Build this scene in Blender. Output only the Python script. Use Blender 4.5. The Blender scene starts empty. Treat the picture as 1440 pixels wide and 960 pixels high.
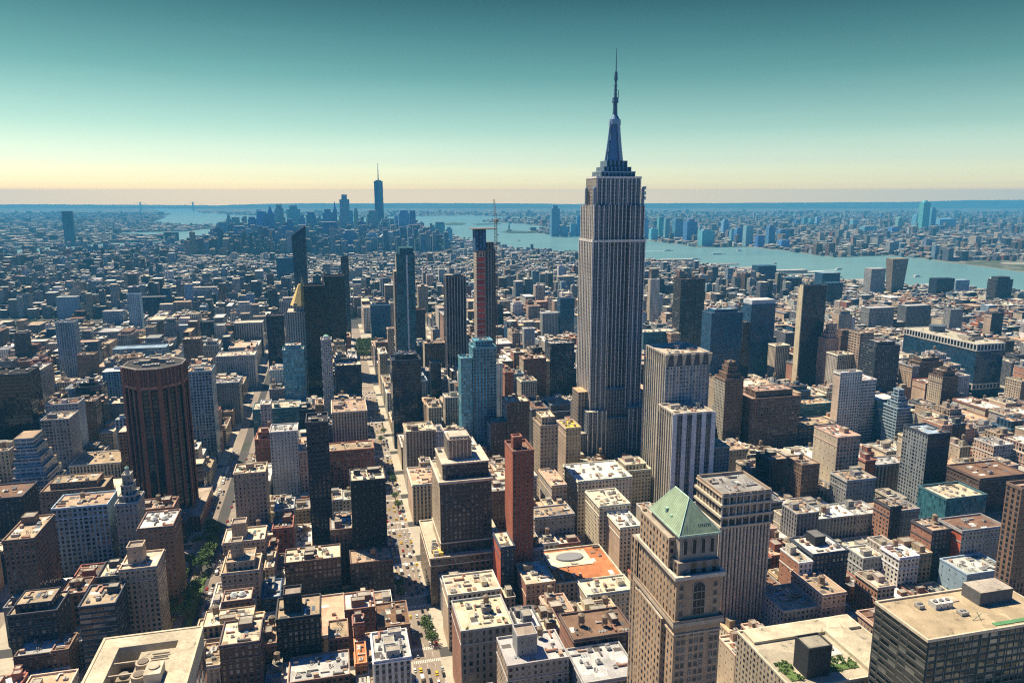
import bpy, math, random
import numpy as np
sc = bpy.context.scene
C = sc.collection
R = math.radians
rnd = random.Random(5)
# ------------------------------------------------------------ camera, world, sun, exposure
H = 300.0
cd = bpy.data.cameras.new('camera'); cam = bpy.data.objects.new('camera', cd); C.objects.link(cam)
cam.location = (0, 0, H); cam.rotation_euler = (R(90) - math.atan2(202, 1040), 0, 0)
cd.sensor_width = 36; cd.lens = 36 * 1040 / 1440; cd.clip_start = 1; cd.clip_end = 150000
sc.camera = cam
SUN_AZ, SUN_EL = -53, 59          # degrees clockwise from the view axis (+Y), elevation
w = bpy.data.worlds.new('World'); sc.world = w; w.use_nodes = True
nt = w.node_tree; N = nt.nodes; Lk = nt.links
for n in list(N): N.remove(n)
out = N.new('ShaderNodeOutputWorld'); bg = N.new('ShaderNodeBackground'); bg.inputs[1].default_value = 0.098
sky = N.new('ShaderNodeTexSky'); sky.sky_type = 'NISHITA'; sky.sun_disc = False
sky.sun_elevation = R(SUN_EL); sky.sun_rotation = R(SUN_AZ); sky.dust_density = 1.0; sky.air_density = 1.0; sky.ozone_density = 1.5; sky.altitude = 300
tc = N.new('ShaderNodeTexCoord'); sep = N.new('ShaderNodeSeparateXYZ'); mx = N.new('ShaderNodeMath'); mx.operation = 'MAXIMUM'; mx.inputs[1].default_value = 0.012
cmb = N.new('ShaderNodeCombineXYZ')
Lk.new(tc.outputs['Generated'], sep.inputs[0]); Lk.new(sep.outputs[2], mx.inputs[0])
Lk.new(sep.outputs[0], cmb.inputs[0]); Lk.new(sep.outputs[1], cmb.inputs[1]); Lk.new(mx.outputs[0], cmb.inputs[2])
Lk.new(cmb.outputs[0], sky.inputs[0])
rp = N.new('ShaderNodeValToRGB'); rp.color_ramp.interpolation = 'LINEAR'
els = rp.color_ramp.elements
SKYT = [(0.0, (5.8, 3.5, .88)), (.0098, (5.8, 3.5, .88)), (.015, (3.5, 2.6, 1.12)), (.025, (2.35, 2.0, 1.26)), (.045, (1.62, 1.56, 1.22)), (.085, (.98, 1.18, .88)), (.15, (.43, .74, .53)), (.20, (.24, .50, .37)), (.245, (.12, .30, .23)), (.32, (.12, .32, .42)), (.5, (.06, .29, .86)), (1.0, (.05, .30, .95))]
while len(els) < len(SKYT): els.new(.5)
for e, (p, c) in zip(els, SKYT): e.position = p; e.color = (*[v / 6.4 for v in c], 1)
Lk.new(sep.outputs[2], rp.inputs[0])
# the pale glow lies over the harbour, away from the camera's back; behind it the unseen sky is tinted blue to colour the light on north walls
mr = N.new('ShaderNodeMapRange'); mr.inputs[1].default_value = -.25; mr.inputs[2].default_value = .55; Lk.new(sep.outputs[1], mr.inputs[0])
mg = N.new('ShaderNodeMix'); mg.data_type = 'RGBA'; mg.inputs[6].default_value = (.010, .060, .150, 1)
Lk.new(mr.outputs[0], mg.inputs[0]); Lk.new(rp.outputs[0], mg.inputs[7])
# faint streaks of high cloud
mpn = N.new('ShaderNodeMapping'); mpn.inputs['Scale'].default_value = (2.2, 2.2, 34); Lk.new(tc.outputs['Generated'], mpn.inputs[0])
cn = N.new('ShaderNodeTexNoise'); cn.inputs['Scale'].default_value = 1.3; cn.inputs['Detail'].default_value = 6; Lk.new(mpn.outputs[0], cn.inputs['Vector'])
cr = N.new('ShaderNodeMapRange'); cr.inputs[1].default_value = .5; cr.inputs[2].default_value = .78; cr.inputs[3].default_value = 3.765; cr.inputs[4].default_value = 3.94; Lk.new(cn.outputs[0], cr.inputs[0])
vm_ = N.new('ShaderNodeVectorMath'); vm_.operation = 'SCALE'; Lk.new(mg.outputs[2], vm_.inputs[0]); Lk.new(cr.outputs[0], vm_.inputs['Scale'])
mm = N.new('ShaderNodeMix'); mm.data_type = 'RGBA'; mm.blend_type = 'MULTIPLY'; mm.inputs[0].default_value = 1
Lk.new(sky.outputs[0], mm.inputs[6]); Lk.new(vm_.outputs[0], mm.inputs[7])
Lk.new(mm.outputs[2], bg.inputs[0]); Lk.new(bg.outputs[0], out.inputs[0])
sd = bpy.data.lights.new('sun', 'SUN'); sd.energy = 5.0; sd.angle = R(.5); sd.color = (1.0, .85, .62)
sun = bpy.data.objects.new('sun', sd); C.objects.link(sun)
sun.rotation_euler = (R(90 - SUN_EL), 0, -R(SUN_AZ) + math.pi)
sc.view_settings.view_transform = 'Standard'; sc.view_settings.look = 'None'; sc.view_settings.gamma = 1; sc.view_settings.exposure = 0.95
sc.render.engine = 'CYCLES'
sc.cycles.max_bounces = 4; sc.cycles.diffuse_bounces = 2; sc.cycles.glossy_bounces = 2; sc.cycles.volume_bounces = 0; sc.cycles.transmission_bounces = 2
sc.cycles.use_denoising = False; sc.cycles.filter_width = 1.2; sc.cycles.denoiser = 'OPENIMAGEDENOISE'
sc.cycles.use_adaptive_sampling = False
# ------------------------------------------------------------ the grid of the city: s runs across the avenues, t along them
A = R(13.8); SA, CA = math.sin(A), math.cos(A)
def xy(s, t): return s * CA - t * SA, s * SA + t * CA
def pix(s, t, z):
    x, y = xy(s, t); th = math.atan2(202, 1040); z -= H
    D = y * math.cos(th) - z * math.sin(th); U = y * math.sin(th) + z * math.cos(th)
    return 720 + 1040 * x / D, 480 - 1040 * U / D
# ------------------------------------------------------------ materials
class G:
    """tiny helper to write node trees"""
    def __init__(s, name):
        s.m = bpy.data.materials.new(name); s.m.use_nodes = True; s.t = s.m.node_tree
        s.b = s.t.nodes['Principled BSDF']
    def n(s, k, **kw):
        o = s.t.nodes.new('ShaderNode' + k)
        for a, b in kw.items(): setattr(o, a, b)
        return o
    def set(s, i, v):
        if isinstance(v, (int, float, tuple)): i.default_value = v
        else: s.t.links.new(v, i)
    def math(s, op, *a):
        o = s.n('Math', operation=op)
        for i, v in enumerate(a): s.set(o.inputs[i], v)
        return o.outputs[0]
    def mix(s, f, a, b, mode='MIX'):
        o = s.n('Mix', data_type='RGBA', blend_type=mode)
        s.set(o.inputs[0], f); s.set(o.inputs[6], a); s.set(o.inputs[7], b)
        return o.outputs[2]
    def attr(s, nm):
        o = s.n('Attribute'); o.attribute_name = nm; return o.outputs['Vector']
    def noise(s, vec, scale, detail=2, rough=.55):
        o = s.n('TexNoise'); s.set(o.inputs['Vector'], vec); o.inputs['Scale'].default_value = scale
        o.inputs['Detail'].default_value = detail; o.inputs['Roughness'].default_value = rough
        return o.outputs[0]
    def ramp(s, f, a, b, c, d):
        o = s.n('MapRange'); s.set(o.inputs[0], f)
        for i, v in enumerate((a, b, c, d)): o.inputs[i + 1].default_value = v
        return o.outputs[0]
def c4(c): return (c[0], c[1], c[2], 1.0)

def facade_mat():
    g = G('facade'); uv = g.n('UVMap'); sp = g.n('SeparateXYZ'); g.t.links.new(uv.outputs[0], sp.inputs[0])
    u, v = sp.outputs[0], sp.outputs[1]
    par = g.n('SeparateXYZ'); g.t.links.new(g.attr('par'), par.inputs[0])
    fu, fv = g.math('FRACT', u), g.math('FRACT', v)
    du = g.math('ABSOLUTE', g.math('SUBTRACT', fu, .5)); dv = g.math('ABSOLUTE', g.math('SUBTRACT', fv, .48))
    oi = g.n('ObjectInfo'); cs = g.n('SeparateXYZ'); g.t.links.new(g.attr('col'), cs.inputs[0])
    seed = g.math('ADD', g.math('MULTIPLY', oi.outputs['Random'], 91.0), g.math('MULTIPLY', cs.outputs[1], 613.0))
    cc = g.n('CombineXYZ'); g.set(cc.inputs[0], g.math('FLOOR', u)); g.set(cc.inputs[1], seed); cwn = g.n('TexWhiteNoise'); g.set(cwn.inputs['Vector'], cc.outputs[0])
    soft = g.math('LESS_THAN', par.outputs[2], .5)
    wsc = g.math('ADD', 1.0, g.math('MULTIPLY', soft, g.ramp(cwn.outputs[0], 0, 1, -.38, .22)))
    hsc = g.math('ADD', 1.0, g.math('MULTIPLY', g.math('LESS_THAN', v, 1.0), .35))
    mu = g.math('LESS_THAN', du, g.math('MULTIPLY', g.math('MULTIPLY', par.outputs[0], .5), wsc))
    mv = g.math('LESS_THAN', dv, g.math('MULTIPLY', g.math('MULTIPLY', par.outputs[1], .5), hsc))
    win = g.math('MULTIPLY', mu, mv)
    spa = g.math('MULTIPLY', g.math('MULTIPLY', mu, g.math('SUBTRACT', 1.0, mv)), par.outputs[2])
    cell = g.n('CombineXYZ'); g.set(cell.inputs[0], g.math('FLOOR', u)); g.set(cell.inputs[1], g.math('FLOOR', v))
    g.set(cell.inputs[2], seed)
    wn = g.n('TexWhiteNoise'); g.set(wn.inputs['Vector'], cell.outputs[0])
    r1 = wn.outputs[0]; rc = wn.outputs[1]
    geo = g.n('NewGeometry').outputs['Position']
    n1 = g.noise(geo, .035, 3); n2 = g.noise(geo, .5, 2)
    # streaks run down the wall: stretch the noise vertically
    mp = g.n('Mapping'); g.set(mp.inputs[0], geo); mp.inputs['Scale'].default_value = (.45, .45, .035)
    n3 = g.noise(mp.outputs[0], 1.0, 2)
    tone = g.math('MULTIPLY', g.math('MULTIPLY', g.ramp(n1, .3, .7, .76, 1.15), g.ramp(n2, .3, .7, .93, 1.06)), g.ramp(n3, .3, .7, .84, 1.1))
    wall = g.mix(1.0, g.attr('col'), tone, 'MULTIPLY')
    # a thin course line at each floor, mortar dark
    ln = g.math('LESS_THAN', fv, .07)
    wall = g.mix(g.math('MULTIPLY', ln, .28), wall, (.05, .05, .05, 1))
    glass = g.mix(1.0, g.attr('gcol'), g.ramp(r1, 0, 1, .45, 1.5), 'MULTIPLY')
    blind_glint = g.math('MULTIPLY', g.math('GREATER_THAN', r1, .80), g.math('LESS_THAN', par.outputs[2], .5))  # pale panes: drawn blinds, plus sky reflections put into the glass colour
    glass = g.mix(g.math('MULTIPLY', g.math('MULTIPLY', blind_glint, par.outputs[1]), .55), glass, (.40, .40, .34, 1))
    sill = g.math('MULTIPLY', mu, g.math('LESS_THAN', g.math('ABSOLUTE', g.math('SUBTRACT', fv, g.math('SUBTRACT', .44, g.math('MULTIPLY', par.outputs[1], .5)))), .04))
    spc = g.mix(1.0, g.mix(.5, g.attr('gcol'), g.attr('col')), (.6, .6, .62, 1), 'MULTIPLY')
    col = g.mix(spa, wall, spc)
    col = g.mix(g.math('MULTIPLY', g.math('MULTIPLY', sill, g.math('LESS_THAN', par.outputs[1], .7)), .5), col, (.5, .47, .4, 1))
    col = g.mix(win, col, glass)
    g.set(g.b.inputs['Base Color'], col)
    g.set(g.b.inputs['Roughness'], g.ramp(win, 0, 1, .85, .13))
    g.b.inputs['Specular IOR Level'].default_value = .45
    # each pane sits a little out of true
    nrm = g.n('NewGeometry').outputs['Normal']
    vs = g.n('VectorMath', operation='SUBTRACT'); g.set(vs.inputs[0], rc); vs.inputs[1].default_value = (.5, .5, .5)
    sc_ = g.n('VectorMath', operation='SCALE'); g.set(sc_.inputs[0], vs.outputs[0]); g.set(sc_.inputs['Scale'], g.math('MULTIPLY', win, .07))
    ad = g.n('VectorMath', operation='ADD'); g.set(ad.inputs[0], nrm); g.set(ad.inputs[1], sc_.outputs[0])
    nn = g.n('VectorMath', operation='NORMALIZE'); g.set(nn.inputs[0], ad.outputs[0])
    g.set(g.b.inputs['Normal'], nn.outputs[0])
    return g.m
def roof_mat():
    g = G('roofing'); geo = g.n('NewGeometry').outputs['Position']
    vo = g.n('TexVoronoi'); vo.distance = 'CHEBYCHEV'; g.set(vo.inputs['Vector'], geo); vo.inputs['Scale'].default_value = .11
    n1 = g.noise(geo, .09, 4, .7); n2 = g.noise(geo, 1.1, 3)
    patch = g.n('SeparateXYZ'); g.t.links.new(vo.outputs['Color'], patch.inputs[0])
    t = g.math('MULTIPLY', g.ramp(n1, .3, .75, .68, 1.15), g.ramp(n2, .25, .75, .75, 1.15))
    t = g.math('MULTIPLY', t, g.ramp(patch.outputs[0], 0, 1, .78, 1.12))
    col = g.mix(1.0, g.attr('col'), t, 'MULTIPLY')
    col = g.mix(g.math('MULTIPLY', g.math('LESS_THAN', n1, .36), .6), col, (.06, .055, .05, 1))
    g.set(g.b.inputs['Base Color'], col); g.b.inputs['Roughness'].default_value = .9; g.b.inputs['Specular IOR Level'].default_value = .2
    return g.m
def plain_mat(name='masonry', rough=.8, metal=0, sc1=.4):
    g = G(name); geo = g.n('NewGeometry').outputs['Position']
    t = g.math('MULTIPLY', g.ramp(g.noise(geo, sc1, 3), .3, .7, .75, 1.12), g.ramp(g.noise(geo, .05, 2), .3, .7, .88, 1.08))
    g.set(g.b.inputs['Base Color'], g.mix(1.0, g.attr('col'), t, 'MULTIPLY'))
    g.b.inputs['Roughness'].default_value = rough; g.b.inputs['Metallic'].default_value = metal; g.b.inputs['Specular IOR Level'].default_value = .35
    return g.m
def foliage_mat():
    g = G('leaves'); geo = g.n('NewGeometry').outputs['Position']; oi = g.n('ObjectInfo').outputs['Random']
    n = g.noise(geo, .35, 2)
    col = g.mix(n, (.04, .085, .022, 1), (.12, .19, .055, 1))
    col = g.mix(g.math('MULTIPLY', oi, .4), col, (.13, .17, .04, 1))
    g.set(g.b.inputs['Base Color'], col); g.b.inputs['Roughness'].default_value = .7; g.b.inputs['Specular IOR Level'].default_value = .2
    return g.m
def ground_mat(name, a, b, c, s1, s2, city=False):
    g = G(name); geo = g.n('NewGeometry').outputs['Position']
    n1 = g.noise(geo, s1, 5, .65); n2 = g.noise(geo, s2, 4, .7)
    col = g.mix(g.ramp(n1, .38, .62, 0, 1), c4(a), c4(b))
    col = g.mix(g.ramp(n2, .55, .68, 0, .8), col, c4(c))
    if city:
        vo = g.n('TexVoronoi'); vo.distance = 'CHEBYCHEV'; g.set(vo.inputs['Vector'], geo); vo.inputs['Scale'].default_value = .012
        p = g.n('SeparateXYZ'); g.t.links.new(vo.outputs['Color'], p.inputs[0])
        col = g.mix(g.ramp(p.outputs[0], .72, .8, 0, .55), col, (.42, .39, .33, 1))
        col = g.mix(g.ramp(p.outputs[1], .5, .6, 0, .6), col, (.03, .06, .02, 1))
    g.set(g.b.inputs['Base Color'], col); g.b.inputs['Roughness'].default_value = .9; g.b.inputs['Specular IOR Level'].default_value = .15
    return g.m
def water_mat():
    g = G('river_water'); geo = g.n('NewGeometry').outputs['Position']
    n = g.noise(geo, .0012, 4, .6); n2 = g.noise(geo, .02, 5, .7)
    g.set(g.b.inputs['Base Color'], g.mix(n, (.10, .20, .205, 1), (.15, .27, .26, 1)))
    g.set(g.b.inputs['Roughness'], g.ramp(n, .3, .7, .28, .42)); g.b.inputs['IOR'].default_value = 1.33
    bp = g.n('Bump'); bp.inputs['Strength'].default_value = .5; bp.inputs['Distance'].default_value = 2.0; g.set(bp.inputs['Height'], n2)
    g.t.links.new(bp.outputs[0], g.b.inputs['Normal'])
    return g.m
M = dict(f=facade_mat(), r=roof_mat(), p=plain_mat(), m=plain_mat('painted_metal', .45, .3, 2.0), leaf=foliage_mat(),
         street=ground_mat('asphalt', (.050, .050, .052), (.075, .072, .07), (.10, .095, .085), .03, .25),
         walk=ground_mat('concrete_paving', (.34, .31, .25), (.42, .38, .30), (.26, .24, .20), .05, .3),
         land=ground_mat('far_ground', (.05, .07, .04), (.14, .13, .11), (.34, .31, .26), .0016, .006, True),
         near=ground_mat('city_ground', (.055, .055, .055), (.075, .072, .07), (.04, .055, .03), .004, .02),
         hill=ground_mat('wooded_hill', (.03, .055, .025), (.05, .08, .035), (.12, .12, .09), .0006, .003),
         water=water_mat(), bark=plain_mat('bark', .9))
PAL = dict(red=(.30, .10, .06), brown=(.20, .12, .08), dbrown=(.10, .06, .045), tan=(.42, .32, .22), cream=(.66, .56, .41), grey=(.28, .28, .27), lgrey=(.45, .45, .43),
           white=(.72, .69, .62), dark=(.035, .035, .045), black=(.015, .016, .02), pink=(.48, .33, .25), navy=(.022, .036, .065), teal=(.05, .17, .21), blue=(.025, .085, .16), aqua=(.13, .36, .44), orange=(.52, .20, .08), lblue=(.30, .42, .50),
           peach=(.62, .42, .28), yellow=(.70, .52, .06), buff=(.50, .42, .30), ochre=(.38, .27, .16), rust=(.24, .11, .07), stone=(.40, .36, .29), slate=(.16, .17, .19), green=(.24, .48, .36))
STY = dict(  # window width, height, spandrel, bay metres, floor metres
    punch=(.47, .56, 0, 3.3, 3.5), grid=(.66, .62, .25, 3.4, 3.5), pier=(.52, .62, .8, 3.2, 3.7), ribs=(.55, .85, .9, 4.2, 3.9), band=(1.0, .5, 0, 6, 3.7), curtain=(.9, .8, .9, 2.6, 3.9),
    blank=(.12, .22, 0, 6.5, 7.0), blankstripe=(.08, .9, .5, 5.5, 3.6), arch=(.5, .62, .2, 4.2, 4.6), lattice=(.55, .62, 0, 2.6, 3.4), centre=(.34, .5, 0, 3.2, 3.4), tealtower=(.9, .8, .9, 3.0, 3.6), redtower=(.36, .42, 0, 3.4, 3.3), far=(.55, .6, .8, 5, 5), none=(0, 0, 0, 9, 9))
GL = dict(curtain=None)
DG = (.018, .024, .036)
# ------------------------------------------------------------ mesh builder
class MB:
    def __init__(s):
        s.v = []; s.f = []; s.uv = []; s.col = []; s.g = []; s.par = []; s.mi = []; s.slots = []
    def slot(s, k):
        if k not in s.slots: s.slots.append(k)
        return s.slots.index(k)
    def face(s, pts, col, mat='p', uv=None, g=DG, par=(0, 0, 0)):
        b = len(s.v); s.v += [tuple(p) for p in pts]; s.f.append(tuple(range(b, b + len(pts))))
        s.uv += list(uv) if uv else [(0, 0)] * len(pts)
        s.col.append(col[:3]); s.g.append(g[:3]); s.par.append(par); s.mi.append(s.slot(mat))
    def wallq(s, a, b, z0, z1, col, sty='punch', g=DG, side_col=None):
        """wall from point a to point b (outside on the right-hand side when walking a->b), windows fitted to whole bays"""
        W, Hh, S, bay, fl = STY[sty]
        L = math.dist(a, b); n = max(1, round(L / bay)); m = max(1, round((z1 - z0) / fl))
        s.face([(a[0], a[1], z0), (b[0], b[1], z0), (b[0], b[1], z1), (a[0], a[1], z1)], col, 'f', [(0, 0), (n, 0), (n, m), (0, m)], g, (W, Hh, S))
    def box(s, x0, x1, y0, y1, z0, z1, col, sty=None, top=None, mat='p', g=DG, sides='nesw', stys=None, cols=None, bottom=False, topmat='r'):
        """a grid aligned box; n is the y0 side (towards the camera), e the x0 side, s the y1 side, w the x1 side"""
        P = dict(n=((x0, y0), (x1, y0)), w=((x1, y0), (x1, y1)), s=((x1, y1), (x0, y1)), e=((x0, y1), (x0, y0)))
        for k in sides:
            a, b = P[k]; cc = (cols or {}).get(k, col); st = (stys or {}).get(k, sty)
            if st: s.wallq(a, b, z0, z1, cc, st, g)
            else: s.face([(a[0], a[1], z0), (b[0], b[1], z0), (b[0], b[1], z1), (a[0], a[1], z1)], cc, mat)
        if top is not False: s.face([(x0, y0, z1), (x1, y0, z1), (x1, y1, z1), (x0, y1, z1)], top or col, topmat if sty or top else mat)
        if bottom: s.face([(x0, y1, z0), (x1, y1, z0), (x1, y0, z0), (x0, y0, z0)], col, mat)
    def prism(s, pts, z0, z1, col, sty=None, top=None, mat='p', g=DG, pts1=None):
        q = pts1 or pts; n = len(pts)
        for i in range(n):
            a, b = pts[i], pts[(i + 1) % n]; c, d = q[(i + 1) % n], q[i]
            if sty:
                W, Hh, S, bay, fl = STY[sty]; nn = max(1, round(math.dist(a, b) / bay)); m = max(1, round((z1 - z0) / fl))
                s.face([(*a, z0), (*b, z0), (*c, z1), (*d, z1)], col, 'f', [(0, 0), (nn, 0), (nn, m), (0, m)], g, (W, Hh, S))
            else: s.face([(*a, z0), (*b, z0), (*c, z1), (*d, z1)], col, mat)
        if top is not False: s.face([(*p, z1) for p in q], top or col, 'r' if top else mat)
    def ring(s, x0, x1, y0, y1, z0, z1, t, col, mat='p'):
        o = [(x0, y0), (x1, y0), (x1, y1), (x0, y1)]; i = [(x0 + t, y0 + t), (x1 - t, y0 + t), (x1 - t, y1 - t), (x0 + t, y1 - t)]
        for k in range(4):
            l = (k + 1) % 4
            s.face([(*o[k], z0), (*o[l], z0), (*o[l], z1), (*o[k], z1)], col, mat)
            s.face([(*i[l], z0), (*i[k], z0), (*i[k], z1), (*i[l], z1)], col, mat)
            s.face([(*o[k], z1), (*o[l], z1), (*i[l], z1), (*i[k], z1)], col, mat)
            s.face([(*o[l], z0), (*o[k], z0), (*i[k], z0), (*i[l], z0)], col, mat)
    def cyl(s, x, y, z0, z1, r0, r1, col, n=12, mat='p', cap=True):
        a = [(x + r0 * math.cos(2 * math.pi * i / n), y + r0 * math.sin(2 * math.pi * i / n)) for i in range(n)]
        b = [(x + r1 * math.cos(2 * math.pi * i / n), y + r1 * math.sin(2 * math.pi * i / n)) for i in range(n)]
        s.prism(a, z0, z1, col, mat=mat, pts1=b, top=None if cap and r1 > .01 else False)
    def bar(s, p, q, r, col, mat='m', n=5):
        p = np.array(p, float); q = np.array(q, float); d = q - p; d /= np.linalg.norm(d)
        a = np.cross(d, (0, 0, 1) if abs(d[2]) < .9 else (1, 0, 0)); a /= np.linalg.norm(a); b = np.cross(d, a)
        c = [r * (a * math.cos(2 * math.pi * i / n) + b * math.sin(2 * math.pi * i / n)) for i in range(n)]
        for i in range(n):
            j = (i + 1) % n; s.face([p + c[i], p + c[j], q + c[j], q + c[i]][::-1], col, mat)
    def mesh(s, name):
        me = bpy.data.meshes.new(name)
        if not s.v: return me
        nv, nf = len(s.v), len(s.f)
        me.vertices.add(nv); me.vertices.foreach_set('co', np.array(s.v, np.float32).ravel())
        ls = np.array([len(f) for f in s.f]); me.loops.add(int(ls.sum())); me.loops.foreach_set('vertex_index', np.arange(int(ls.sum()), dtype=np.int32))
        me.polygons.add(nf); me.polygons.foreach_set('loop_start', np.concatenate([[0], np.cumsum(ls)[:-1]]).astype(np.int32))
        me.polygons.foreach_set('material_index', np.array(s.mi, np.int32))
        u = me.uv_layers.new(name='UVMap'); u.data.foreach_set('uv', np.array(s.uv, np.float32).ravel())
        for nm, dt in (('col', s.col), ('gcol', s.g), ('par', s.par)):
            at = me.attributes.new(nm, 'FLOAT_VECTOR', 'FACE'); at.data.foreach_set('vector', np.array(dt, np.float32).ravel())
        for k in s.slots: me.materials.append(M[k])
        me.update(calc_edges=True)
        return me
    def obj(s, name, parent=None, loc=None, rot=None, **props):
        o = bpy.data.objects.new(name, s.mesh(name)); C.objects.link(o)
        if parent is not None: o.parent = parent
        if loc is not None: o.location = loc
        if rot is not None: o.rotation_euler = (0, 0, rot)
        for k, v in props.items(): o[k] = v
        return o
def thing(name, s, t, label, cat, group=None, z=0, rot=A):
    o = bpy.data.objects.new(name, None); C.objects.link(o); x, y = xy(s, t); o.location = (x, y, z); o.rotation_euler = (0, 0, rot)
    o['label'] = label; o['category'] = cat
    if group: o['group'] = group
    return o
def jit(c, a=.12, r=rnd):
    k = 1 + r.uniform(-a, a); return tuple(min(.85, v * k * (1 + r.uniform(-a / 3, a / 3))) for v in c)
def add(par, name, fn, **kw):
    m = MB(); fn(m); return m.obj(name, par, **kw)
# ------------------------------------------------------------ water, land, hills
def flat(name, pts, z, mat, skirt=3.5, rot=0, **kw):
    m = MB(); n = len(pts)
    ar = sum(pts[i][0] * pts[(i + 1) % n][1] - pts[(i + 1) % n][0] * pts[i][1] for i in range(n))
    if ar < 0: pts = pts[::-1]
    m.face([(*p, z) for p in pts], (.3, .3, .3), mat)
    for i in range(n):
        a, b = pts[i], pts[(i + 1) % n]; m.face([(*a, z - skirt), (*b, z - skirt), (*b, z), (*a, z)], (.3, .28, .24), 'p')
    o = m.obj(name, rot=rot); o['kind'] = 'structure'
    for k, v in kw.items(): o[k] = v
    return o
flat('water', [(-27000, -3000), (36000, -3000), (36000, 24600), (-27000, 24600)], -3, 'water', 1)
LAND = {'MAN': [(1826, 1916), (1817, 2129), (1618, 2322), (1481, 2432), (1245, 2553), (1056, 2885), (891, 3314), (660, 3621), (306, 3989), (0, 4439), (-296, 5164), (-445, 5828), (-623, 6417), (-757, 6980), (-1007, 7300), (-1630, 7137), (-2081, 6830), (-2337, 6290), (-2278, 5828), (-2129, 5338), (-2163, 4923), (-2337, 4703), (-2478, 4317), (-2619, 3796), (-2797, 2996), (-2523, 1824)], 'BK': [(-3056, 2222), (-3154, 3386), (-2973, 4317), (-2828, 4774), (-2743, 5040), (-2475, 5249), (-2550, 5524), (-2788, 5994), (-3135, 5937), (-3466, 6617), (-2978, 6830), (-3056, 7651), (-3265, 8138), (-3740, 8462), (-4427, 9192), (-5032, 10734), (-6431, 14019), (-9627, 20177), (-11970, 24470), (-23978, 24847), (-22504, 14659)], 'SI': [(-7606, 17929), (-6330, 15359), (-4966, 13432), (-3921, 12159), (-3174, 12394), (-2264, 11933), (-1438, 12639), (-748, 13157), (167, 11715), (429, 11302), (-301, 10557), (-324, 9464), (182, 8692), (398, 7471), (143, 6830), (187, 6549), (332, 6229), (536, 6109), (958, 5429), (1121, 4847), (1152, 4634), (1472, 4668), (1580, 4347), (1643, 3989), (1694, 3843), (2012, 3964), (2085, 3751), (2082, 3500), (2111, 3280), (2116, 3055), (2169, 2553), (2603, 1940), (32441, 24847), (-10767, 24847)], 'NB': [(2308, 13157), (3124, 14332), (5161, 14332), (6357, 12893), (6112, 12394), (4740, 13157), (2934, 12893)], 'ISL': [[(-821, 8812), (-699, 9192), (-552, 8935), (-563, 8462), (-740, 8462)], [(-101, 6617), (-26, 6905), (98, 6830), (257, 6758), (198, 6483), (-31, 6483)], [(-479, 8692), (-170, 8935), (-124, 8692), (-402, 8462)]]}
near = LAND['MAN'] + [(-2523, -1500), (1900, -1500)]
flat('ground', near, 0, 'near')
flat('ground', LAND['BK'], 0, 'land'); flat('ground', LAND['SI'], 0, 'land')
flat('water', LAND['NB'], .6, 'water', .5)
for i, p in enumerate(LAND['ISL']): flat('island', p, 1, 'hill', 4)
def ridge(name, p0, p1, hts, wid, seed):
    m = MB(); r = random.Random(seed); n = len(hts) * 6; rows = []
    d = (p1[0] - p0[0], p1[1] - p0[1]); L = math.hypot(*d); nx, ny = -d[1] / L, d[0] / L
    for i in range(n + 1):
        f = i / n; x = f * (len(hts) - 1); k = min(int(x), len(hts) - 2); h = hts[k] + (hts[k + 1] - hts[k]) * (x - k) + r.uniform(-4, 4)
        cx, cy = p0[0] + d[0] * f, p0[1] + d[1] * f
        rows.append([(cx - nx * wid, cy - ny * wid, .5), (cx - nx * wid * .4, cy - ny * wid * .4, max(1, h * .75)), (cx, cy, max(1, h)), (cx + nx * wid * .5, cy + ny * wid * .5, max(1, h * .6)), (cx + nx * wid, cy + ny * wid, .5)])
    for a, b in zip(rows, rows[1:]):
        for k in range(4): m.face([a[k], b[k], b[k + 1], a[k + 1]], (.05, .08, .04), 'hill')
    m.obj(name, kind='structure')
ridge('hills', (-9800, 22400), (2500, 22800), [20, 90, 125, 138, 130, 142, 138, 130, 120, 90], 1300, 3)
ridge('hills', (800, 23200), (21000, 22000), [90, 120, 135, 140, 150, 165, 172, 230, 236, 246, 242, 250], 1300, 4)
ridge('hills', (-20000, 22200), (-9000, 23400), [90, 110, 95, 105, 90, 80, 60], 1100, 5)
# ------------------------------------------------------------ streets and pavements
AV = [(-1700, 24), (-1480, 24), (-1260, 24), (-1040, 24), (-820, 26), (-590, 26), (-385, 26), (-245, 22), (-110, 40), (50, 28), (202, 26), (487, 28), (760, 28), (1035, 28), (1310, 28), (1585, 28), (1860, 28)]
ST0, STP, SW = 39., 68., 15.
BOFF = [(a[0] + a[1] / 2 - 1, b[0] - b[1] / 2 + 1) for a, b in zip(AV, AV[1:])]
m = MB()
def pav(m, a, b, c, d):
    m.box(a, b, c, d, 0, .15, (.4, .36, .3), mat='walk', top=None, topmat='walk')
for (a, b) in BOFF[:-1]:
    for k in range(-1, 26):
        t0 = ST0 + k * STP + SW / 2 - 2; t1 = t0 + STP - SW + 4
        if a > 1500 and t0 > 1200: continue
        pav(m, a - 4, b + 4, t0, t1)
m.obj('pavement', rot=A, kind='structure')
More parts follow.
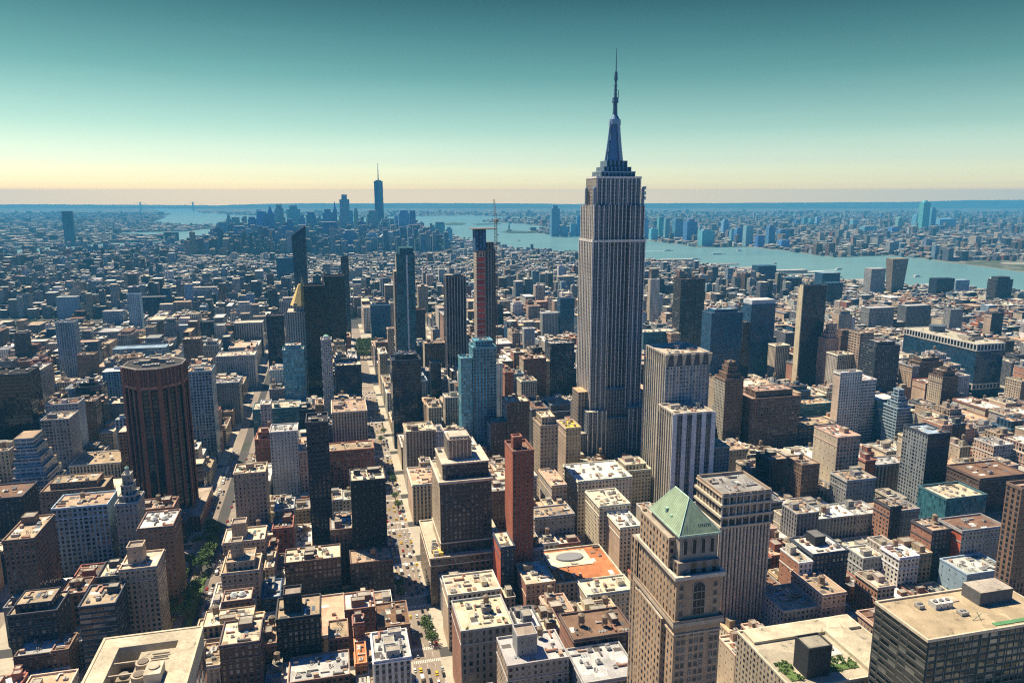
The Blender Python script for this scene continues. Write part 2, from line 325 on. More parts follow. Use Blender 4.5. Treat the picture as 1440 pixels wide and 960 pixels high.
# roadway sheets for the avenues that can be looked down
m = MB()
for c, wd in ((50, 20), (202, 18), (487, 20), (-245, 15), (760, 20)):
    m.face([(c - wd / 2 + .2, 100, .004), (c + wd / 2 - .2, 100, .004), (c + wd / 2 - .2, 1740, .004), (c - wd / 2 + .2, 1740, .004)], (.1, .1, .1), 'road')
for a, b in ((-129, -115), (-105, -91)):
    m.face([(a, 100, .004), (b, 100, .004), (b, 1740, .004), (a, 1740, .004)], (.1, .1, .1), 'road')
M['road'] = ground_mat('worn_asphalt', (.20, .165, .135), (.26, .22, .18), (.12, .105, .09), .02, .3)
m.obj('road', rot=A, kind='structure')
m = MB()
W_ = (.62, .6, .54)
for c, wd in ((50, 20), (202, 18)):
    for k in range(1, 4):
        x = c - wd / 2 + wd * k / 4
        for t in range(300, 1200, 12): m.face([(x - .1, t, .008), (x + .1, t, .008), (x + .1, t + 5, .008), (x - .1, t + 5, .008)], W_, 'p')
    for k in range(4, 18):
        tc_ = ST0 + k * STP
        for sgn in (-1, 1):
            for j in range(int(wd / 1.2)):
                x = c - wd / 2 + .6 + j * 1.2; t = tc_ + sgn * (SW / 2 - .5)
                m.face([(x, t - 1.6, .008), (x + .6, t - 1.6, .008), (x + .6, t + 1.6, .008), (x, t + 1.6, .008)], W_, 'p')
m.obj('road_markings', rot=A, kind='structure')
m = MB()
m.box(-112, -108, 430, 600, 0, .3, (.1, .15, .05), mat='leaf', top=None, topmat='leaf')
m.obj('median', rot=A, kind='structure')
# ------------------------------------------------------------ rooftop equipment, shared meshes
def tank_mesh():
    m = MB(); wood = (.30, .20, .12)
    m.cyl(0, 0, 3.0, 7.0, 1.9, 1.85, wood, 12); m.cyl(0, 0, 7.0, 8.3, 2.05, .02, (.22, .17, .12), 12, cap=False)
    m.cyl(0, 0, 2.8, 3.0, 2.1, 2.1, (.12, .1, .09), 12)
    return m.mesh('water_tank')
def stand_mesh():
    m = MB()
    for a in (-1, 1):
        for b in (-1, 1): m.bar((a * 1.3, b * 1.3, 0), (a * 1.3, b * 1.3, 2.8), .14, (.08, .07, .07))
        m.bar((a * 1.3, -1.3, .3), (a * 1.3, 1.3, 2.6), .08, (.08, .07, .07)); m.bar((-1.3, a * 1.3, .3), (1.3, a * 1.3, 2.6), .08, (.08, .07, .07))
    return m.mesh('tank_stand')
def air_mesh(k):
    m = MB(); r = random.Random(k); a, b, h = r.uniform(1.0, 2.4), r.uniform(1.0, 2.0), r.uniform(1.2, 2.4); c = (.42, .41, .38)
    m.box(-a, a, -b, b, .3, h, c, mat='m', top=None); m.box(-a * .9, a * .9, -b * .9, b * .9, 0, .3, (.1, .1, .1), top=False)
    m.cyl(-a * .4, 0, h, h + .35, min(.7, b * .6), min(.7, b * .6), (.16, .16, .16), 10, 'm'); m.cyl(a * .45, 0, h, h + .35, min(.7, b * .6), min(.7, b * .6), (.16, .16, .16), 10, 'm')
    return m.mesh('air_unit')
def extra_meshes():
    L = []
    for k, c in enumerate([(.5, .48, .44), (.16, .15, .14), (.36, .2, .14)]):
        m = MB(); m.box(-.5, .5, -3.2, 3.2, .35, 1.2, c, mat='m', top=None); m.box(-.5, 2.2, 2.2, 3.2, .36, 1.15, c, mat='m', top=None)
        for y in (-2.5, 0, 2.5): m.box(-.4, .4, y - .1, y + .1, 0, .35, (.1, .1, .1), top=False)
        L.append(('duct', m.mesh('duct')))
    m = MB()
    for i in range(3): m.prism([(-1, -2.6 + i * 1.9), (1, -2.6 + i * 1.9), (1, -1.2 + i * 1.9), (-1, -1.2 + i * 1.9)], 0, .7, (.3, .36, .38), mat='m', pts1=[(-1, -1.95 + i * 1.9), (1, -1.95 + i * 1.9), (1, -1.85 + i * 1.9), (-1, -1.85 + i * 1.9)])
    L.append(('skylight', m.mesh('skylight')))
    m = MB()
    for x, y, h in ((0, 0, 1.8), (.9, .5, 1.2), (-.7, .8, 2.3), (.3, -1.1, 1.0)): m.cyl(x, y, 0, h, .22, .22, (.4, .38, .34), 7, 'm'); m.cyl(x, y, h, h + .25, .36, .1, (.3, .3, .3), 7, 'm')
    L.append(('vent_stack', m.mesh('vent_stack')))
    m = MB(); m.box(-1.6, 1.6, -1.2, 1.2, 0, .5, (.30, .21, .14), mat='p', top=None); L.append(('deck', m.mesh('deck')))
    m = MB(); m.box(-.9, .9, -1.5, 1.5, 0, 2.3, (.42, .30, .22), mat='p', top=None); L.append(('stair_house', m.mesh('stair_house')))
    m = MB(); m.face([(-2.8, -2, 0), (2.8, -2, 0), (2.8, 2, 0), (-2.8, 2, 0)], (.13, .12, .11), 'r'); L.append(('roof_patch', m.mesh('roof_patch')))
    m = MB(); m.face([(-3, -1.6, 0), (3, -1.6, 0), (3, 1.6, 0), (-3, 1.6, 0)], (.66, .64, .58), 'r'); L.append(('roof_patch', m.mesh('roof_patch')))
    return L
EXTRA = extra_meshes()
TANK, STAND, AIR = tank_mesh(), stand_mesh(), [air_mesh(i) for i in range(5)]
def inst(name, mesh, par, loc, rz=0, sc_=1):
    o = bpy.data.objects.new(name, mesh); C.objects.link(o); o.parent = par; o.location = loc; o.rotation_euler = (0, 0, rz); o.scale = (sc_,) * 3
    return o
def put_tank(par, x, y, z, sc_=1):
    o = inst('water_tank', TANK, par, (x, y, z), 0, sc_); inst('tank_stand', STAND, o, (0, 0, 0))
def bulkhead(par, x, y, z, a, b, h, col, r):
    m = MB(); m.box(-a, a, -b, b, 0, h, col, 'blank' if h > 4 else None, top=(.36, .33, .27)); m.ring(-a - .1, a + .1, -b - .1, b + .1, h, h + .35, .35, jit(col, .1, r))
    o = m.obj('roof_house', par, (x, y, z)); return o
def clutter(par, w_, d, z, r, nb=None, nt_=None, na=None, bcol=(.3, .25, .2), x0=0, y0=0):
    """roof houses, tanks and air units over a roof centred on (x0,y0)"""
    area = w_ * d; used = []
    def spot(a, b):
        for _ in range(12):
            x = r.uniform(-w_ / 2 + a + 1.2, w_ / 2 - a - 1.2) if w_ / 2 > a + 1.3 else 0; y = r.uniform(-d / 2 + b + 1.2, d / 2 - b - 1.2) if d / 2 > b + 1.3 else 0
            if all(abs(x - u[0]) > a + u[2] + .3 or abs(y - u[1]) > b + u[3] + .3 for u in used): used.append((x, y, a, b)); return x, y
        return None
    if nb is None: nb = 1 + (area > 350) + (area > 800 and r.random() < .6)
    if nt_ is None: nt_ = (r.random() < .42) + (area > 600 and r.random() < .3)
    if na is None: na = int(min(7, area / 90 * r.uniform(.5, 1.3)))
    nx = int(min(12, 2 + area / 75))
    for _ in range(nb):
        a, b, h = r.uniform(1.8, min(5, max(2, w_ * .24))), r.uniform(1.8, min(4.5, max(2, d * .22))), r.uniform(2.8, 5.5)
        p = spot(a, b)
        if p:
            bulkhead(par, x0 + p[0], y0 + p[1], z, a, b, h, jit(bcol, .2, r), r)
            if nt_ > 0 and a > 2.3 and b > 2.3 and r.random() < .4: put_tank(par, x0 + p[0], y0 + p[1], z + h, .9); nt_ -= 1
    for _ in range(nt_):
        p = spot(2, 2)
        if p: put_tank(par, x0 + p[0], y0 + p[1], z, r.uniform(.85, 1.1))
    for _ in range(na):
        p = spot(1.8, 1.6)
        if p: inst('air_unit', r.choice(AIR), par, (x0 + p[0], y0 + p[1], z), r.choice((0, math.pi / 2)), r.uniform(.6, 1.1))
    for _ in range(nx):
        nm, me = r.choice(EXTRA); p = spot(1.2, 1.2)
        if p: inst(nm, me, par, (x0 + p[0], y0 + p[1], z + .01), r.choice((0, math.pi / 2)), r.uniform(.7, 1.1))
def parapet(par, x0, x1, y0, y1, z, col, h=1.1, t=.4, lip=.25):
    m = MB(); m.ring(x0 - lip, x1 + lip, y0 - lip, y1 + lip, z, z + h, t + lip, col); return m.obj('parapet', par)
def cornice(par, x0, x1, y0, y1, z, col, out_=.7, h=.8):
    m = MB(); m.ring(x0 - out_, x1 + out_, y0 - out_, y1 + out_, z - h, z, out_ - .01, col); return m.obj('cornice', par)
def glassy(sty, wall):
    if sty in ('curtain', 'tealtower'): return tuple(v * 1.25 + .015 for v in wall), tuple(v * .8 for v in wall)
    return wall, DG
# ------------------------------------------------------------ the giant stone skyscraper
def stone_skyscraper():
    t = thing('skyscraper', 281, 716, 'giant stone skyscraper with vertical piers, stepped crown and tall antenna mast, tallest in the photo', 'skyscraper')
    ST, PR, SP = (.21, .225, .24), (.74, .70, .62), (.10, .12, .15)
    k = dict(g=(.015, .025, .045), cols=dict(e=(.38, .33, .27)))  # east walls warmer and lighter: sunlight put into their colour
    add(t, 'base', lambda m: (m.box(-59, 64, -32, 29, 0, 25, ST, 'pier', (.42, .36, .28)), m.box(-46, 49, -26, 24, 25, 62, ST, 'pier', (.4, .36, .3)), m.ring(-59.1, 64.1, -32.1, 29.1, 25, 26.2, .6, PR)))
    def lower(m):
        m.box(-33, -12, -28.4, 26, 62, 85, ST, 'pier', (.42, .38, .3)); m.box(12, 34, -28.4, 26, 62, 87, ST, 'pier', (.42, .38, .3))
        m.box(-12, 12, -26, 24, 62, 76, ST, 'pier', (.42, .38, .3))
        m.box(-38, -28, -14, 6, 62, 103, (.36, .29, .22), 'pier', (.6, .38, .22)); m.box(28, 36, -14, 8, 62, 100, ST, 'pier', (.4, .36, .3))
    add(t, 'lower_tier', lower)
    def shaft(m):
        for a, b in ((-28, -11), (11, 28)):
            m.box(a, b, -20.5, 20.5, 62, 258, ST, 'pier', PR, **k)
            a2, b2 = (a + 1.2, b) if a < 0 else (a, b - 1.2)
            m.box(a2, b2, -19.3, 19.3, 258, 292, ST, 'pier', (.4, .36, .3), **k)
        m.box(-11, 11, -20.5, 20.5, 62, 106, ST, 'pier', PR, sides='ns', **k)
        m.box(-11, 11, -16.4, 16.4, 106, 292, (.10, .10, .11), 'pier', sides='ns', top=(.4, .36, .3), **k)
    add(t, 'shaft', shaft)
    add(t, 'upper_shaft', lambda m: (m.box(-23.5, 23.5, -15.5, 15.5, 292, 320, ST, 'pier', (.36, .33, .28), **k), m.ring(-23.9, 23.9, -15.9, 15.9, 318.6, 320.6, .8, PR)))
    add(t, 'ledge', lambda m: m.ring(-28.4, 28.4, -20.9, 20.9, 256.6, 258.9, .9, PR))
    # piers: each a thin limestone rib standing proud of the glass
    rib = MB(); rib.box(-.42, .42, -.55, 0, 0, 1, PR, top=None); RM = rib.mesh('pier')
    def pier(x, y, z0, z1, rz=0):
        o = bpy.data.objects.new('pier', RM); C.objects.link(o); o.parent = t; o.location = (x, y, z0); o.scale = (1, 1, z1 - z0); o.rotation_euler = (0, 0, rz)
    for x in (-27.5, -22, -16.5, -11.4, 11.4, 16.5, 22, 27.5): pier(x, -20.5, 85, 259.5)
    for x in (-26.3, -22, -16.5, -11.4, 11.4, 16.5, 22, 26.3): pier(x, -19.3, 259.5, 293)
    for x in (-8, -4, 0, 4, 8): pier(x, -16.4, 106, 293)
    for x in (-22.5, -18, -13.5, -9, -4.5, 0, 4.5, 9, 13.5, 18, 22.5): pier(x, -15.5, 293, 320)
    for y in (-20, -15, -10, -5, 0, 5, 10, 15, 20): pier(-28, y, 104, 259.5, -math.pi / 2)
    for y in (-19, -14, -9, -4, 4, 9, 14, 19): pier(-26.8, y, 259.5, 293, -math.pi / 2)
    for x in (-32, -27, -22, -17, -12.6, 12.6, 17, 22, 27, 33): pier(x, -28.4, 40, 86)
    # crown and mast
    ML = (.13, .24, .36)
    def crown(m):
        m.box(-18, 18, -13, 13, 320, 325, ML, 'ribs', ML); m.box(-14.5, 14.5, -11, 11, 325, 330, ML, 'ribs', ML); m.box(-11, 11, -9, 9, 330, 336, ML, 'ribs', ML)
        m.ring(-18.3, 18.3, -13.3, 13.3, 324.4, 325.6, .6, (.3, .38, .44), 'm')
    add(t, 'crown', crown)
    def mast(m):
        for z0, z1, r0, r1 in ((336, 345, 8.6, 7.8), (345, 356, 7.4, 6.2), (356, 371, 5.6, 4.6)): m.cyl(0, 0, z0, z1, r0, r1, ML, 16, 'm')
        for a in range(4):
            c, s = math.cos(a * math.pi / 2 + .3), math.sin(a * math.pi / 2 + .3)
            for z0, z1, w0, w1 in ((336, 350, 10.5, 8.2), (350, 364, 8.2, 6.3), (364, 374, 6.3, 5.2)):
                m.bar((c * w0, s * w0, z0), (c * w1, s * w1, z1), 1.1, (.36, .46, .54), 'm', 6)
    ms = add(t, 'mast', mast)
    add(t, 'mast_lantern', lambda m: (m.cyl(0, 0, 371, 376, 6.1, 5.8, (.3, .42, .5), 16, 'm'), m.cyl(0, 0, 376, 381, 4.8, 2.2, ML, 16, 'm')))
    def ant(m):
        c = (.10, .17, .22)
        m.cyl(0, 0, 381, 392, 2.6, 2.1, c, 8, 'm'); m.cyl(0, 0, 392, 397, 3.4, 3.0, c, 8, 'm'); m.cyl(0, 0, 397, 413, 1.5, 1.1, c, 8, 'm'); m.cyl(0, 0, 413, 421, 1.9, 1.5, c, 8, 'm'); m.cyl(0, 0, 421, 443, .6, .25, c, 6, 'm')
        for z in (400, 404, 408, 415): m.bar((-2.4, 0, z), (2.4, 0, z), .25, c); m.bar((0, -2.4, z), (0, 2.4, z), .25, c)
        m.bar((3.0, 0, 396), (3.0, 0, 404), .4, c)
    add(t, 'antenna', ant)
    for x, y in ((-25.5, -16), (25.5, -16), (25.5, 8), (-25.5, 8)):
        add(t, 'corner_turret', lambda m: (m.cyl(x, y, 292, 309, 1.7, 1.7, (.26, .3, .34), 8, 'm'), m.cyl(x, y, 309, 311, 1.7, .3, ML, 8, 'm')))
    for i, z in enumerate((298, 303, 308)):
        add(t, 'dish', lambda m: m.cyl(26.6, -18.5, z, z + 3.2, 1.2, 1.2, (.6, .6, .56), 8, 'm'))
stone_skyscraper()
# ------------------------------------------------------------ tan tower with the copper roof
def copper_tower():
    t = thing('skyscraper', 141, 270, 'tan brick tower with a pale green copper roof and arched windows, bottom of the photo', 'skyscraper')
    BR, LT, CU = (.42, .29, .18), (.52, .42, .30), (.26, .34, .22)
    x0, x1, y0, y1 = -10, 11, -17, 22
    def body(m):
        m.box(x0, x1, y0, y1, 0, 128, BR, 'punch', top=(.4, .34, .26), stys=dict(n='none'))
        m.box(x0 + .5, x1 - .5, y0 + .5, y1 - .5, 128, 148, BR, 'punch', top=(.4, .34, .26), stys=dict(n='none'))
    add(t, 'wall', body)
    add(t, 'side_wing', lambda m: (m.box(x0 - 1.6, x0, y0 + 9, y1 - 5, 0, 125, BR, 'punch', top=(.4, .36, .3)), m.box(x0, x1, y1, y1 + 7, 0, 146, BR, 'pier', top=(.4, .36, .3), sides='esw')))
    add(t, 'balcony', lambda m: (m.ring(x0 - 1.1, x1 + 1.1, y0 - 1.1, y1 + 1.1, 126.4, 128.2, 1.1, LT), m.ring(x0 - 1.0, x1 + 1.0, y0 - 1.0, y1 + 1.0, 128.2, 129.3, .3, (.3, .24, .18))))
    add(t, 'belt_course', lambda m: m.ring(x0 - .35, x1 + .35, y0 - .35, y1 + .35, 122.2, 123.0, .4, LT))
    add(t, 'cornice', lambda m: (m.ring(x0 - .9, x1 + .9, y0 - .9, y1 + .9, 147.2, 148.8, 1.2, (.62, .54, .42)), m.ring(x0 - .3, x1 + .3, y0 - .3, y1 + .3, 145.9, 147.2, .5, BR)))
    def mid(m):
        m.box(-8.6, 10.2, -15.2, 20, 148, 153.5, (.34, .26, .19), 'arch', top=(.35, .3, .25))
        m.box(-7.4, 9.6, -13.6, 14, 153.5, 165, (.36, .30, .23), None, top=(.35, .3, .25), mat='p')
        m.box(-10.2, -7.4, -9.5, 19.5, 148, 161.5, BR, 'punch', top=(.38, .34, .28))
    add(t, 'upper_block', mid)
    add(t, 'terrace_rail', lambda m: m.ring(-10.4, -7.0, -9.7, 19.7, 161.5, 162.6, .4, LT))
    def win(w_, h_, arch=False):
        m = MB(); m.box(-w_ / 2 - .22, w_ / 2 + .22, -.12, 0, -.3, 0, LT, top=None)
        m.box(-w_ / 2, w_ / 2, .0 - .06, -.0, 0, h_, (.02, .025, .035), mat='f', sides='n', top=False)
        m.face([(-w_ / 2, -.07, 0), (w_ / 2, -.07, 0), (w_ / 2, -.07, h_), (-w_ / 2, -.07, h_)], (.1, .1, .1), 'f', [(0, .1), (1, .1), (1, .9), (0, .9)], (.035, .042, .055), (.98, .98, 0))
        for a, b in ((-w_ / 2 - .18, -w_ / 2), (w_ / 2, w_ / 2 + .18), (-.05, .05)): m.box(a, b, -.16, 0, 0, h_, (.20, .17, .13), top=None)
        m.box(-w_ / 2 - .18, w_ / 2 + .18, -.16, 0, h_, h_ + .2, (.3, .25, .18), top=None); m.box(-w_ / 2, w_ / 2, -.15, 0, h_ * .5 - .05, h_ * .5 + .05, (.12, .1, .08), top=None)
        return m
    wm = win(1.25, 2.0).mesh('window')
    n = 0
    for r in range(8):
        for x in (-8.4, -6.2, -2.6, -.2, 2.2, 6.6, 8.8):
            inst('window', wm, t, (x + .5, y0 - .003, 96 + r * 3.6)); n += 1
    for r in range(4):
        for x in (-7.2, 8.2): inst('window', wm, t, (x, y0 + .497, 130.4 + r * 3.9)); n += 1
    # three tall arched openings of the upper block, with round heads
    def arch_bay(x, y, z, w_, h_):
        m = MB(); c = (.02, .025, .035); pts = [(-w_ / 2, 0), (w_ / 2, 0), (w_ / 2, h_ - w_ / 2)] + [(w_ / 2 * math.cos(a), h_ - w_ / 2 + w_ / 2 * math.sin(a)) for a in [math.pi * i / 10 for i in range(1, 10)]] + [(-w_ / 2, h_ - w_ / 2)]
        m.face([(p[0], -.05, p[1]) for p in pts], c, 'm'); k = len(pts)
        for i in range(1, k):
            p, q = pts[i], pts[(i + 1) % k]; m.bar((p[0], -.1, p[1]), (q[0], -.1, q[1]), .22, (.5, .42, .32), 'p', 4)
        return m.obj('arched_window', t, (x, y, z))
    for x in (-5.2, -1.2, 2.8, 6.8): arch_bay(x + .4, -13.62, 156.2, 2.0, 6.5)
    big = arch_bay(.8, y0 + .48, 130.5, 5.6, 14.6)
    for x in (-1.1, .9): add(big, 'mullion', lambda m: m.box(x - .15, x + .15, -.3, -.06, 0, 12.5, (.22, .18, .14), top=None))
    for z in (3, 6.5, 10): add(big, 'transom', lambda m: m.box(-2.75, 2.75, -.24, -.06, z, z + .5, (.30, .25, .2), top=None))
    def roof(m):
        a0, a1, b0, b1 = -8.1, 10.3, -14.3, 14.7; xr, r0, r1, zt = .2, -5.2, 7.5, 177
        q = [(a0, b0, 165), (a1, b0, 165), (a1, b1, 165), (a0, b1, 165)]; R0, R1 = (xr, r0, zt), (xr, r1, zt)
        for f in ([q[0], q[1], R0], [q[1], q[2], R1, R0], [q[2], q[3], R1], [q[3], q[0], R0, R1]): m.face(f, CU, 'cu')
        m.ring(a0 - .15, a1 + .15, b0 - .15, b1 + .15, 164.2, 165.05, .8, (.45, .6, .46))
        for i in range(1, 22):   # standing seams
            f = i / 22; x = a0 + (a1 - a0) * f; k = min(1, (1 - abs(2 * f - 1)) * 1.0)
            m.bar((x, b0, 165.05), (x + (xr - x) * k, b0 + (r0 - b0) * k, 165.05 + 12 * k), .06, (.20, .33, .25), 'p', 3)
            y = b0 + (b1 - b0) * f; k = min(1, min((y - b0) / (r0 - b0), (b1 - y) / (b1 - r1)))
            m.bar((a0, y, 165.05), (a0 + (xr - a0) * k, y, 165.05 + 12 * k), .06, (.20, .33, .25), 'p', 3)
        m.bar(R0, R1, .3, (.45, .66, .5), 'p'); m.bar(q[0], R0, .2, (.45, .66, .5), 'p'); m.bar(q[1], R0, .2, (.45, .66, .5), 'p'); m.bar(q[2], R1, .2, (.45, .66, .5), 'p'); m.bar(q[3], R1, .2, (.45, .66, .5), 'p')
    rf = add(t, 'roof', roof)
    def dorm(m):  # skylight ribs lying on the front hip
        nrm = 12 / 9.1
        for i in range(7):
            x = 1.2 + i * .85; m.face([(x, -13.75 + .05, 165.75), (x + .5, -13.7, 165.75), (x + .5, -11.9, 168.2), (x, -11.9, 168.2)], (.03, .05, .07), 'm')
    add(rf, 'skylight', dorm)
    for yy, zz in ((3, 169), (-2, 168), (-7, 167)):
        add(rf, 'dormer', lambda m: (m.box(-6.2, -4.6, yy - .7, yy + .7, zz - 1.3, zz + .9, (.28, .46, .36), top=(.4, .6, .46))))
M['cu'] = plain_mat('weathered_copper', .6, 0, .25)
copper_tower()
# ------------------------------------------------------------ dark ledged tower on its podium
def ledged_tower():
    t = thing('skyscraper', 90, 536, 'broad dark brick tower with cream ledges and a finned penthouse on a wide podium', 'skyscraper')
    DB, LG = (.075, .06, .055), (.60, .52, .40)
    x0, x1, y0, y1 = -19, 20, -24, 22
    add(t, 'podium', lambda m: (m.box(-28, 30, -31, 36, 0, 38, (.22, .15, .10), 'arch', top=(.52, .45, .34)), m.ring(-28.5, 30.5, -31.5, 36.5, 38, 39.2, .9, LG), m.ring(-28.4, 30.4, -31.4, 36.4, 32.2, 33, .5, LG)))
    add(t, 'wall', lambda m: m.box(x0, x1, y0, y1, 38, 94, DB, 'punch', top=(.5, .44, .34), cols=dict(e=(.5, .38, .25), w=DB)))
    add(t, 'ledge', lambda m: (m.ring(x0 - 1, x1 + 1, y0 - 1, y1 + 1, 93, 95, 1.4, LG),)); add(t, 'ledge', lambda m: m.ring(x0 - .6, x1 + .6, y0 - .6, y1 + .6, 46, 46.9, .6, LG))
    add(t, 'upper_block', lambda m: (m.box(x0 + 3, x1 - 1, y0 + 6, y1 - 4, 94, 106, DB, 'punch', top=(.55, .5, .4), cols=dict(e=(.5, .38, .25))), m.ring(x0 + 2.4, x1 - .4, y0 + 5.4, y1 - 3.4, 105.4, 106.6, .9, LG)))
    def pent(m):
        m.box(-10, 8, -8, 10, 106, 121, (.30, .20, .13), None, top=(.45, .4, .32)); m.box(-8.4, 6.6, -6.4, 8.4, 121, 123, (.4, .35, .28), None, top=(.5, .45, .36))
    pn = add(t, 'penthouse', pent)
    for i in range(7): add(pn, 'fin', lambda m: m.box(-9.8 + i * 2.85, -9.1 + i * 2.85, -8.5, -8, 107, 122, LG, top=None))
    for i in range(6): add(pn, 'fin', lambda m: m.box(-10.5, -10, -7.4 + i * 3.1, -6.8 + i * 3.1, 107, 122, LG, top=None))
    r = random.Random(3)
    for x, y in ((-23, -26), (-24, -20), (-23, -14), (-22, -8)): inst('air_unit', AIR[r.randrange(5)], t, (x, y, 38), 0, 1.4)
    add(t, 'roof_frame', lambda m: [m.box(a, a + 3.4, b, b + 3.2, 38, 40.4, (.62, .42, .10), top=(.66, .46, .12)) for a in (-25, -21) for b in (-27, -23)])
    for x, y in ((-14, 12), (13, 12)): inst('air_unit', AIR[1], t, (x, y, 106), 0, 1.2)
ledged_tower()
# ------------------------------------------------------------ bronze piered octagon
def bronze_tower():
    t = thing('skyscraper', -159.5, 712, 'dark glass tower with reddish bronze piers, cut corners and brown crown at the left', 'skyscraper')
    BZ, GLS = (.21, .09, .06), (.012, .02, .035)
    def octa(k=0):
        a, b = 8.5, 24.5
        P = [(-a, -22), (a, -22), (b, -6), (b, 14), (a, 30), (-a, 30), (-b, 14), (-b, -6)]
        c = (0, 5.5); return [(c[0] + (x - c[0]) * (1 + k), c[1] + (y - c[1]) * (1 + k)) for x, y in P]
    add(t, 'glazing', lambda m: m.prism(octa(-.03), 14, 136, (.02, .025, .035), 'curtain', g=GLS, top=(.1, .1, .1)))
    add(t, 'crown', lambda m: (m.prism(octa(.0), 136, 152, (.16, .085, .065), None, top=(.05, .05, .05))))
    add(t, 'roof_rim', lambda m: [m.bar((*p, 152.4), (*q, 152.4), .9, (.34, .30, .26), 'p', 4) for p, q in zip(octa(), octa()[1:] + octa()[:1])])
    add(t, 'base', lambda m: (m.prism(octa(.12), 0, 16, BZ, 'pier', top=(.4, .3, .22)), m.box(-36, 34, -30, 46, 0, 15, (.26, .11, .07), 'pier', (.42, .34, .26))))
    P = octa(.0); Q = octa(.0)
    for i in range(8):
        p, q = np.array(P[i]), np.array(P[(i + 1) % 8]); L = np.linalg.norm(q - p); n = 3 if L > 21 else 2 if L > 14 else 1
        for j in range(n):
            c = p + (q - p) * (j / n); ang = math.atan2(*(q - p)[::-1])
            wd = 1.9 if j == 0 else .7
            m = MB(); m.box(-wd, wd, -.7, .7, 0, 136, BZ, top=None); o = m.obj('pier', t, (c[0], c[1], 15), ang)
        for j in range(1, 2 * n):
            c = p + (q - p) * (j / (2 * n)); ang = math.atan2(*(q - p)[::-1])
            m = MB(); m.box(-.28, .28, -1.0, .4, 0, 15, (.30, .16, .12), top=None); m.obj('crown_fin', t, (c[0], c[1], 136.5), ang)
        ang = math.atan2(*(q - p)[::-1])
        m = MB(); m.box(0, L, -.6, .3, 0, 2.4, (.36, .17, .11), top=None); m.obj('band', t, (p[0], p[1], 134), ang)
    for x, y in ((-8, 4), (8, 8), (0, 14)): bulkhead(t, x, y, 152, 4.5, 3.5, 3.2, (.35, .3, .25), rnd)
    for x, y in ((-14, 6), (14, 2), (3, -6), (-4, -8)): inst('air_unit', AIR[2], t, (x, y, 152), 0, 1.4)
bronze_tower()
# ------------------------------------------------------------ pale concrete tower and its smaller sibling
def fin_tower(s0, s1, t0, t1, z, label, nf, band, crown_h, wide):
    t = thing('skyscraper', (s0 + s1) / 2, (t0 + t1) / 2, label, 'skyscraper'); a, b = (s1 - s0) / 2, (t1 - t0) / 2
    CN = (.50, .45, .37)
    gl_ = (.012, .035, .075) if wide else (.05, .11, .17)
    add(t, 'wall', lambda m: m.box(-a, a, -b, b, 0, z - crown_h, CN, 'ribs' if not wide else 'curtain', top=(.4, .36, .3), g=gl_, stys=dict(e='ribs', n=band, w=band, s='ribs')))
    add(t, 'crown', lambda m: (m.box(-a + .8, a - .8, -b + .8, b - .8, z - crown_h, z - .8, (.12, .12, .13), 'none', top=(.5, .44, .34)), m.ring(-a - .3, a + .3, -b - .3, b + .3, z - 1, z + 1, 1.2, CN)))
    n = int(2 * b / 4.4)
    for i in range(n + 1):
        y = -b + i * 2 * b / n
        add(t, 'pier', lambda m: m.box(-a - .9, -a, y - .45, y + .45, 0, z + .6, (.60, .53, .41), top=None))
    for i in range(nf + 1):
        x = -a + i * 2 * a / nf; hw = 2.1 if wide else .55
        if wide: add(t, 'pier', lambda m: m.box(x - hw, x + hw, -b - .8, -b, 0, z + .4, (.66, .68, .68), top=None))
        else: add(t, 'pier', lambda m: m.box(x - .4, x + .4, -b - .6, -b, 0, z - crown_h, (.27, .33, .38), top=None))
    if not wide:
        for i in range(nf + 1):
            x = -a + i * 2 * a / nf
            add(t, 'crown_fin', lambda m: m.prism([(x - .7, -b - .1), (x + .7, -b - .1), (x + .7, -b + .7), (x - .7, -b + .7)], z - crown_h - 1, z, (.52, .46, .34), pts1=[(x - 2.2, -b - 1.6), (x + 2.2, -b - 1.6), (x + 2.2, -b + .7), (x - 2.2, -b + .7)]))
    clutter(t, 2 * a - 4, 2 * b - 4, z - .8, random.Random(int(z)), nb=2, nt_=0, na=6, bcol=(.45, .4, .32))
fin_tower(293, 336, 604, 651, 160, 'tall pale concrete tower with fins and notched crown, right of the giant stone skyscraper', 5, 'grid', 11, False)
fin_tower(285, 322, 567, 600, 115, 'shorter tower with broad white piers and navy glass before the tall pale concrete tower', 4, 'curtain', 6, True)
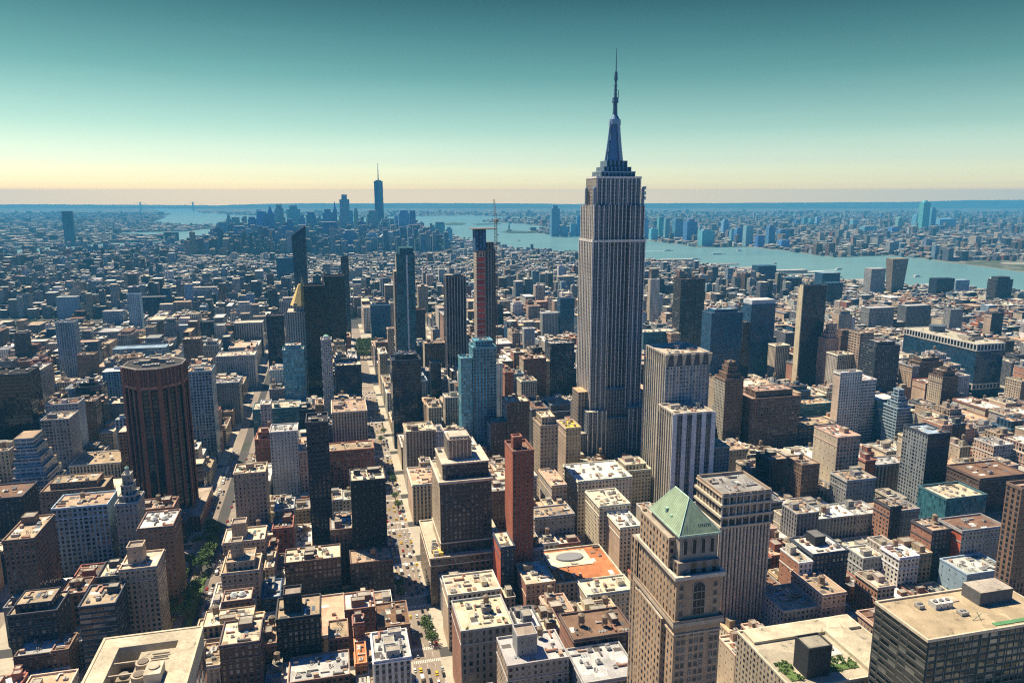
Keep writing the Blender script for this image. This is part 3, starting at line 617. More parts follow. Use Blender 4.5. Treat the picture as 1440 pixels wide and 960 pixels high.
# ------------------------------------------------------------ office with the huge pale roof, bottom left
def pale_roof_office():
    t = thing('office_building', -58, 189, 'office tower with a huge pale flat roof and open machinery pit, bottom left', 'office building')
    a, b, z = 14, 39, 168
    add(t, 'wall', lambda m: m.box(-a, a, -b, b, 0, z - 7, (.05, .055, .06), 'curtain', g=(.03, .04, .06), top=(.12, .11, .1)))
    RC = (.50, .44, .32)
    def roof(m):
        for q in ((-a, -8.5, -b, b), (-a + 22, a, -b, b)): m.box(*q, z - 7, z, RC, 'none', top=RC)
        m.box(-8.5, 8, 33, b, z - 7, z, RC, 'none', top=RC, sides='nsew'); m.box(-1.8, 8, -b, 30, z - 7, z - .6, RC, 'none', top=RC)
    add(t, 'roof', roof)
    add(t, 'roof_edge', lambda m: m.ring(-a - .25, a + .25, -b - .25, b + .25, z - 1.2, z + .25, .7, (.55, .47, .33)))
    for y in (8, 14, 20, 26): add(t, 'beam', lambda m: m.box(-8.5, -1.8, y - .2, y + .2, z - 1.2, z - .7, (.40, .34, .24), top=None))
    for y in (11, 17, 23): add(t, 'cooling_unit', lambda m: (m.box(-7, -3.2, y - 2, y + 1.8, z - 7, z - 3.4, (.30, .26, .2), top=(.34, .3, .22)), m.cyl(-5.1, y, z - 3.4, z - 2.5, 1.3, 1.3, (.22, .2, .16), 14)))
    for x, y in ((.6, 22), (.8, 16)): add(t, 'fan', lambda m: (m.cyl(x, y, z - .6, z + 1.2, 2.1, 2.1, (.40, .33, .24), 20), m.cyl(x, y, z + 1.2, z + 1.5, 1.5, 1.5, (.16, .13, .1), 20)))
    add(t, 'roof_house', lambda m: (m.box(2.6, 7, 13, 19, z - .6, z + 2.6, (.55, .48, .36), top=(.6, .53, .4)), m.cyl(4.8, 16.4, z + 2.6, z + 3.0, 1.5, 1.5, (.4, .35, .25), 18)))
    for y in (25, 27): add(t, 'pipe', lambda m: m.bar((2, y, z), (6.6, y, z), .25, (.3, .26, .2)))
pale_roof_office()
# ------------------------------------------------------------ dark glass office, bottom right
def dark_office():
    t = thing('office_building', 297, 270, 'dark glass office block with a sandy roof and white plant, bottom right corner', 'office building')
    a, b, z = 38, 17, 100
    add(t, 'wall', lambda m: m.box(-a, a, -b, b, 0, z, (.045, .045, .042), 'band', g=(.010, .016, .018), top=(.42, .34, .22), cols=dict(n=(.035, .05, .045))))
    add(t, 'parapet', lambda m: m.ring(-a - .3, a + .3, -b - .3, b + .3, z - .6, z + .9, .8, (.58, .5, .37)))
    for i in range(16):
        x = -a + 1 + i * 4.9; add(t, 'mullion', lambda m: m.box(x - .12, x + .12, -b - .3, -b, 0, z - 1, (.16, .19, .17), top=None))
    for i in range(3): add(t, 'ventilation_unit', lambda m: (m.box(-14 + i * 3.6, -11 + i * 3.6, 4, 9, z, z + 3, (.55, .55, .52), mat='m', top=(.6, .6, .55)), m.cyl(-12.5 + i * 3.6, 6.5, z + 3, z + 3.6, 1.1, 1.1, (.15, .15, .15), 12)))
    add(t, 'roof_house', lambda m: (m.box(10, 30, 2, 13, z, z + 7, (.12, .12, .12), top=(.4, .36, .3)),))
    add(t, 'roof_deck', lambda m: m.box(-2, 4, 8, 13, z, z + .5, (.45, .38, .28), top=(.48, .4, .3)))
    add(t, 'window_rig', lambda m: (m.bar((-4, -8, z + .2), (2, -7, z + 2.4), .18, (.2, .3, .22)), m.bar((0, -9, z + .2), (0, -6, z + 3), .2, (.15, .22, .16))))
    add(t, 'green_walkway', lambda m: m.box(3, 30, -14.4, -12, z, z + .35, (.10, .26, .12), top=(.12, .30, .14)))
    inst('air_unit', AIR[3], t, (-20, 8, z), 0, 1.2); inst('air_unit', AIR[0], t, (-4, -2, z), 0, 1.0)
dark_office()
# ------------------------------------------------------------ building with the roof garden
def garden_building():
    t = thing('office_building', 259, 323, 'wide low building with a planted roof garden and a black roof block, lower right', 'office building')
    a, b, z = 37, 27, 50
    add(t, 'wall', lambda m: m.box(-a, a, -b, b, 0, z, (.40, .34, .25), 'punch', top=(.45, .4, .3)))
    add(t, 'roof_slab', lambda m: (m.box(-a + 3, a - .8, 14, b - .8, z, z + 1.6, (.5, .45, .32), top=(.54, .48, .35)), m.box(12, 27, -b + 2, 13.9, z, z + 2.2, (.5, .45, .32), top=(.54, .48, .35))))
    add(t, 'parapet', lambda m: m.ring(-a - .3, a + .3, -b - .3, b + .3, z, z + 1.2, .8, (.62, .56, .42)))
    add(t, 'roof_block', lambda m: (m.box(-24, -10, -20, -8, z, z + 17, (.03, .032, .036), top=(.3, .28, .22)), m.ring(-24.1, -9.9, -20.1, -7.9, z + 17, z + 18, .5, (.06, .06, .06))))
    add(t, 'paved_terrace', lambda m: m.box(-4, 9, -6, 8, z, z + .4, (.5, .5, .46), top=(.5, .5, .46)))
    for q in ((-9, 10, -18, -13), (-9, -5, -12, 9), (-33, -27, -20, -6), (-4, 9, 8.5, 12)): add(t, 'planting_bed', lambda m: m.box(*q, z, z + .5, (.25, .22, .16), top=(.1, .16, .05), topmat='leaf'))
    r = random.Random(8)
    for _ in range(110):
        x, y = r.choice([(r.uniform(-9, 10), r.uniform(-18, -7)), (r.uniform(-9, -3), r.uniform(-16, 9)), (r.uniform(-8, 10), r.uniform(-16, -8)), (r.uniform(-34, -26), r.uniform(-20, -4)), (r.uniform(-8, 0), r.uniform(8, 12))])
        s_ = r.uniform(.8, 2.2)
        o = inst('shrub', SHRUB[r.randrange(3)], t, (x, y, z + .2), r.uniform(0, 6), s_)
    for _ in range(9):
        x, y = r.uniform(-2, 7), r.uniform(-4, 6); add(t, 'table', lambda m: (m.cyl(x, y, z + 1.1, z + 1.2, .9, .9, (.3, .26, .2), 10), m.bar((x, y, z + .4), (x, y, z + 1.1), .08, (.1, .1, .1))))
def leafball(seed, n=90, rx=1, rz=.8, sz=.34):
    m = MB(); r = random.Random(seed); cl = [(r.uniform(-.55, .55) * rx, r.uniform(-.55, .55) * rx, r.uniform(-.35, .45) * rz, r.uniform(.35, .6)) for _ in range(7)]
    for _ in range(n):
        c = r.choice(cl); th, ph = r.uniform(0, 6.283), math.acos(r.uniform(-1, 1)); rr = c[3] * r.uniform(.6, 1.05) * rx
        p = np.array((c[0] + rr * math.sin(ph) * math.cos(th), c[1] + rr * math.sin(ph) * math.sin(th), c[2] + rr * math.cos(ph) * rz / rx))
        a = np.array([r.gauss(0, 1) for _ in range(3)]); a /= np.linalg.norm(a); b = np.cross(a, [r.gauss(0, 1) for _ in range(3)]); b /= np.linalg.norm(b) + 1e-6
        s_ = sz * r.uniform(.6, 1.3); m.face([p - a * s_, p - b * s_ * .7, p + a * s_, p + b * s_ * .7], (.1, .2, .05), 'leaf')
    return m
SHRUB = [leafball(i, 60).mesh('shrub') for i in range(3)]
garden_building()
# ------------------------------------------------------------ blue glass block with white framed crown
def framed_block():
    t = thing('office_building', 937.5, 938.5, 'big blue glass office block with a white colonnaded crown band at the right', 'office building')
    a, b, z = 24.5, 71.5, 90; BL = (.012, .05, .10)
    add(t, 'glazing', lambda m: m.box(-a, a, -b, b, 0, z - 9, (.02, .05, .085), 'curtain', g=BL, top=(.3, .29, .24)))
    add(t, 'roof', lambda m: m.box(-a + 1, a - 1, -b + 1, b - 1, z - 9, z - .5, (.03, .05, .08), 'none', top=(.45, .42, .32)))
    WH = (.62, .60, .54)
    for z0, z1, nm in ((z - 10, z, 'crown_frame'), (22, 30, 'lower_frame')):
        def fr(m):
            m.ring(-a - .8, a + .8, -b - .8, b + .8, z1 - 1.3, z1 + .3, 1.2, WH); m.ring(-a - .7, a + .7, -b - .7, b + .7, z0 - .6, z0 + .6, .8, WH)
            for i in range(25):
                y = -b + i * 2 * b / 24; m.box(-a - .7, -a, y - .8, y + .8, z0, z1, WH, top=None)
            for i in range(9):
                x = -a + i * 2 * a / 8; m.box(x - .8, x + .8, -b - .7, -b, z0, z1, WH, top=None)
        add(t, nm, fr)
    add(t, 'drum', lambda m: m.cyl(6, 36, z, z + 9, 11, 12, (.08, .11, .15), 28, 'p'))
    bulkhead(t, 4, -32, z, 14, 9, 4, (.4, .36, .3), rnd); bulkhead(t, 6, -34, z + 4, 8, 5, 3, (.1, .1, .1), rnd)
    clutter(t, 40, 120, z - .5, random.Random(4), nb=2, nt_=0, na=6)
    add(t, 'side_podium', lambda m: (m.box(-a - 22, -a - 1, -b + 6, b, 0, 32, (.05, .1, .13), 'band', top=(.36, .42, .26)),))
    add(t, 'planting', lambda m: [m.box(-a - 20 + 3 * (i % 2), -a - 13, -b + 10 + i * 12, -b + 19 + i * 12, 32, 33, (.06, .13, .04), mat='leaf', topmat='leaf', top=(.06, .13, .04)) for i in range(10)], kind='stuff')
framed_block()
# ------------------------------------------------------------ slender tower under construction, with its crane
def building_site_tower():
    t = thing('tower_under_construction', 186, 905, 'slender unfinished tower with a red netted face and dark blue top beside the crane', 'tower')
    add(t, 'core', lambda m: m.box(-11, 0, -9, 9, 0, 236, (.30, .10, .08), 'grid', top=(.3, .3, .3), cols=dict(e=(.55, .48, .36), n=(.5, .36, .30)), g=(.10, .05, .05)))
    add(t, 'wrapped_top', lambda m: (m.box(-12, 1.2, -9.5, 9.5, 236, 262, (.02, .05, .12), 'ribs', top=(.1, .1, .12), g=(.05, .14, .28)),))
    add(t, 'back_shaft', lambda m: m.box(1.2, 12, -5, 12, 0, 246, (.26, .25, .24), 'ribs', top=(.3, .3, .3)))
    add(t, 'hoist', lambda m: (m.box(12, 14.5, -3, 0, 0, 236, (.10, .10, .11), 'grid', top=(.1, .1, .1)),))
    add(t, 'deck', lambda m: m.box(-16, 14, -11, 11, 262, 263, (.22, .16, .14), top=None))
    for i in range(30): add(t, 'safety_net', lambda m: m.box(-10.4, -.8, -9.5, -9, 20 + i * 7, 24.6 + i * 7, jit((.42, .07, .055), .35), top=None))
    c = thing('tower_crane', 201, 902, 'tower crane rising beside the slender unfinished tower, jib almost upright', 'crane')
    def lattice(m, p, q, w_, n, col):
        p, q = np.array(p, float), np.array(q, float)
        d = (q - p) / np.linalg.norm(q - p); a = np.cross(d, (0, 1, .01)); a /= np.linalg.norm(a); b = np.cross(d, a)
        cs = [w_ * (a + b), w_ * (a - b), w_ * (-a - b), w_ * (-a + b)]
        for k in cs: m.bar(p + k, q + k, w_ * .16, col, 'm', 4)
        for i in range(n):
            u, v = p + (q - p) * i / n, p + (q - p) * (i + 1) / n
            for k in range(4): m.bar(u + cs[k], v + cs[(k + 1) % 4], w_ * .11, col, 'm', 3)
    add(c, 'crane_mast', lambda m: lattice(m, (0, 0, 0), (0, 0, 272), 1.3, 60, (.30, .17, .13)))
    add(c, 'jib', lambda m: lattice(m, (0, 0, 274), (-1.5, 4, 298), .9, 8, (.5, .46, .38)))
    add(c, 'cab', lambda m: (m.box(-2, 2, -3, 3, 270, 274, (.16, .14, .13), top=None), m.box(1.4, 3, -2, 0, 271, 273.6, (.3, .3, .3), top=None)))
    add(c, 'counterweight', lambda m: m.box(-1.5, 1.5, -7, -4, 271, 274, (.25, .24, .22), top=None))
building_site_tower()
# ------------------------------------------------------------ tower with the gold pinnacle
def gold_tower():
    s0, t0 = -41.3, 1118.9
    t = thing('clock_tower', s0, t0, 'white stone tower ending in a steep gold pyramid beside the paired black towers', 'tower')
    add(t, 'wall', lambda m: (m.box(-22, 18, -18, 20, 0, 138, (.5, .48, .42), 'pier', top=(.5, .45, .35)), m.box(-13, 13, -12, 13, 138, 150, (.5, .48, .42), 'arch', top=(.5, .45, .35))))
    GD = (.85, .60, .20)
    add(t, 'pinnacle', lambda m: (m.cyl(-2, 0, 146, 176, 16, 3.6, GD, 8, 'gold'), m.prism([(-2.4, -2.4), (2.4, -2.4), (2.4, 2.4), (-2.4, 2.4)], 176, 187, GD, mat='gold', pts1=[(-.2, -.2), (.2, -.2), (.2, .2), (-.2, .2)])))
M['gold'] = plain_mat('gilding', .45, 0)
gold_tower()
# ------------------------------------------------------------ flared dark tower
def flared_tower():
    s0, t0 = -75.9, 1625.0
    t = thing('glass_tower', s0 + 15, t0 + 12, 'dark glass tower that widens upward to a slanted top, left of the paired black towers', 'glass tower')
    def f(m):
        b_ = [(-12, -11), (12, -11), (12, 11), (-12, 11)]; q = [(-15, -13), (14, -13), (14, 12), (-15, 12)]
        m.prism(b_, 0, 222, (.03, .05, .08), 'curtain', g=(.015, .04, .075), pts1=q, top=False)
        m.face([(-15, -13, 222), (14, -13, 222), (14, -13, 243)], (.02, .05, .09), 'p'); m.face([(14, -13, 222), (14, 12, 222), (14, 12, 243), (14, -13, 243)], (.02, .05, .09), 'p')
        m.face([(14, 12, 222), (-15, 12, 222), (14, 12, 243)], (.02, .05, .09), 'p'); m.face([(-15, -13, 222), (14, -13, 243), (14, 12, 243), (-15, 12, 222)], (.05, .07, .1), 'p')
    add(t, 'glazing', f)
flared_tower()
# ------------------------------------------------------------ far spired tower
def spire_tower():
    s0, t0 = 332.2, 5478.9
    t = thing('skyscraper', s0 + 31, t0 + 30, 'tallest tower of the far downtown skyline, blue, tapering, with a thin spire', 'skyscraper')
    BL = (.06, .20, .34)
    add(t, 'base', lambda m: m.box(-31, 31, -31, 31, 0, 56, BL, 'far', top=BL))
    def sh(m):
        a = 31; Bt = [(-a, -a, 56), (a, -a, 56), (a, a, 56), (-a, a, 56)]; T = [(0, -a, 417), (a, 0, 417), (0, a, 417), (-a, 0, 417)]
        for i in range(4):
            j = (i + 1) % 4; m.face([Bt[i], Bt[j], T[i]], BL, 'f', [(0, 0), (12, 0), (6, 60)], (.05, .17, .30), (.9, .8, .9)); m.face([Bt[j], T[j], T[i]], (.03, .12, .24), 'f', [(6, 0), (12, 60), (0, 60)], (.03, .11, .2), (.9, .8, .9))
        m.face(T, (.2, .25, .3), 'r')
    add(t, 'shaft', sh)
    add(t, 'spire', lambda m: (m.cyl(0, 0, 417, 423, 20, 20, (.2, .25, .3), 12), m.cyl(0, 0, 423, 541, 4.5, 1.2, (.5, .42, .36), 8)))
spire_tower()
# ------------------------------------------------------------ suspension bridge at the narrows
def bridge():
    p = np.array((-8550., 17300.)); q = np.array((-7340., 17300.))
    b = bpy.data.objects.new('suspension_bridge', None); C.objects.link(b); b.location = (p[0], p[1], 0); b['label'] = 'long suspension bridge with two tall towers on the left horizon'; b['category'] = 'bridge'
    L = q[0] - p[0]; c = (.16, .2, .22)
    for x in (0, L): add(b, 'tower', lambda m: (m.box(x - 14, x - 5, -8, 8, 0, 205, c, top=None), m.box(x + 5, x + 14, -8, 8, 0, 205, c, top=None), m.box(x - 5, x + 5, -7, 7, 185, 205, c, top=None), m.box(x - 5, x + 5, -7, 7, 62, 74, c, top=None)))
    add(b, 'deck', lambda m: m.box(-900, L + 900, -14, 14, 62, 70, c, top=None))
    def cable(m):
        P = [(-900 + 900 * i / 8, 0, 70 + 135 * (i / 8) ** 2) for i in range(9)]; P += [(L * i / 16, 0, 78 + 127 * (2 * i / 16 - 1) ** 2) for i in range(17)][1:]; P += [(L + 900 * i / 8, 0, 70 + 135 * (1 - i / 8) ** 2) for i in range(9)][1:]
        for u, v in zip(P, P[1:]): m.bar(u, v, 2.2, c, 'm', 4)
    add(b, 'cable', cable)
bridge()

# ------------------------------------------------------------ buildings, one by one
def bld(name, label, cat, f, z, wall, sty, roof, feats, seed, group=None):
    r = random.Random(seed); s0, s1, t0, t1 = f; w_, d = s1 - s0, t1 - t0; a, b = w_ / 2, d / 2
    t = thing(name, (s0 + s1) / 2, (t0 + t1) / 2, label, cat, group)
    base = PAL[wall]; col, g = glassy(sty, jit(base, .08, r)); rc = jit(PAL[roof], .1, r); st = STY[sty]
    cols, stys = {}, {}
    if 'R' in feats: cols['e'] = (.52, .12, .06); stys['e'] = 'none'
    if 'O' in feats: cols['e'] = (.6, .5, .34)
    if sty == 'redtower': cols['e'] = (.40, .125, .065); stys['e'] = 'blank'
    if sty == 'tealtower': cols['e'] = (.5, .42, .3); stys['e'] = 'pier'
    if 'S' in feats: cols['e'] = (.62, .52, .34); stys['e'] = 'none'
    if 'G' in feats: cols['e'] = (.27, .30, .31); stys['e'] = 'grid'
    if not cols and cat == 'building' and sty in ('punch', 'pier', 'arch', 'grid') and w_ < 40:
        if s0 > 60 and r.random() < .72: cols['e'] = jit(r.choice([(.52, .38, .27), (.55, .45, .33), (.45, .40, .34), (.40, .20, .13)]), .1, r); stys['e'] = r.choice(['blank', 'none', 'punch'])
        if s0 < 0 and r.random() < .5: stys['w'] = r.choice(['blank', 'punch'])
    if 'W' in feats: stys['e'] = 'grid'
    if sty == 'band' and wall in ('white', 'teal', 'lgrey'): g = (.03, .11, .15)
    nt2 = 3 if 't3' in feats else 2 if 't2' in feats else 0
    def body(m):
        if 'z' in feats:   # ziggurat falling to the right and front
            m.box(-a, a, -b, b, 0, z, col, sty, rc, g=g)
            for i in range(7):
                e = 3.2 * (i + 1); m.box(a + e - 3.2, a + e, -b - e, b, 0, z - 9 - i * 8, col, sty, rc, g=g); m.box(-a, a + e - 3.2, -b - e, -b - e + 3.2, 0, z - 9 - i * 8, col, sty, rc, g=g)
        elif 'F' in feats:
            k = .72; m.prism([(-a * k, -b * k), (a * k, -b * k), (a * k, b * k), (-a * k, b * k)], 0, z, col, sty, rc, g=g, pts1=[(-a, -b), (a, -b), (a, b), (-a, b)])
        else: m.box(-a, a, -b, b, 0, z, col, sty, rc, g=g, cols=cols, stys=stys)
    add(t, 'wall', body)
    big = z > 90 or sty == 'curtain'
    if 'F' in feats or 'z' in feats: return t
    trim = jit(tuple(min(.7, v * 1.25 + .04) for v in base), .08, r)
    if t0 < 1700:
        parapet(t, -a, a, -b, b, z, trim if not big else tuple(v * .8 + .05 for v in base), 1.2 if not big else 2)
        if sty in ('punch', 'arch', 'pier', 'ribs') and cat == 'building' and r.random() < .75: cornice(t, -a, a, -b, b, z - .01, trim)
        if sty in ('punch', 'arch', 'grid') and z > 35 and not big: add(t, 'belt_course', lambda m: m.ring(-a - .3, a + .3, -b - .3, b + .3, z - 8.4, z - 7.7, .3, trim))
    zz, x0, y0, aa, bb = z, 0, 0, a, b
    for i in range(nt2 - 0 if nt2 == 0 else nt2 - 1 + ('l' in feats or nt2 == 3)):
        k = .72 if i else .74; aa, bb = aa * k, bb * k; h = r.uniform(5, 8)
        add(t, 'upper_tier', lambda m: (m.box(-aa, aa, -bb, bb, zz, zz + h, col, sty if sty != 'curtain' else 'curtain', rc, g=g), m.ring(-aa - .2, aa + .2, -bb - .2, bb + .2, zz + h, zz + h + .8, .4, trim)))
        zz += h
    if 'l' in feats: add(t, 'lantern', lambda m: (m.cyl(0, 0, zz, zz + 5, min(aa, bb) * .55, min(aa, bb) * .5, trim, 12), m.cyl(0, 0, zz + 5, zz + 6.5, min(aa, bb) * .55, .3, PAL['green'], 12)))
    if 'T' in feats:
        h = 11 if cat != 'skyscraper' else 8; q = min(aa, bb) * .42
        o = add(t, 'roof_tower', lambda m: (m.box(-q - aa * .25, q - aa * .25, -q, q, zz, zz + h, jit(base, .1, r), 'blank', (.3, .25, .2)), m.ring(-q - aa * .25 - .15, q - aa * .25 + .15, -q - .15, q + .15, zz + h, zz + h + 1.4, .5, trim)))
    if 'B' in feats: add(t, 'roof_house', lambda m: m.box(-a * .3, a * .3, -b * .1, b * .7, z, z + 7, (.03, .032, .04), 'none', (.16, .16, .16)))
    if 's2' in feats:
        for x in (-.3, .3): add(t, 'skylight_dome', lambda m: (m.cyl(x * a, 0, z, z + 1.2, 2.6, 2.6, (.3, .3, .3), 14), m.cyl(x * a, 0, z + 1.2, z + 2.8, 2.4, .9, (.5, .55, .5), 14)))
    if 'O' in feats:
        add(t, 'roof_deck', lambda m: m.box(-a + 3, a * .45, -b * .1, b - 4, z, z + .6, (.66, .6, .46), 'none', (.68, .62, .48)))
        add(t, 'skylight', lambda m: m.prism([(-a * .15 + a * .42 * math.cos(i * math.pi / 12), b * .4 + b * .24 * math.sin(i * math.pi / 12)) for i in range(24)], z + .6, z + 1.8, (.30, .31, .32), mat='m'))
    if 'S' in feats:
        for y in (-b * .8, -b * .3): add(t, 'pier', lambda m: m.box(-a - 1.5, -a, y - 2.2, y + 2.2, 0, z + 3, (.68, .58, .38), top=None))
    if 'c' in feats: add(t, 'cap', lambda m: m.box(-a + 1, a - 1, -b + 1, b - 1, z + .1, z + 9, (.62, .66, .66), 'none', (.6, .6, .58)))
    if sty == 'tealtower':
        add(t, 'upper_tier', lambda m: m.box(-a * .6, a * .9, -b * .8, b, z, z + 10, col, 'curtain', rc, g=g)); add(t, 'light_strip', lambda m: m.box(a * .05, a * .22, -b - .5, -b, 20, z, (.62, .66, .62), top=None))
        add(t, 'side_shaft', lambda m: m.box(-a - 3.5, -a, -b + 2, b, 0, z - 22, (.45, .36, .26), 'pier', (.5, .42, .3)))
    if sty == 'ribs' and big:
        n = 7
        for i in range(n + 1): add(t, 'pier', lambda m: m.box(-a + i * 2 * a / n - .45, -a + i * 2 * a / n + .45, -b - .7, -b, 0, z + 1.5, (.50, .47, .42), top=None))
    if sty == 'lattice':
        H_ = z / 14
        for i in range(14): add(t, 'brace', lambda m: (m.bar((-a, -b - .25, i * H_), (a, -b - .25, (i + 1) * H_), .5, (.6, .58, .5), 'p', 4), m.bar((a, -b - .25, i * H_), (-a, -b - .25, (i + 1) * H_), .5, (.6, .58, .5), 'p', 4)))
    if 'K' in feats:
        for q in (7, 15, 22): add(t, 'ledge', lambda m: m.ring(-a - 1.4, a + 1.4, -b - 1.4, b + 1.4, z - q, z - q + 1.6, 1.4, (.55, .46, .34)))
        add(t, 'recess_shade_band', lambda m: m.ring(-a - .2, a + .2, -b - .2, b + .2, z - 21.5, z - 17, .2, (.05, .045, .04)))  # no real recess here: its shade is painted as a dark band
        for i in range(15): add(t, 'column', lambda m: m.box(-a + i * 2 * a / 14 - .6, -a + i * 2 * a / 14 + .6, -b - 1.2, -b, 0, z - 22, (.64, .54, .42), top=None))
        for i in range(11): add(t, 'column', lambda m: m.box(-a - 1.2, -a, -b + i * 2 * b / 10 - .4, -b + i * 2 * b / 10 + .4, 0, z - 22, (.55, .44, .33), top=None))
    if 'M' in feats: clutter(t, 2 * aa, 2 * bb, zz, r, nb=3, nt_=0, na=18, bcol=(.4, .4, .36))
    elif t0 < 1300 and not (big and z > 150):
        nb = 2 if 'b2' in feats else 1 if 'b1' in feats else 0; nt_ = 2 if 'w2' in feats else 1 if 'w1' in feats else 0; na = 9 if 'm2' in feats else 6 if 'm' in feats else (2 if 2 * aa * bb > 250 else 1)
        if nt2 or 'T' in feats or 'O' in feats: na = min(na, 2)
        clutter(t, 2 * aa, 2 * bb, zz, r, nb=nb if 'T' not in feats else 0, nt_=nt_, na=na if 'T' not in feats else 0, bcol=tuple(v * .8 + .04 for v in base))
    if 'g' in feats:
        for _ in range(9): inst('shrub', SHRUB[r.randrange(3)], t, (r.uniform(-a + 2, a - 2), r.uniform(-b + 2, b - 2), z + .2), r.uniform(0, 6), r.uniform(.8, 1.7))
    return t
KN = dict(a='apartment_building', o='office_building', l='loft_building', s='skyscraper', g='glass_tower')
KC = dict(a='building', o='building', l='building', s='skyscraper', g='glass tower')
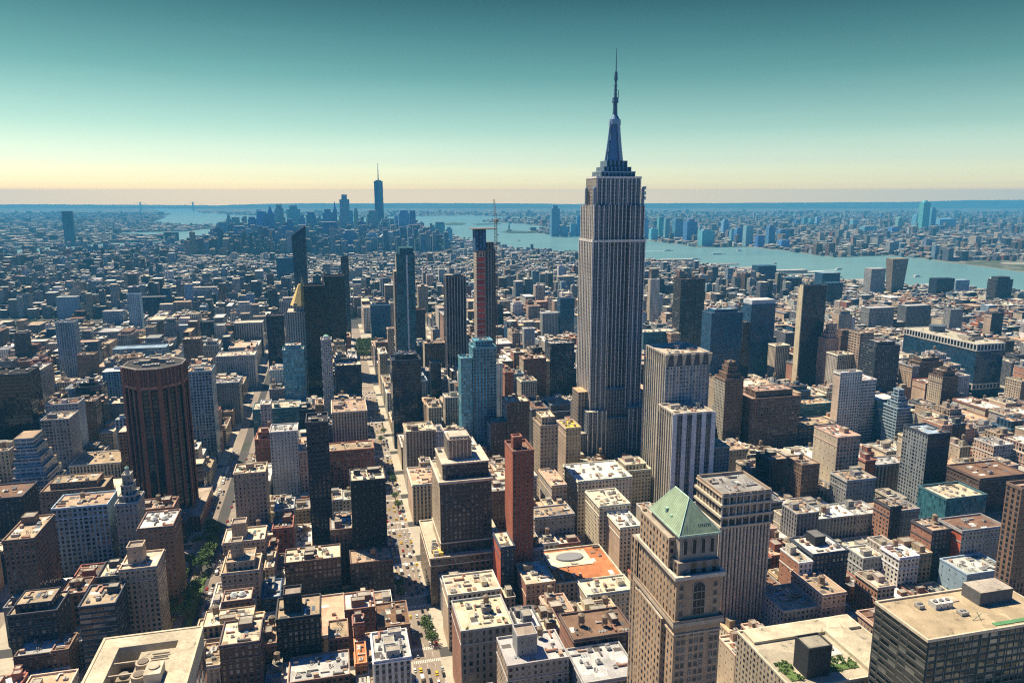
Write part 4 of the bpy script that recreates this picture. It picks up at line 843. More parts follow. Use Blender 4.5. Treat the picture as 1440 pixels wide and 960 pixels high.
TR = [
 ('a', 'brown brick apartment building with tan roof and brown lift house, left edge', -224.4, -205.1, 535.1, 575.1, 71.0, 'brown', 'punch', 'tan', 'b1'),
 ('a', 'wide pale apartment slab with a window grid and white roof box at the left', -213.9, -175.2, 594.6, 622.6, 67.5, 'lblue', 'grid', 'tan', 'w1'),
 ('o', 'dark office building cut by the left edge, above the brown apartment building', -295.0, -258.2, 661.1, 695.1, 55.0, 'dark', 'punch', 'brown', ''),
 ('a', 'long brown terraced building with setback top floors behind the pale window grid slab', -243.4, -194.9, 659.1, 685.1, 58.1, 'brown', 'punch', 'tan', 't2b'),
 ('o', 'low block with a wide yellow-tan roof and dark tanks left of the bronze-piered tower', -265.4, -218.2, 795.4, 835.4, 33.5, 'cream', 'pier', 'tan', 'm'),
 ('o', 'white stepped office building with terraces falling away to the right, far left', -285.2, -269.7, 728.8, 752.8, 86.0, 'lgrey', 'band', 'tan', 'z'),
 ('a', 'grey apartment block with small square windows between the white stepped office and the yellow roof', -292.0, -266.1, 813.0, 843.0, 78.0, 'grey', 'grid', 'tan', 'b1'),
 ('a', 'slim pale blue tower with white floor bands at the left', -428.4, -401.0, 1296.6, 1318.6, 104.0, 'lblue', 'grid', 'tan', ''),
 ('o', 'long low pale blue office building with a sloping glass roof behind the bronze-piered tower', -366.5, -282.5, 1359.5, 1389.5, 45.8, 'lblue', 'band', 'lblue', ''),
 ('o', 'white office tower with a square window grid, right behind the bronze-piered tower', -162.9, -135.4, 867.6, 897.6, 107.5, 'lblue', 'grid', 'tan', 'b1'),
 ('a', 'tiered grey apartment building with a round lantern on top beside the bronze-piered tower', -168.6, -153.1, 590.6, 612.6, 68.5, 'grey', 'punch', 'cream', 't3l'),
 ('a', 'brown corner building with a bright cream roof and domed skylights above the tree-lined avenue', -142.9, -119.3, 544.6, 574.6, 66.2, 'brown', 'punch', 'white', 's2'),
 ('a', 'tan art deco apartment building with a tall roof tower by the avenue trees', -139.9, -117.7, 482.9, 506.9, 66.0, 'tan', 'punch', 'cream', 'T'),
 ('a', 'dark balcony apartment building with a yellow-tan roof and red brick lift house', -156.2, -135.9, 455.6, 481.6, 58.2, 'navy', 'band', 'tan', 'b1'),
 ('a', 'dark apartment building with a curved terrace roof and water tank in the bottom left corner', -205.8, -177.9, 483.5, 507.5, 43.3, 'dark', 'punch', 'tan', 't2w'),
 ('l', 'low row house with a pale flat roof at the bottom left, first from the left', -198.4, -178.1, 467.6, 485.6, 24.0, 'dbrown', 'punch', 'lgrey', ''),
 ('l', 'low row house with a brown roof between the pale roofs at the bottom left', -178.0, -168.5, 467.4, 485.4, 24.8, 'brown', 'punch', 'brown', ''),
 ('l', 'low row house with an off-white roof beside the dark balcony building', -174.6, -165.5, 485.5, 501.5, 18.5, 'grey', 'punch', 'white', 'b1'),
 ('a', 'tan building with a square brick roof tower just right of the avenue underpass', -86.1, -56.7, 541.6, 565.6, 50.0, 'tan', 'punch', 'cream', 'T'),
 ('a', 'tan stepped building with an open topped roof tower beside the avenue median trees', -79.3, -55.6, 483.4, 507.4, 55.4, 'tan', 'punch', 'tan', 'Tt2'),
 ('a', 'brown building with a cream mansard roof above the median trees', -75.5, -58.2, 455.1, 469.1, 50.5, 'brown', 'punch', 'cream', 's2'),
 ('a', 'wide dark brown apartment slab with pale window panels in the middle of the block', -42.2, -2.3, 523.3, 545.3, 38.0, 'dbrown', 'grid', 'cream', 'b2'),
 ('a', 'dark brown brick building beside the avenue in front of the black slab tower', 4.7, 36.1, 522.4, 544.4, 32.0, 'dbrown', 'punch', 'tan', 'w1'),
 ('s', 'plain black slab building beside the avenue, few windows, cream roof pavilions', 7.6, 33.8, 544.7, 570.7, 88.0, 'black', 'blank', 'cream', 'b2'),
 ('s', 'slim black office tower left of the brick curved building, thin and window gridded', -24.8, -7.6, 593.1, 619.1, 121.2, 'dark', 'pier', 'dark', 'b1'),
 ('a', 'pale slab building with a centre column of square windows left of the slim black tower', -64.8, -38.8, 726.7, 752.7, 74.9, 'lgrey', 'centre', 'lgrey', ''),
 ('a', 'tan brick apartment building with a planted roof terrace above the street underpass', -85.9, -60.6, 618.9, 642.9, 74.4, 'tan', 'punch', 'cream', 'b1g'),
 ('o', 'long teal fronted office building with a cream roof two blocks behind the pale slab', -93.9, -42.2, 863.6, 893.6, 61.0, 'teal', 'band', 'cream', 'b2'),
 ('a', 'red brick apartment block with a bowed cream roofline beside the avenue', -13.1, 35.7, 747.4, 773.4, 43.8, 'red', 'grid', 'tan', ''),
 ('o', 'navy glass cube building right of the lattice tower', 1.0, 35.5, 1019.9, 1049.9, 71.8, 'navy', 'curtain', 'cream', 'm'),
 ('s', 'slim white lattice patterned tower in front of the big black tower', -14.7, -2.6, 878.4, 896.4, 135.0, 'lgrey', 'lattice', 'white', 'l'),
 ('s', 'lower left shaft of the paired black towers', -38.0, -9.5, 1086.8, 1116.8, 175.0, 'black', 'curtain', 'black', ''),
 ('s', 'taller right shaft of the paired black towers', -11.6, 22.2, 1281.4, 1315.4, 168.5, 'black', 'curtain', 'black', ''),
 ('o', 'white classical office building left of the paired black towers', -96.6, -51.0, 1459.8, 1483.8, 106.2, 'lgrey', 'pier', 'cream', 't2'),
 ('g', 'light blue glass tower below the white classical office building', -66.4, -39.2, 999.1, 1021.1, 101.2, 'aqua', 'curtain', 'cream', 't2'),
 ('g', 'dark blue tower left of the white classical office building', -96.0, -70.7, 1139.8, 1165.8, 126.0, 'navy', 'curtain', 'navy', ''),
 ('s', 'very slim dark tower standing right behind the paired black towers', 22.2, 38.3, 1603.8, 1621.8, 175.0, 'dark', 'grid', 'black', ''),
 ('g', 'teal glass tower with stepped crown and a tan side strip in the centre left', 88.4, 113.7, 1026.1, 1048.1, 222.5, 'teal', 'tealtower', 'teal', ''),
 ('g', 'dark teal stepped tower below the teal glass crown tower, beside the avenue', 66.1, 100.8, 869.0, 899.0, 108.0, 'navy', 'curtain', 'navy', 't2'),
 ('s', 'dark tower with pale vertical ribs and a flat crown, right of the teal glass tower', 155.9, 184.1, 1021.5, 1043.5, 190.0, 'dark', 'ribs', 'dark', ''),
 ('g', 'turquoise glass apartment tower with vertical balcony lines, centre of its cluster', 142.4, 167.8, 752.8, 776.8, 143.0, 'aqua', 'grid', 'aqua', 't2'),
 ('g', 'lower turquoise wing at the left of the turquoise apartment tower', 129.4, 141.6, 753.5, 771.5, 132.0, 'aqua', 'curtain', 'aqua', ''),
 ('o', 'blank pale blue party wall slab to the right of the turquoise apartment tower', 168.5, 185.0, 797.3, 819.3, 114.0, 'white', 'blankstripe', 'white', ''),
 ('o', 'dark blue office building between the black towers and the teal glass tower', 76.9, 117.5, 1535.1, 1559.1, 80.0, 'blue', 'curtain', 'blue', ''),
 ('a', 'narrow tan building left of the foot of the teal glass tower', 88.0, 98.6, 1226.9, 1242.9, 85.0, 'tan', 'punch', 'tan', ''),
 ('o', 'dark blue gridded office building with a white penthouse left of the giant stone skyscraper', 302.7, 339.3, 1000.7, 1028.7, 92.0, 'navy', 'grid', 'lgrey', 'w1'),
 ('o', 'deep blue slab building left of the giant stone skyscraper', 456.0, 486.7, 1440.1, 1462.1, 95.0, 'blue', 'curtain', 'blue', ''),
 ('o', 'small stone building with a large arch left of the deep blue slab', 420.2, 455.5, 1447.0, 1467.0, 65.8, 'lgrey', 'pier', 'lgrey', ''),
 ('o', 'tan stone building with a flat peach roof left of the dark ledged tower', 64.8, 88.7, 650.6, 696.6, 38.0, 'cream', 'pier', 'peach', 'm'),
 ('s', 'slender red-brown brick tower with a narrow cap in the centre', 117.5, 132.9, 476.4, 500.4, 125.0, 'red', 'redtower', 'brown', 'T'),
 ('o', 'department store with a flat orange roof and an oval skylight', 143.5, 193.5, 454.7, 504.7, 34.1, 'cream', 'punch', 'orange', 'O'),
 ('l', 'stone building with a small green mansard roof left of the arcaded cream block', 151.6, 185.5, 540.1, 560.1, 45.0, 'grey', 'punch', 'tan', ''),
 ('o', 'cream arcaded block with a light roof full of vents left of the concrete-piered tower', 206.8, 258.7, 593.8, 637.8, 50.0, 'cream', 'punch', 'white', 'm2'),
 ('o', 'cream building with rows of windows just below the arcaded block', 207.5, 234.7, 541.2, 575.2, 48.5, 'cream', 'punch', 'cream', 'm'),
 ('o', 'cream corner building with a smooth white roof left of the foot of the concrete tower', 213.6, 232.4, 510.8, 540.8, 42.8, 'cream', 'punch', 'white', 'm'),
 ('l', 'narrow building with a bright red-orange side wall in the centre', 107.2, 117.4, 469.8, 495.8, 58.5, 'navy', 'punch', 'cream', 'R'),
 ('a', 'foreground building with arched top windows and a terrace roof at the bottom centre', 64.3, 95.9, 386.9, 420.9, 51.2, 'grey', 'arch', 'cream', 'w1b1g'),
 ('l', 'cream roofed building with a brown roof hut below the podium of the ledged tower', 66.1, 102.0, 447.7, 473.7, 40.0, 'cream', 'punch', 'cream', 'b1'),
 ('l', 'grey brick building with a blank tower block and rooftop tanks at the bottom centre', 80.3, 113.8, 336.4, 362.4, 60.0, 'grey', 'punch', 'lgrey', 'Tw1'),
 ('l', 'long dark arcaded building with two round water tanks left of the green roofed tower', 121.2, 157.0, 350.3, 376.3, 60.0, 'dbrown', 'arch', 'brown', 'w2b1'),
 ('l', 'grey roofed building at the bottom edge left of the green roofed tower', 116.4, 146.8, 318.7, 348.7, 56.2, 'grey', 'punch', 'lgrey', 'm'),
 ('o', 'grey building covered in rooftop machinery beside the avenue at the bottom', 12.5, 31.3, 345.5, 371.5, 67.5, 'lgrey', 'pier', 'lgrey', 'M'),
 ('l', 'building with a flat brown roof and framed terrace beside the avenue', 19.7, 41.3, 454.6, 484.6, 18.8, 'brown', 'punch', 'brown', 'b1'),
 ('l', 'long low building with a pale planted roof at the bottom left of centre', -33.3, 0.3, 386.5, 410.5, 34.5, 'brown', 'punch', 'lgrey', 'm'),
 ('a', 'almost black apartment building with a stepped dark roof tower, bottom left of centre', -40.2, -15.2, 414.3, 438.3, 57.5, 'black', 'punch', 'tan', 'T'),
 ('a', 'dark brown apartment building with small lit windows and a green edged neighbour at the bottom', -67.4, -46.7, 386.7, 410.7, 62.5, 'dbrown', 'punch', 'cream', 'b1'),
 ('l', 'low building with an off-white roof right of the almost black apartment building', -11.2, 0.5, 419.5, 439.5, 37.4, 'brown', 'punch', 'tan', ''),
 ('l', 'small building with an orange painted roof terrace near the bottom left of centre', 3.8, 10.4, 401.8, 427.8, 30.0, 'orange', 'punch', 'orange', ''),
 ('l', 'cream roofed building just left of the department store with the orange roof', 119.6, 140.3, 446.5, 476.5, 41.2, 'tan', 'punch', 'cream', 'b1'),
 ('l', 'pale roofed building right below the orange roofed department store', 153.9, 187.4, 419.5, 439.5, 43.7, 'cream', 'punch', 'cream', 'b1'),
 ('l', 'peach roofed narrow office building left of the stepped stone base', 175.6, 189.0, 572.1, 612.1, 57.5, 'tan', 'punch', 'peach', ''),
 ('o', 'round cornered stone office building with a green lantern behind the red-brown tower', 179.0, 195.9, 620.4, 646.4, 95.0, 'tan', 'punch', 'cream', 't2'),
 ('o', 'beige office building with a bright yellow roof at the foot of the giant stone skyscraper', 215.0, 230.2, 655.5, 681.5, 80.0, 'tan', 'punch', 'yellow', ''),
 ('o', 'dark brown loft building above the round cornered stone building', 173.5, 198.2, 728.4, 752.4, 88.5, 'dbrown', 'punch', 'cream', 'w1'),
 ('o', 'beige stone block with a columned top floor left of the ledged tower', 67.4, 97.2, 727.0, 757.0, 65.2, 'tan', 'pier', 'cream', 'b2'),
 ('o', 'stacked concrete office building with ledges and tall columns, right of the green roofed tower', 239.5, 274.7, 404.7, 438.7, 110.5, 'tan', 'ribs', 'grey', 'mK'),
 ('s', 'black office tower with fine horizontal lines right of the giant stone skyscraper', 646.2, 696.6, 1283.5, 1315.5, 146.2, 'black', 'band', 'black', ''),
 ('g', 'blue glass tower with a stepped flat crown right of the black lined tower', 563.2, 616.5, 1012.5, 1042.5, 125.0, 'blue', 'curtain', 'lblue', 't2'),
 ('g', 'blue glass tower with a white cap, second of the glass pair', 664.4, 708.8, 1067.0, 1095.0, 127.0, 'blue', 'curtain', 'white', 'c'),
 ('g', 'dark glass tower with a bright cream side strip, tallest of the right cluster', 678.1, 717.9, 954.0, 967.0, 170.0, 'navy', 'curtain', 'lblue', 'S'),
 ('o', 'white slab tower with vertical lines and a triangular spire beside the giant stone skyscraper', 748.0, 772.1, 1645.4, 1661.4, 105.0, 'white', 'pier', 'white', ''),
 ('a', 'brown brick hotel with a stepped roof and a pale cornice band', 461.9, 526.9, 731.3, 761.3, 72.5, 'brown', 'grid', 'pink', 't2'),
 ('o', 'slim brown stepped tower with a navy side left of the brown brick hotel', 432.6, 456.1, 739.2, 763.2, 95.0, 'brown', 'punch', 'tan', 't3'),
 ('o', 'white office tower with a punched window wall and teal bands at the right', 611.4, 639.5, 743.2, 769.2, 82.5, 'white', 'band', 'white', 'W'),
 ('o', 'tall plain white slab behind the white office tower with teal bands', 580.4, 610.7, 734.0, 746.0, 95.2, 'white', 'punch', 'white', ''),
 ('o', 'stepped teal banded wing on the right of the white office tower', 640.8, 669.4, 740.2, 762.2, 58.2, 'teal', 'band', 'white', 'z'),
 ('o', 'low stepped grey wing furthest right beside the white office tower', 623.6, 641.9, 688.0, 710.0, 62.5, 'lblue', 'band', 'white', 't3'),
 ('o', 'blue grey gridded office building behind the white office tower', 697.9, 735.7, 817.9, 845.9, 104.8, 'navy', 'grid', 'lgrey', 't2'),
 ('o', 'beige setback office building left of the blue grey gridded office', 721.8, 744.1, 878.9, 902.9, 111.0, 'tan', 'band', 'cream', ''),
 ('o', 'pink office building with a bright plain east wall at the right', 442.0, 466.1, 555.3, 589.3, 85.0, 'pink', 'grid', 'pink', 'b1'),
 ('g', 'tall grey glass tower with a pale east face at the far right', 523.3, 548.2, 537.3, 567.3, 86.4, 'navy', 'curtain', 'lblue', 'G'),
 ('g', 'low teal glass building right of the tall grey glass tower', 484.3, 525.0, 471.2, 501.2, 55.0, 'teal', 'curtain', 'cream', 'm'),
 ('o', 'dark brown block at the right edge with small white windows', 525.4, 575.2, 480.2, 514.2, 66.2, 'dbrown', 'punch', 'brown', ''),
 ('l', 'navy office building with a black roof box right of the columned hall', 311.4, 339.5, 405.8, 431.8, 60.0, 'navy', 'punch', 'white', 'B'),
 ('l', 'small white painted building attached to the left of the navy office building', 300.6, 311.1, 404.9, 426.9, 55.5, 'white', 'punch', 'tan', 'b1'),
 ('l', 'corner loft building with arched cornice windows and cluttered cream roof', 273.4, 299.0, 379.9, 409.9, 38.0, 'grey', 'punch', 'tan', 'm'),
 ('l', 'salmon brick loft building above the garden roof', 299.1, 316.6, 376.8, 410.8, 47.6, 'pink', 'punch', 'tan', 'w1'),
 ('l', 'grey loft building with two roof boxes at the upper right of the navy office building', 429.3, 459.0, 522.8, 544.8, 57.0, 'grey', 'punch', 'tan', 'b2'),
 ('l', 'grey loft building with a blank pale upper wall near the columned hall', 348.0, 367.8, 476.0, 496.0, 55.0, 'grey', 'pier', 'tan', 'b1'),
 ('l', 'tall dark loft building with a pink side wall right of the grey loft', 420.3, 430.9, 460.5, 478.5, 60.0, 'dark', 'punch', 'tan', ''),
 ('l', 'blue grey loft building attached right of the tall dark loft building', 432.3, 449.8, 462.2, 484.2, 55.0, 'grey', 'punch', 'tan', 'm'),
 ('l', 'dark loft building with a salmon side wall below the tall grey glass tower', 421.3, 438.3, 419.0, 439.0, 58.6, 'dark', 'punch', 'tan', 'w1'),
 ('l', 'grey loft building with a red east wall at the right', 440.1, 479.0, 411.4, 433.4, 60.0, 'grey', 'punch', 'brown', 'bR'),
 ('l', 'white loft building topped by a wooden water tank at the right', 380.4, 397.1, 403.5, 421.5, 50.0, 'white', 'punch', 'white', 'w1'),
 ('l', 'pale building with small roof decks left of the white tank topped loft', 365.7, 382.1, 421.2, 439.2, 42.9, 'lgrey', 'punch', 'cream', 'b1'),
 ('l', 'blue grey building with a pink east wall above the dark glass office', 420.8, 456.0, 385.0, 409.0, 42.0, 'lblue', 'blank', 'lgrey', 'm'),
 ('l', 'black loft with white window columns left of the pink office building', 397.7, 418.4, 590.6, 614.6, 54.5, 'dark', 'ribs', 'tan', 'b1'),
 ('l', 'brown loft with a bright peach east wall near the pink office building', 403.7, 422.0, 550.7, 574.7, 63.5, 'brown', 'punch', 'tan', 'w1'),
 ('l', 'brown office block in the middle distance right of the giant stone skyscraper', 558.3, 575.4, 1137.0, 1157.0, 72.0, 'tan', 'punch', 'tan', ''),
 ('o', 'wide teal sided office building right behind the giant stone skyscraper', 516.3, 575.9, 1156.9, 1186.9, 72.8, 'teal', 'punch', 'cream', 'm'),
 ('o', 'low block with a curved green and cream roof right of the brown brick hotel', 574.8, 622.8, 796.3, 822.3, 40.0, 'teal', 'band', 'peach', 'm'),
 ('o', 'drum shaped office building with a tan roof right of the brown brick hotel', 527.5, 579.6, 730.4, 760.4, 35.5, 'navy', 'band', 'tan', 'm'),
 ('o', 'long building with tall white window piers and a blue roof at the right', 517.3, 560.8, 590.8, 610.8, 38.8, 'grey', 'ribs', 'lgrey', 'm'),
 ('o', 'cream stone building left of the dark stepped glass tower at the lower right distance', 695.5, 721.3, 888.9, 912.9, 79.5, 'cream', 'pier', 'cream', 'b1'),
 ('a', 'pinkish stepped apartment tower behind the pink office building', 708.7, 729.3, 932.0, 952.0, 93.5, 'pink', 'punch', 'tan', 't3'),
 ('a', 'rust brown stepped apartment tower right of the cream strip glass tower', 787.5, 809.9, 1002.1, 1020.1, 83.8, 'brown', 'punch', 'tan', 't2'),
 ('s', 'tall tan tower cut off by the right edge of the photo', 414.0, 435.1, 347.8, 358.8, 120.0, 'brown', 'pier', 'tan', ''),
 ('o', 'brown brick office block between the teal glass crown tower and the ribbed dark tower', 132.9, 165.4, 1094.6, 1116.6, 83.0, 'brown', 'grid', 'tan', 'b1'),
 ('g', 'narrow navy building right of the unfinished tower', 329.5, 346.1, 1483.6, 1499.6, 80.0, 'navy', 'curtain', 'navy', ''),
 ('o', 'blue slab rising above the white classical office building', -186.3, -125.4, 2765.4, 2789.4, 88.8, 'blue', 'curtain', 'blue', ''),
 ('a', 'white slab building with floor bands right of the unfinished tower', 334.6, 354.6, 1270.9, 1286.9, 67.0, 'white', 'band', 'white', ''),
 ('a', 'rose brown building behind the white slab with floor bands', 410.5, 437.6, 1523.8, 1541.8, 70.0, 'pink', 'grid', 'tan', ''),
 ('a', 'pale building just left of the giant stone skyscraper near the river', 656.0, 707.0, 2095.6, 2115.6, 70.0, 'lgrey', 'grid', 'cream', ''),
 ('o', 'dark brick tower right beside the teal glass crown tower', 136.8, 159.3, 1290.3, 1310.3, 105.0, 'dbrown', 'grid', 'brown', ''),
 ('g', 'dark slit of a tower standing between the two blue glass towers', 628.8, 642.6, 1030.9, 1050.9, 105.0, 'navy', 'curtain', 'navy', ''),
 ('g', 'light blue low tower left of the flat crowned blue glass tower', 701.9, 721.8, 1298.2, 1318.2, 82.0, 'aqua', 'curtain', 'aqua', ''),
 ('o', 'cream framed building left of the foot of the cream strip tower', 668.5, 693.5, 998.7, 1018.7, 72.8, 'cream', 'pier', 'cream', ''),
 ('g', 'navy slab near the river above the cream strip tower', 1288.6, 1342.8, 1899.5, 1925.5, 70.0, 'navy', 'curtain', 'blue', ''),
 ('g', 'wide navy block right of the top of the cream strip tower', 1326.5, 1373.9, 1758.2, 1784.2, 70.0, 'navy', 'curtain', 'blue', ''),
 ('o', 'grey riverside office block below the flared tower', 1116.9, 1179.6, 1338.9, 1364.9, 67.0, 'grey', 'grid', 'lgrey', 'm'),
 ('o', 'blue grey office block right below the flared tower', 1212.2, 1276.7, 1341.0, 1367.0, 68.0, 'slate', 'pier', 'lgrey', 'm'),
 ('a', 'slim grey tower in the blocks near the river at the right', 1263.5, 1296.0, 1275.1, 1293.1, 68.0, 'grey', 'punch', 'grey', ''),
 ('a', 'slim dark tower near the right edge below the river', 1328.6, 1359.4, 1235.5, 1253.5, 64.0, 'dark', 'punch', 'dark', ''),
 ('a', 'grey brown tower right of the cream strip tower', 939.8, 969.7, 1206.9, 1226.9, 80.0, 'stone', 'punch', 'tan', 't2'),
 ('a', 'dark apartment slab left of the rose brown office block', -445.6, -391.8, 1927.9, 1947.9, 65.0, 'navy', 'grid', 'slate', ''),
 ('a', 'pale apartment building far left beyond the slim pale blue tower', -471.2, -431.5, 1701.0, 1723.0, 65.0, 'lblue', 'grid', 'lgrey', ''),
 ('o', 'navy office building left of the columned pale office block', -236.5, -213.3, 1433.8, 1455.8, 75.0, 'navy', 'curtain', 'slate', ''),
 ('a', 'pale blue block behind the slim pale blue tower', -644.9, -598.6, 1976.8, 1998.8, 65.0, 'lblue', 'punch', 'lgrey', ''),
 ('a', 'dark slab in the far left housing blocks', -920.2, -888.1, 3152.1, 3174.1, 70.0, 'navy', 'punch', 'navy', ''),
 ('g', 'dark blue building in the shade left of the dark teal stepped tower', 125.2, 138.7, 965.5, 983.5, 81.0, 'navy', 'curtain', 'blue', ''),
 ('a', 'pale ribbed apartment building left of the turquoise apartment tower', 128.6, 149.6, 864.3, 884.3, 60.5, 'lgrey', 'pier', 'cream', 'b1'),
 ('a', 'grey green office block with rooftop machinery behind the arcaded block', 156.1, 173.0, 729.3, 749.3, 67.0, 'dbrown', 'punch', 'tan', 'm'),
 ('s', 'very tall lone blue tower rising on the left horizon', -1638.7, -1577.8, 5298.9, 5328.9, 216.0, 'blue', 'curtain', 'blue', ''),
 ('a', 'wide dark housing slab by the water on the left', -1049.7, -967.2, 5315.8, 5345.8, 75.0, 'navy', 'punch', 'navy', ''),
 ('o', 'white colonnaded office building in the left middle distance', -385.7, -291.8, 2140.1, 2170.1, 55.0, 'white', 'pier', 'cream', 't2'),
 ('o', 'pale office block with columned upper floors left of the blue glass tower', -182.7, -131.1, 1473.3, 1501.3, 65.0, 'lgrey', 'ribs', 'cream', 'm'),
 ('o', 'large white stone block below the columned office block', -181.2, -123.6, 1219.3, 1253.3, 53.2, 'lgrey', 'punch', 'cream', 'm2'),
 ('a', 'brown turreted apartment building left of the large white stone block', -229.8, -204.8, 1229.5, 1251.5, 81.0, 'brown', 'punch', 'cream', 'w1'),
 ('a', 'rose brown office block above the pale blue sloping roof', -353.7, -315.8, 1816.5, 1838.5, 65.0, 'pink', 'grid', 'tan', ''),
 ('a', 'pale stone building left of the white colonnaded office building', -388.3, -359.3, 1843.5, 1861.5, 57.5, 'lgrey', 'punch', 'cream', ''),
 ('a', 'brown slab apartment building right of the slim pale blue tower', -361.1, -338.8, 1164.0, 1184.0, 76.2, 'brown', 'punch', 'tan', 'w1'),
 ('a', 'tall teal grey apartment tower in the left distance', -416.2, -391.6, 1684.6, 1704.6, 100.0, 'lblue', 'punch', 'lblue', ''),
 ('a', 'dark slab tower near the left edge in the middle distance', -506.3, -488.9, 1342.6, 1364.6, 82.0, 'dark', 'punch', 'dark', ''),
 ('o', 'dark office tower at the left edge beyond the white stepped office', -360.9, -321.9, 875.9, 911.9, 113.0, 'black', 'curtain', 'black', ''),
 ('a', 'stone apartment building with stepped cream roof right of the large white stone block', -81.5, -71.0, 826.8, 846.8, 76.2, 'lgrey', 'punch', 'cream', ''),
 ('o', 'grey office building behind the white square gridded tower', -158.4, -126.2, 1024.6, 1050.6, 56.1, 'grey', 'punch', 'grey', 'm'),
 ('g', 'grey slab tower at the riverside, left of the flared tower', 1544.4, 1593.4, 1857.8, 1887.8, 95.0, 'lgrey', 'pier', 'lgrey', ''),
 ('s', 'tower that flares outward towards its top at the riverside', 1708.7, 1766.4, 1965.7, 1995.7, 112.5, 'tan', 'pier', 'tan', 'F'),
 ('g', 'dark riverside building below the far shore at the right', 1739.3, 1802.5, 1816.7, 1846.7, 65.0, 'navy', 'curtain', 'navy', ''),
 ('g', 'pale teal glass building beside the dark riverside building', 1838.3, 1887.7, 1846.6, 1871.6, 55.0, 'lblue', 'curtain', 'lblue', ''),
 ('a', 'stepped dark riverside building near the right edge', 1797.6, 1853.5, 1669.0, 1699.0, 75.0, 'dark', 'punch', 'dark', 't2'),
 ('g', 'blue glass riverside block in the middle right', 1397.5, 1464.8, 2216.4, 2256.4, 75.0, 'blue', 'curtain', 'blue', ''),
 ('g', 'rounded blue glass riverside building left of the grey slab tower', 1566.7, 1633.9, 2109.1, 2149.1, 57.5, 'blue', 'curtain', 'lblue', ''),
 ('o', 'long low riverside warehouse behind the black lined tower', 1251.2, 1412.7, 2267.4, 2317.4, 40.0, 'brown', 'punch', 'brown', ''),
]
for i, (k, lab, s0, s1, t0, t1, z, wall, sty, roof, ft) in enumerate(TR):
    bld(KN[k], lab, KC[k], (s0, s1, t0, t1), z, wall, sty, roof, ft, 100 + i)
add(None, 'x', lambda m: None) if False else None
def spire_wedge():
    for o in C.objects:
        if o.get('label', '').startswith('white slab tower with vertical lines and a triangular'):
            add(o, 'wedge', lambda m: m.prism([(-12, -6), (-6, -6), (-6, 6), (-12, 6)], 0, 118, (.66, .6, .46), pts1=[(-8, -.5), (-7.4, -.5), (-7.4, .5), (-8, .5)]))
            return
spire_wedge()
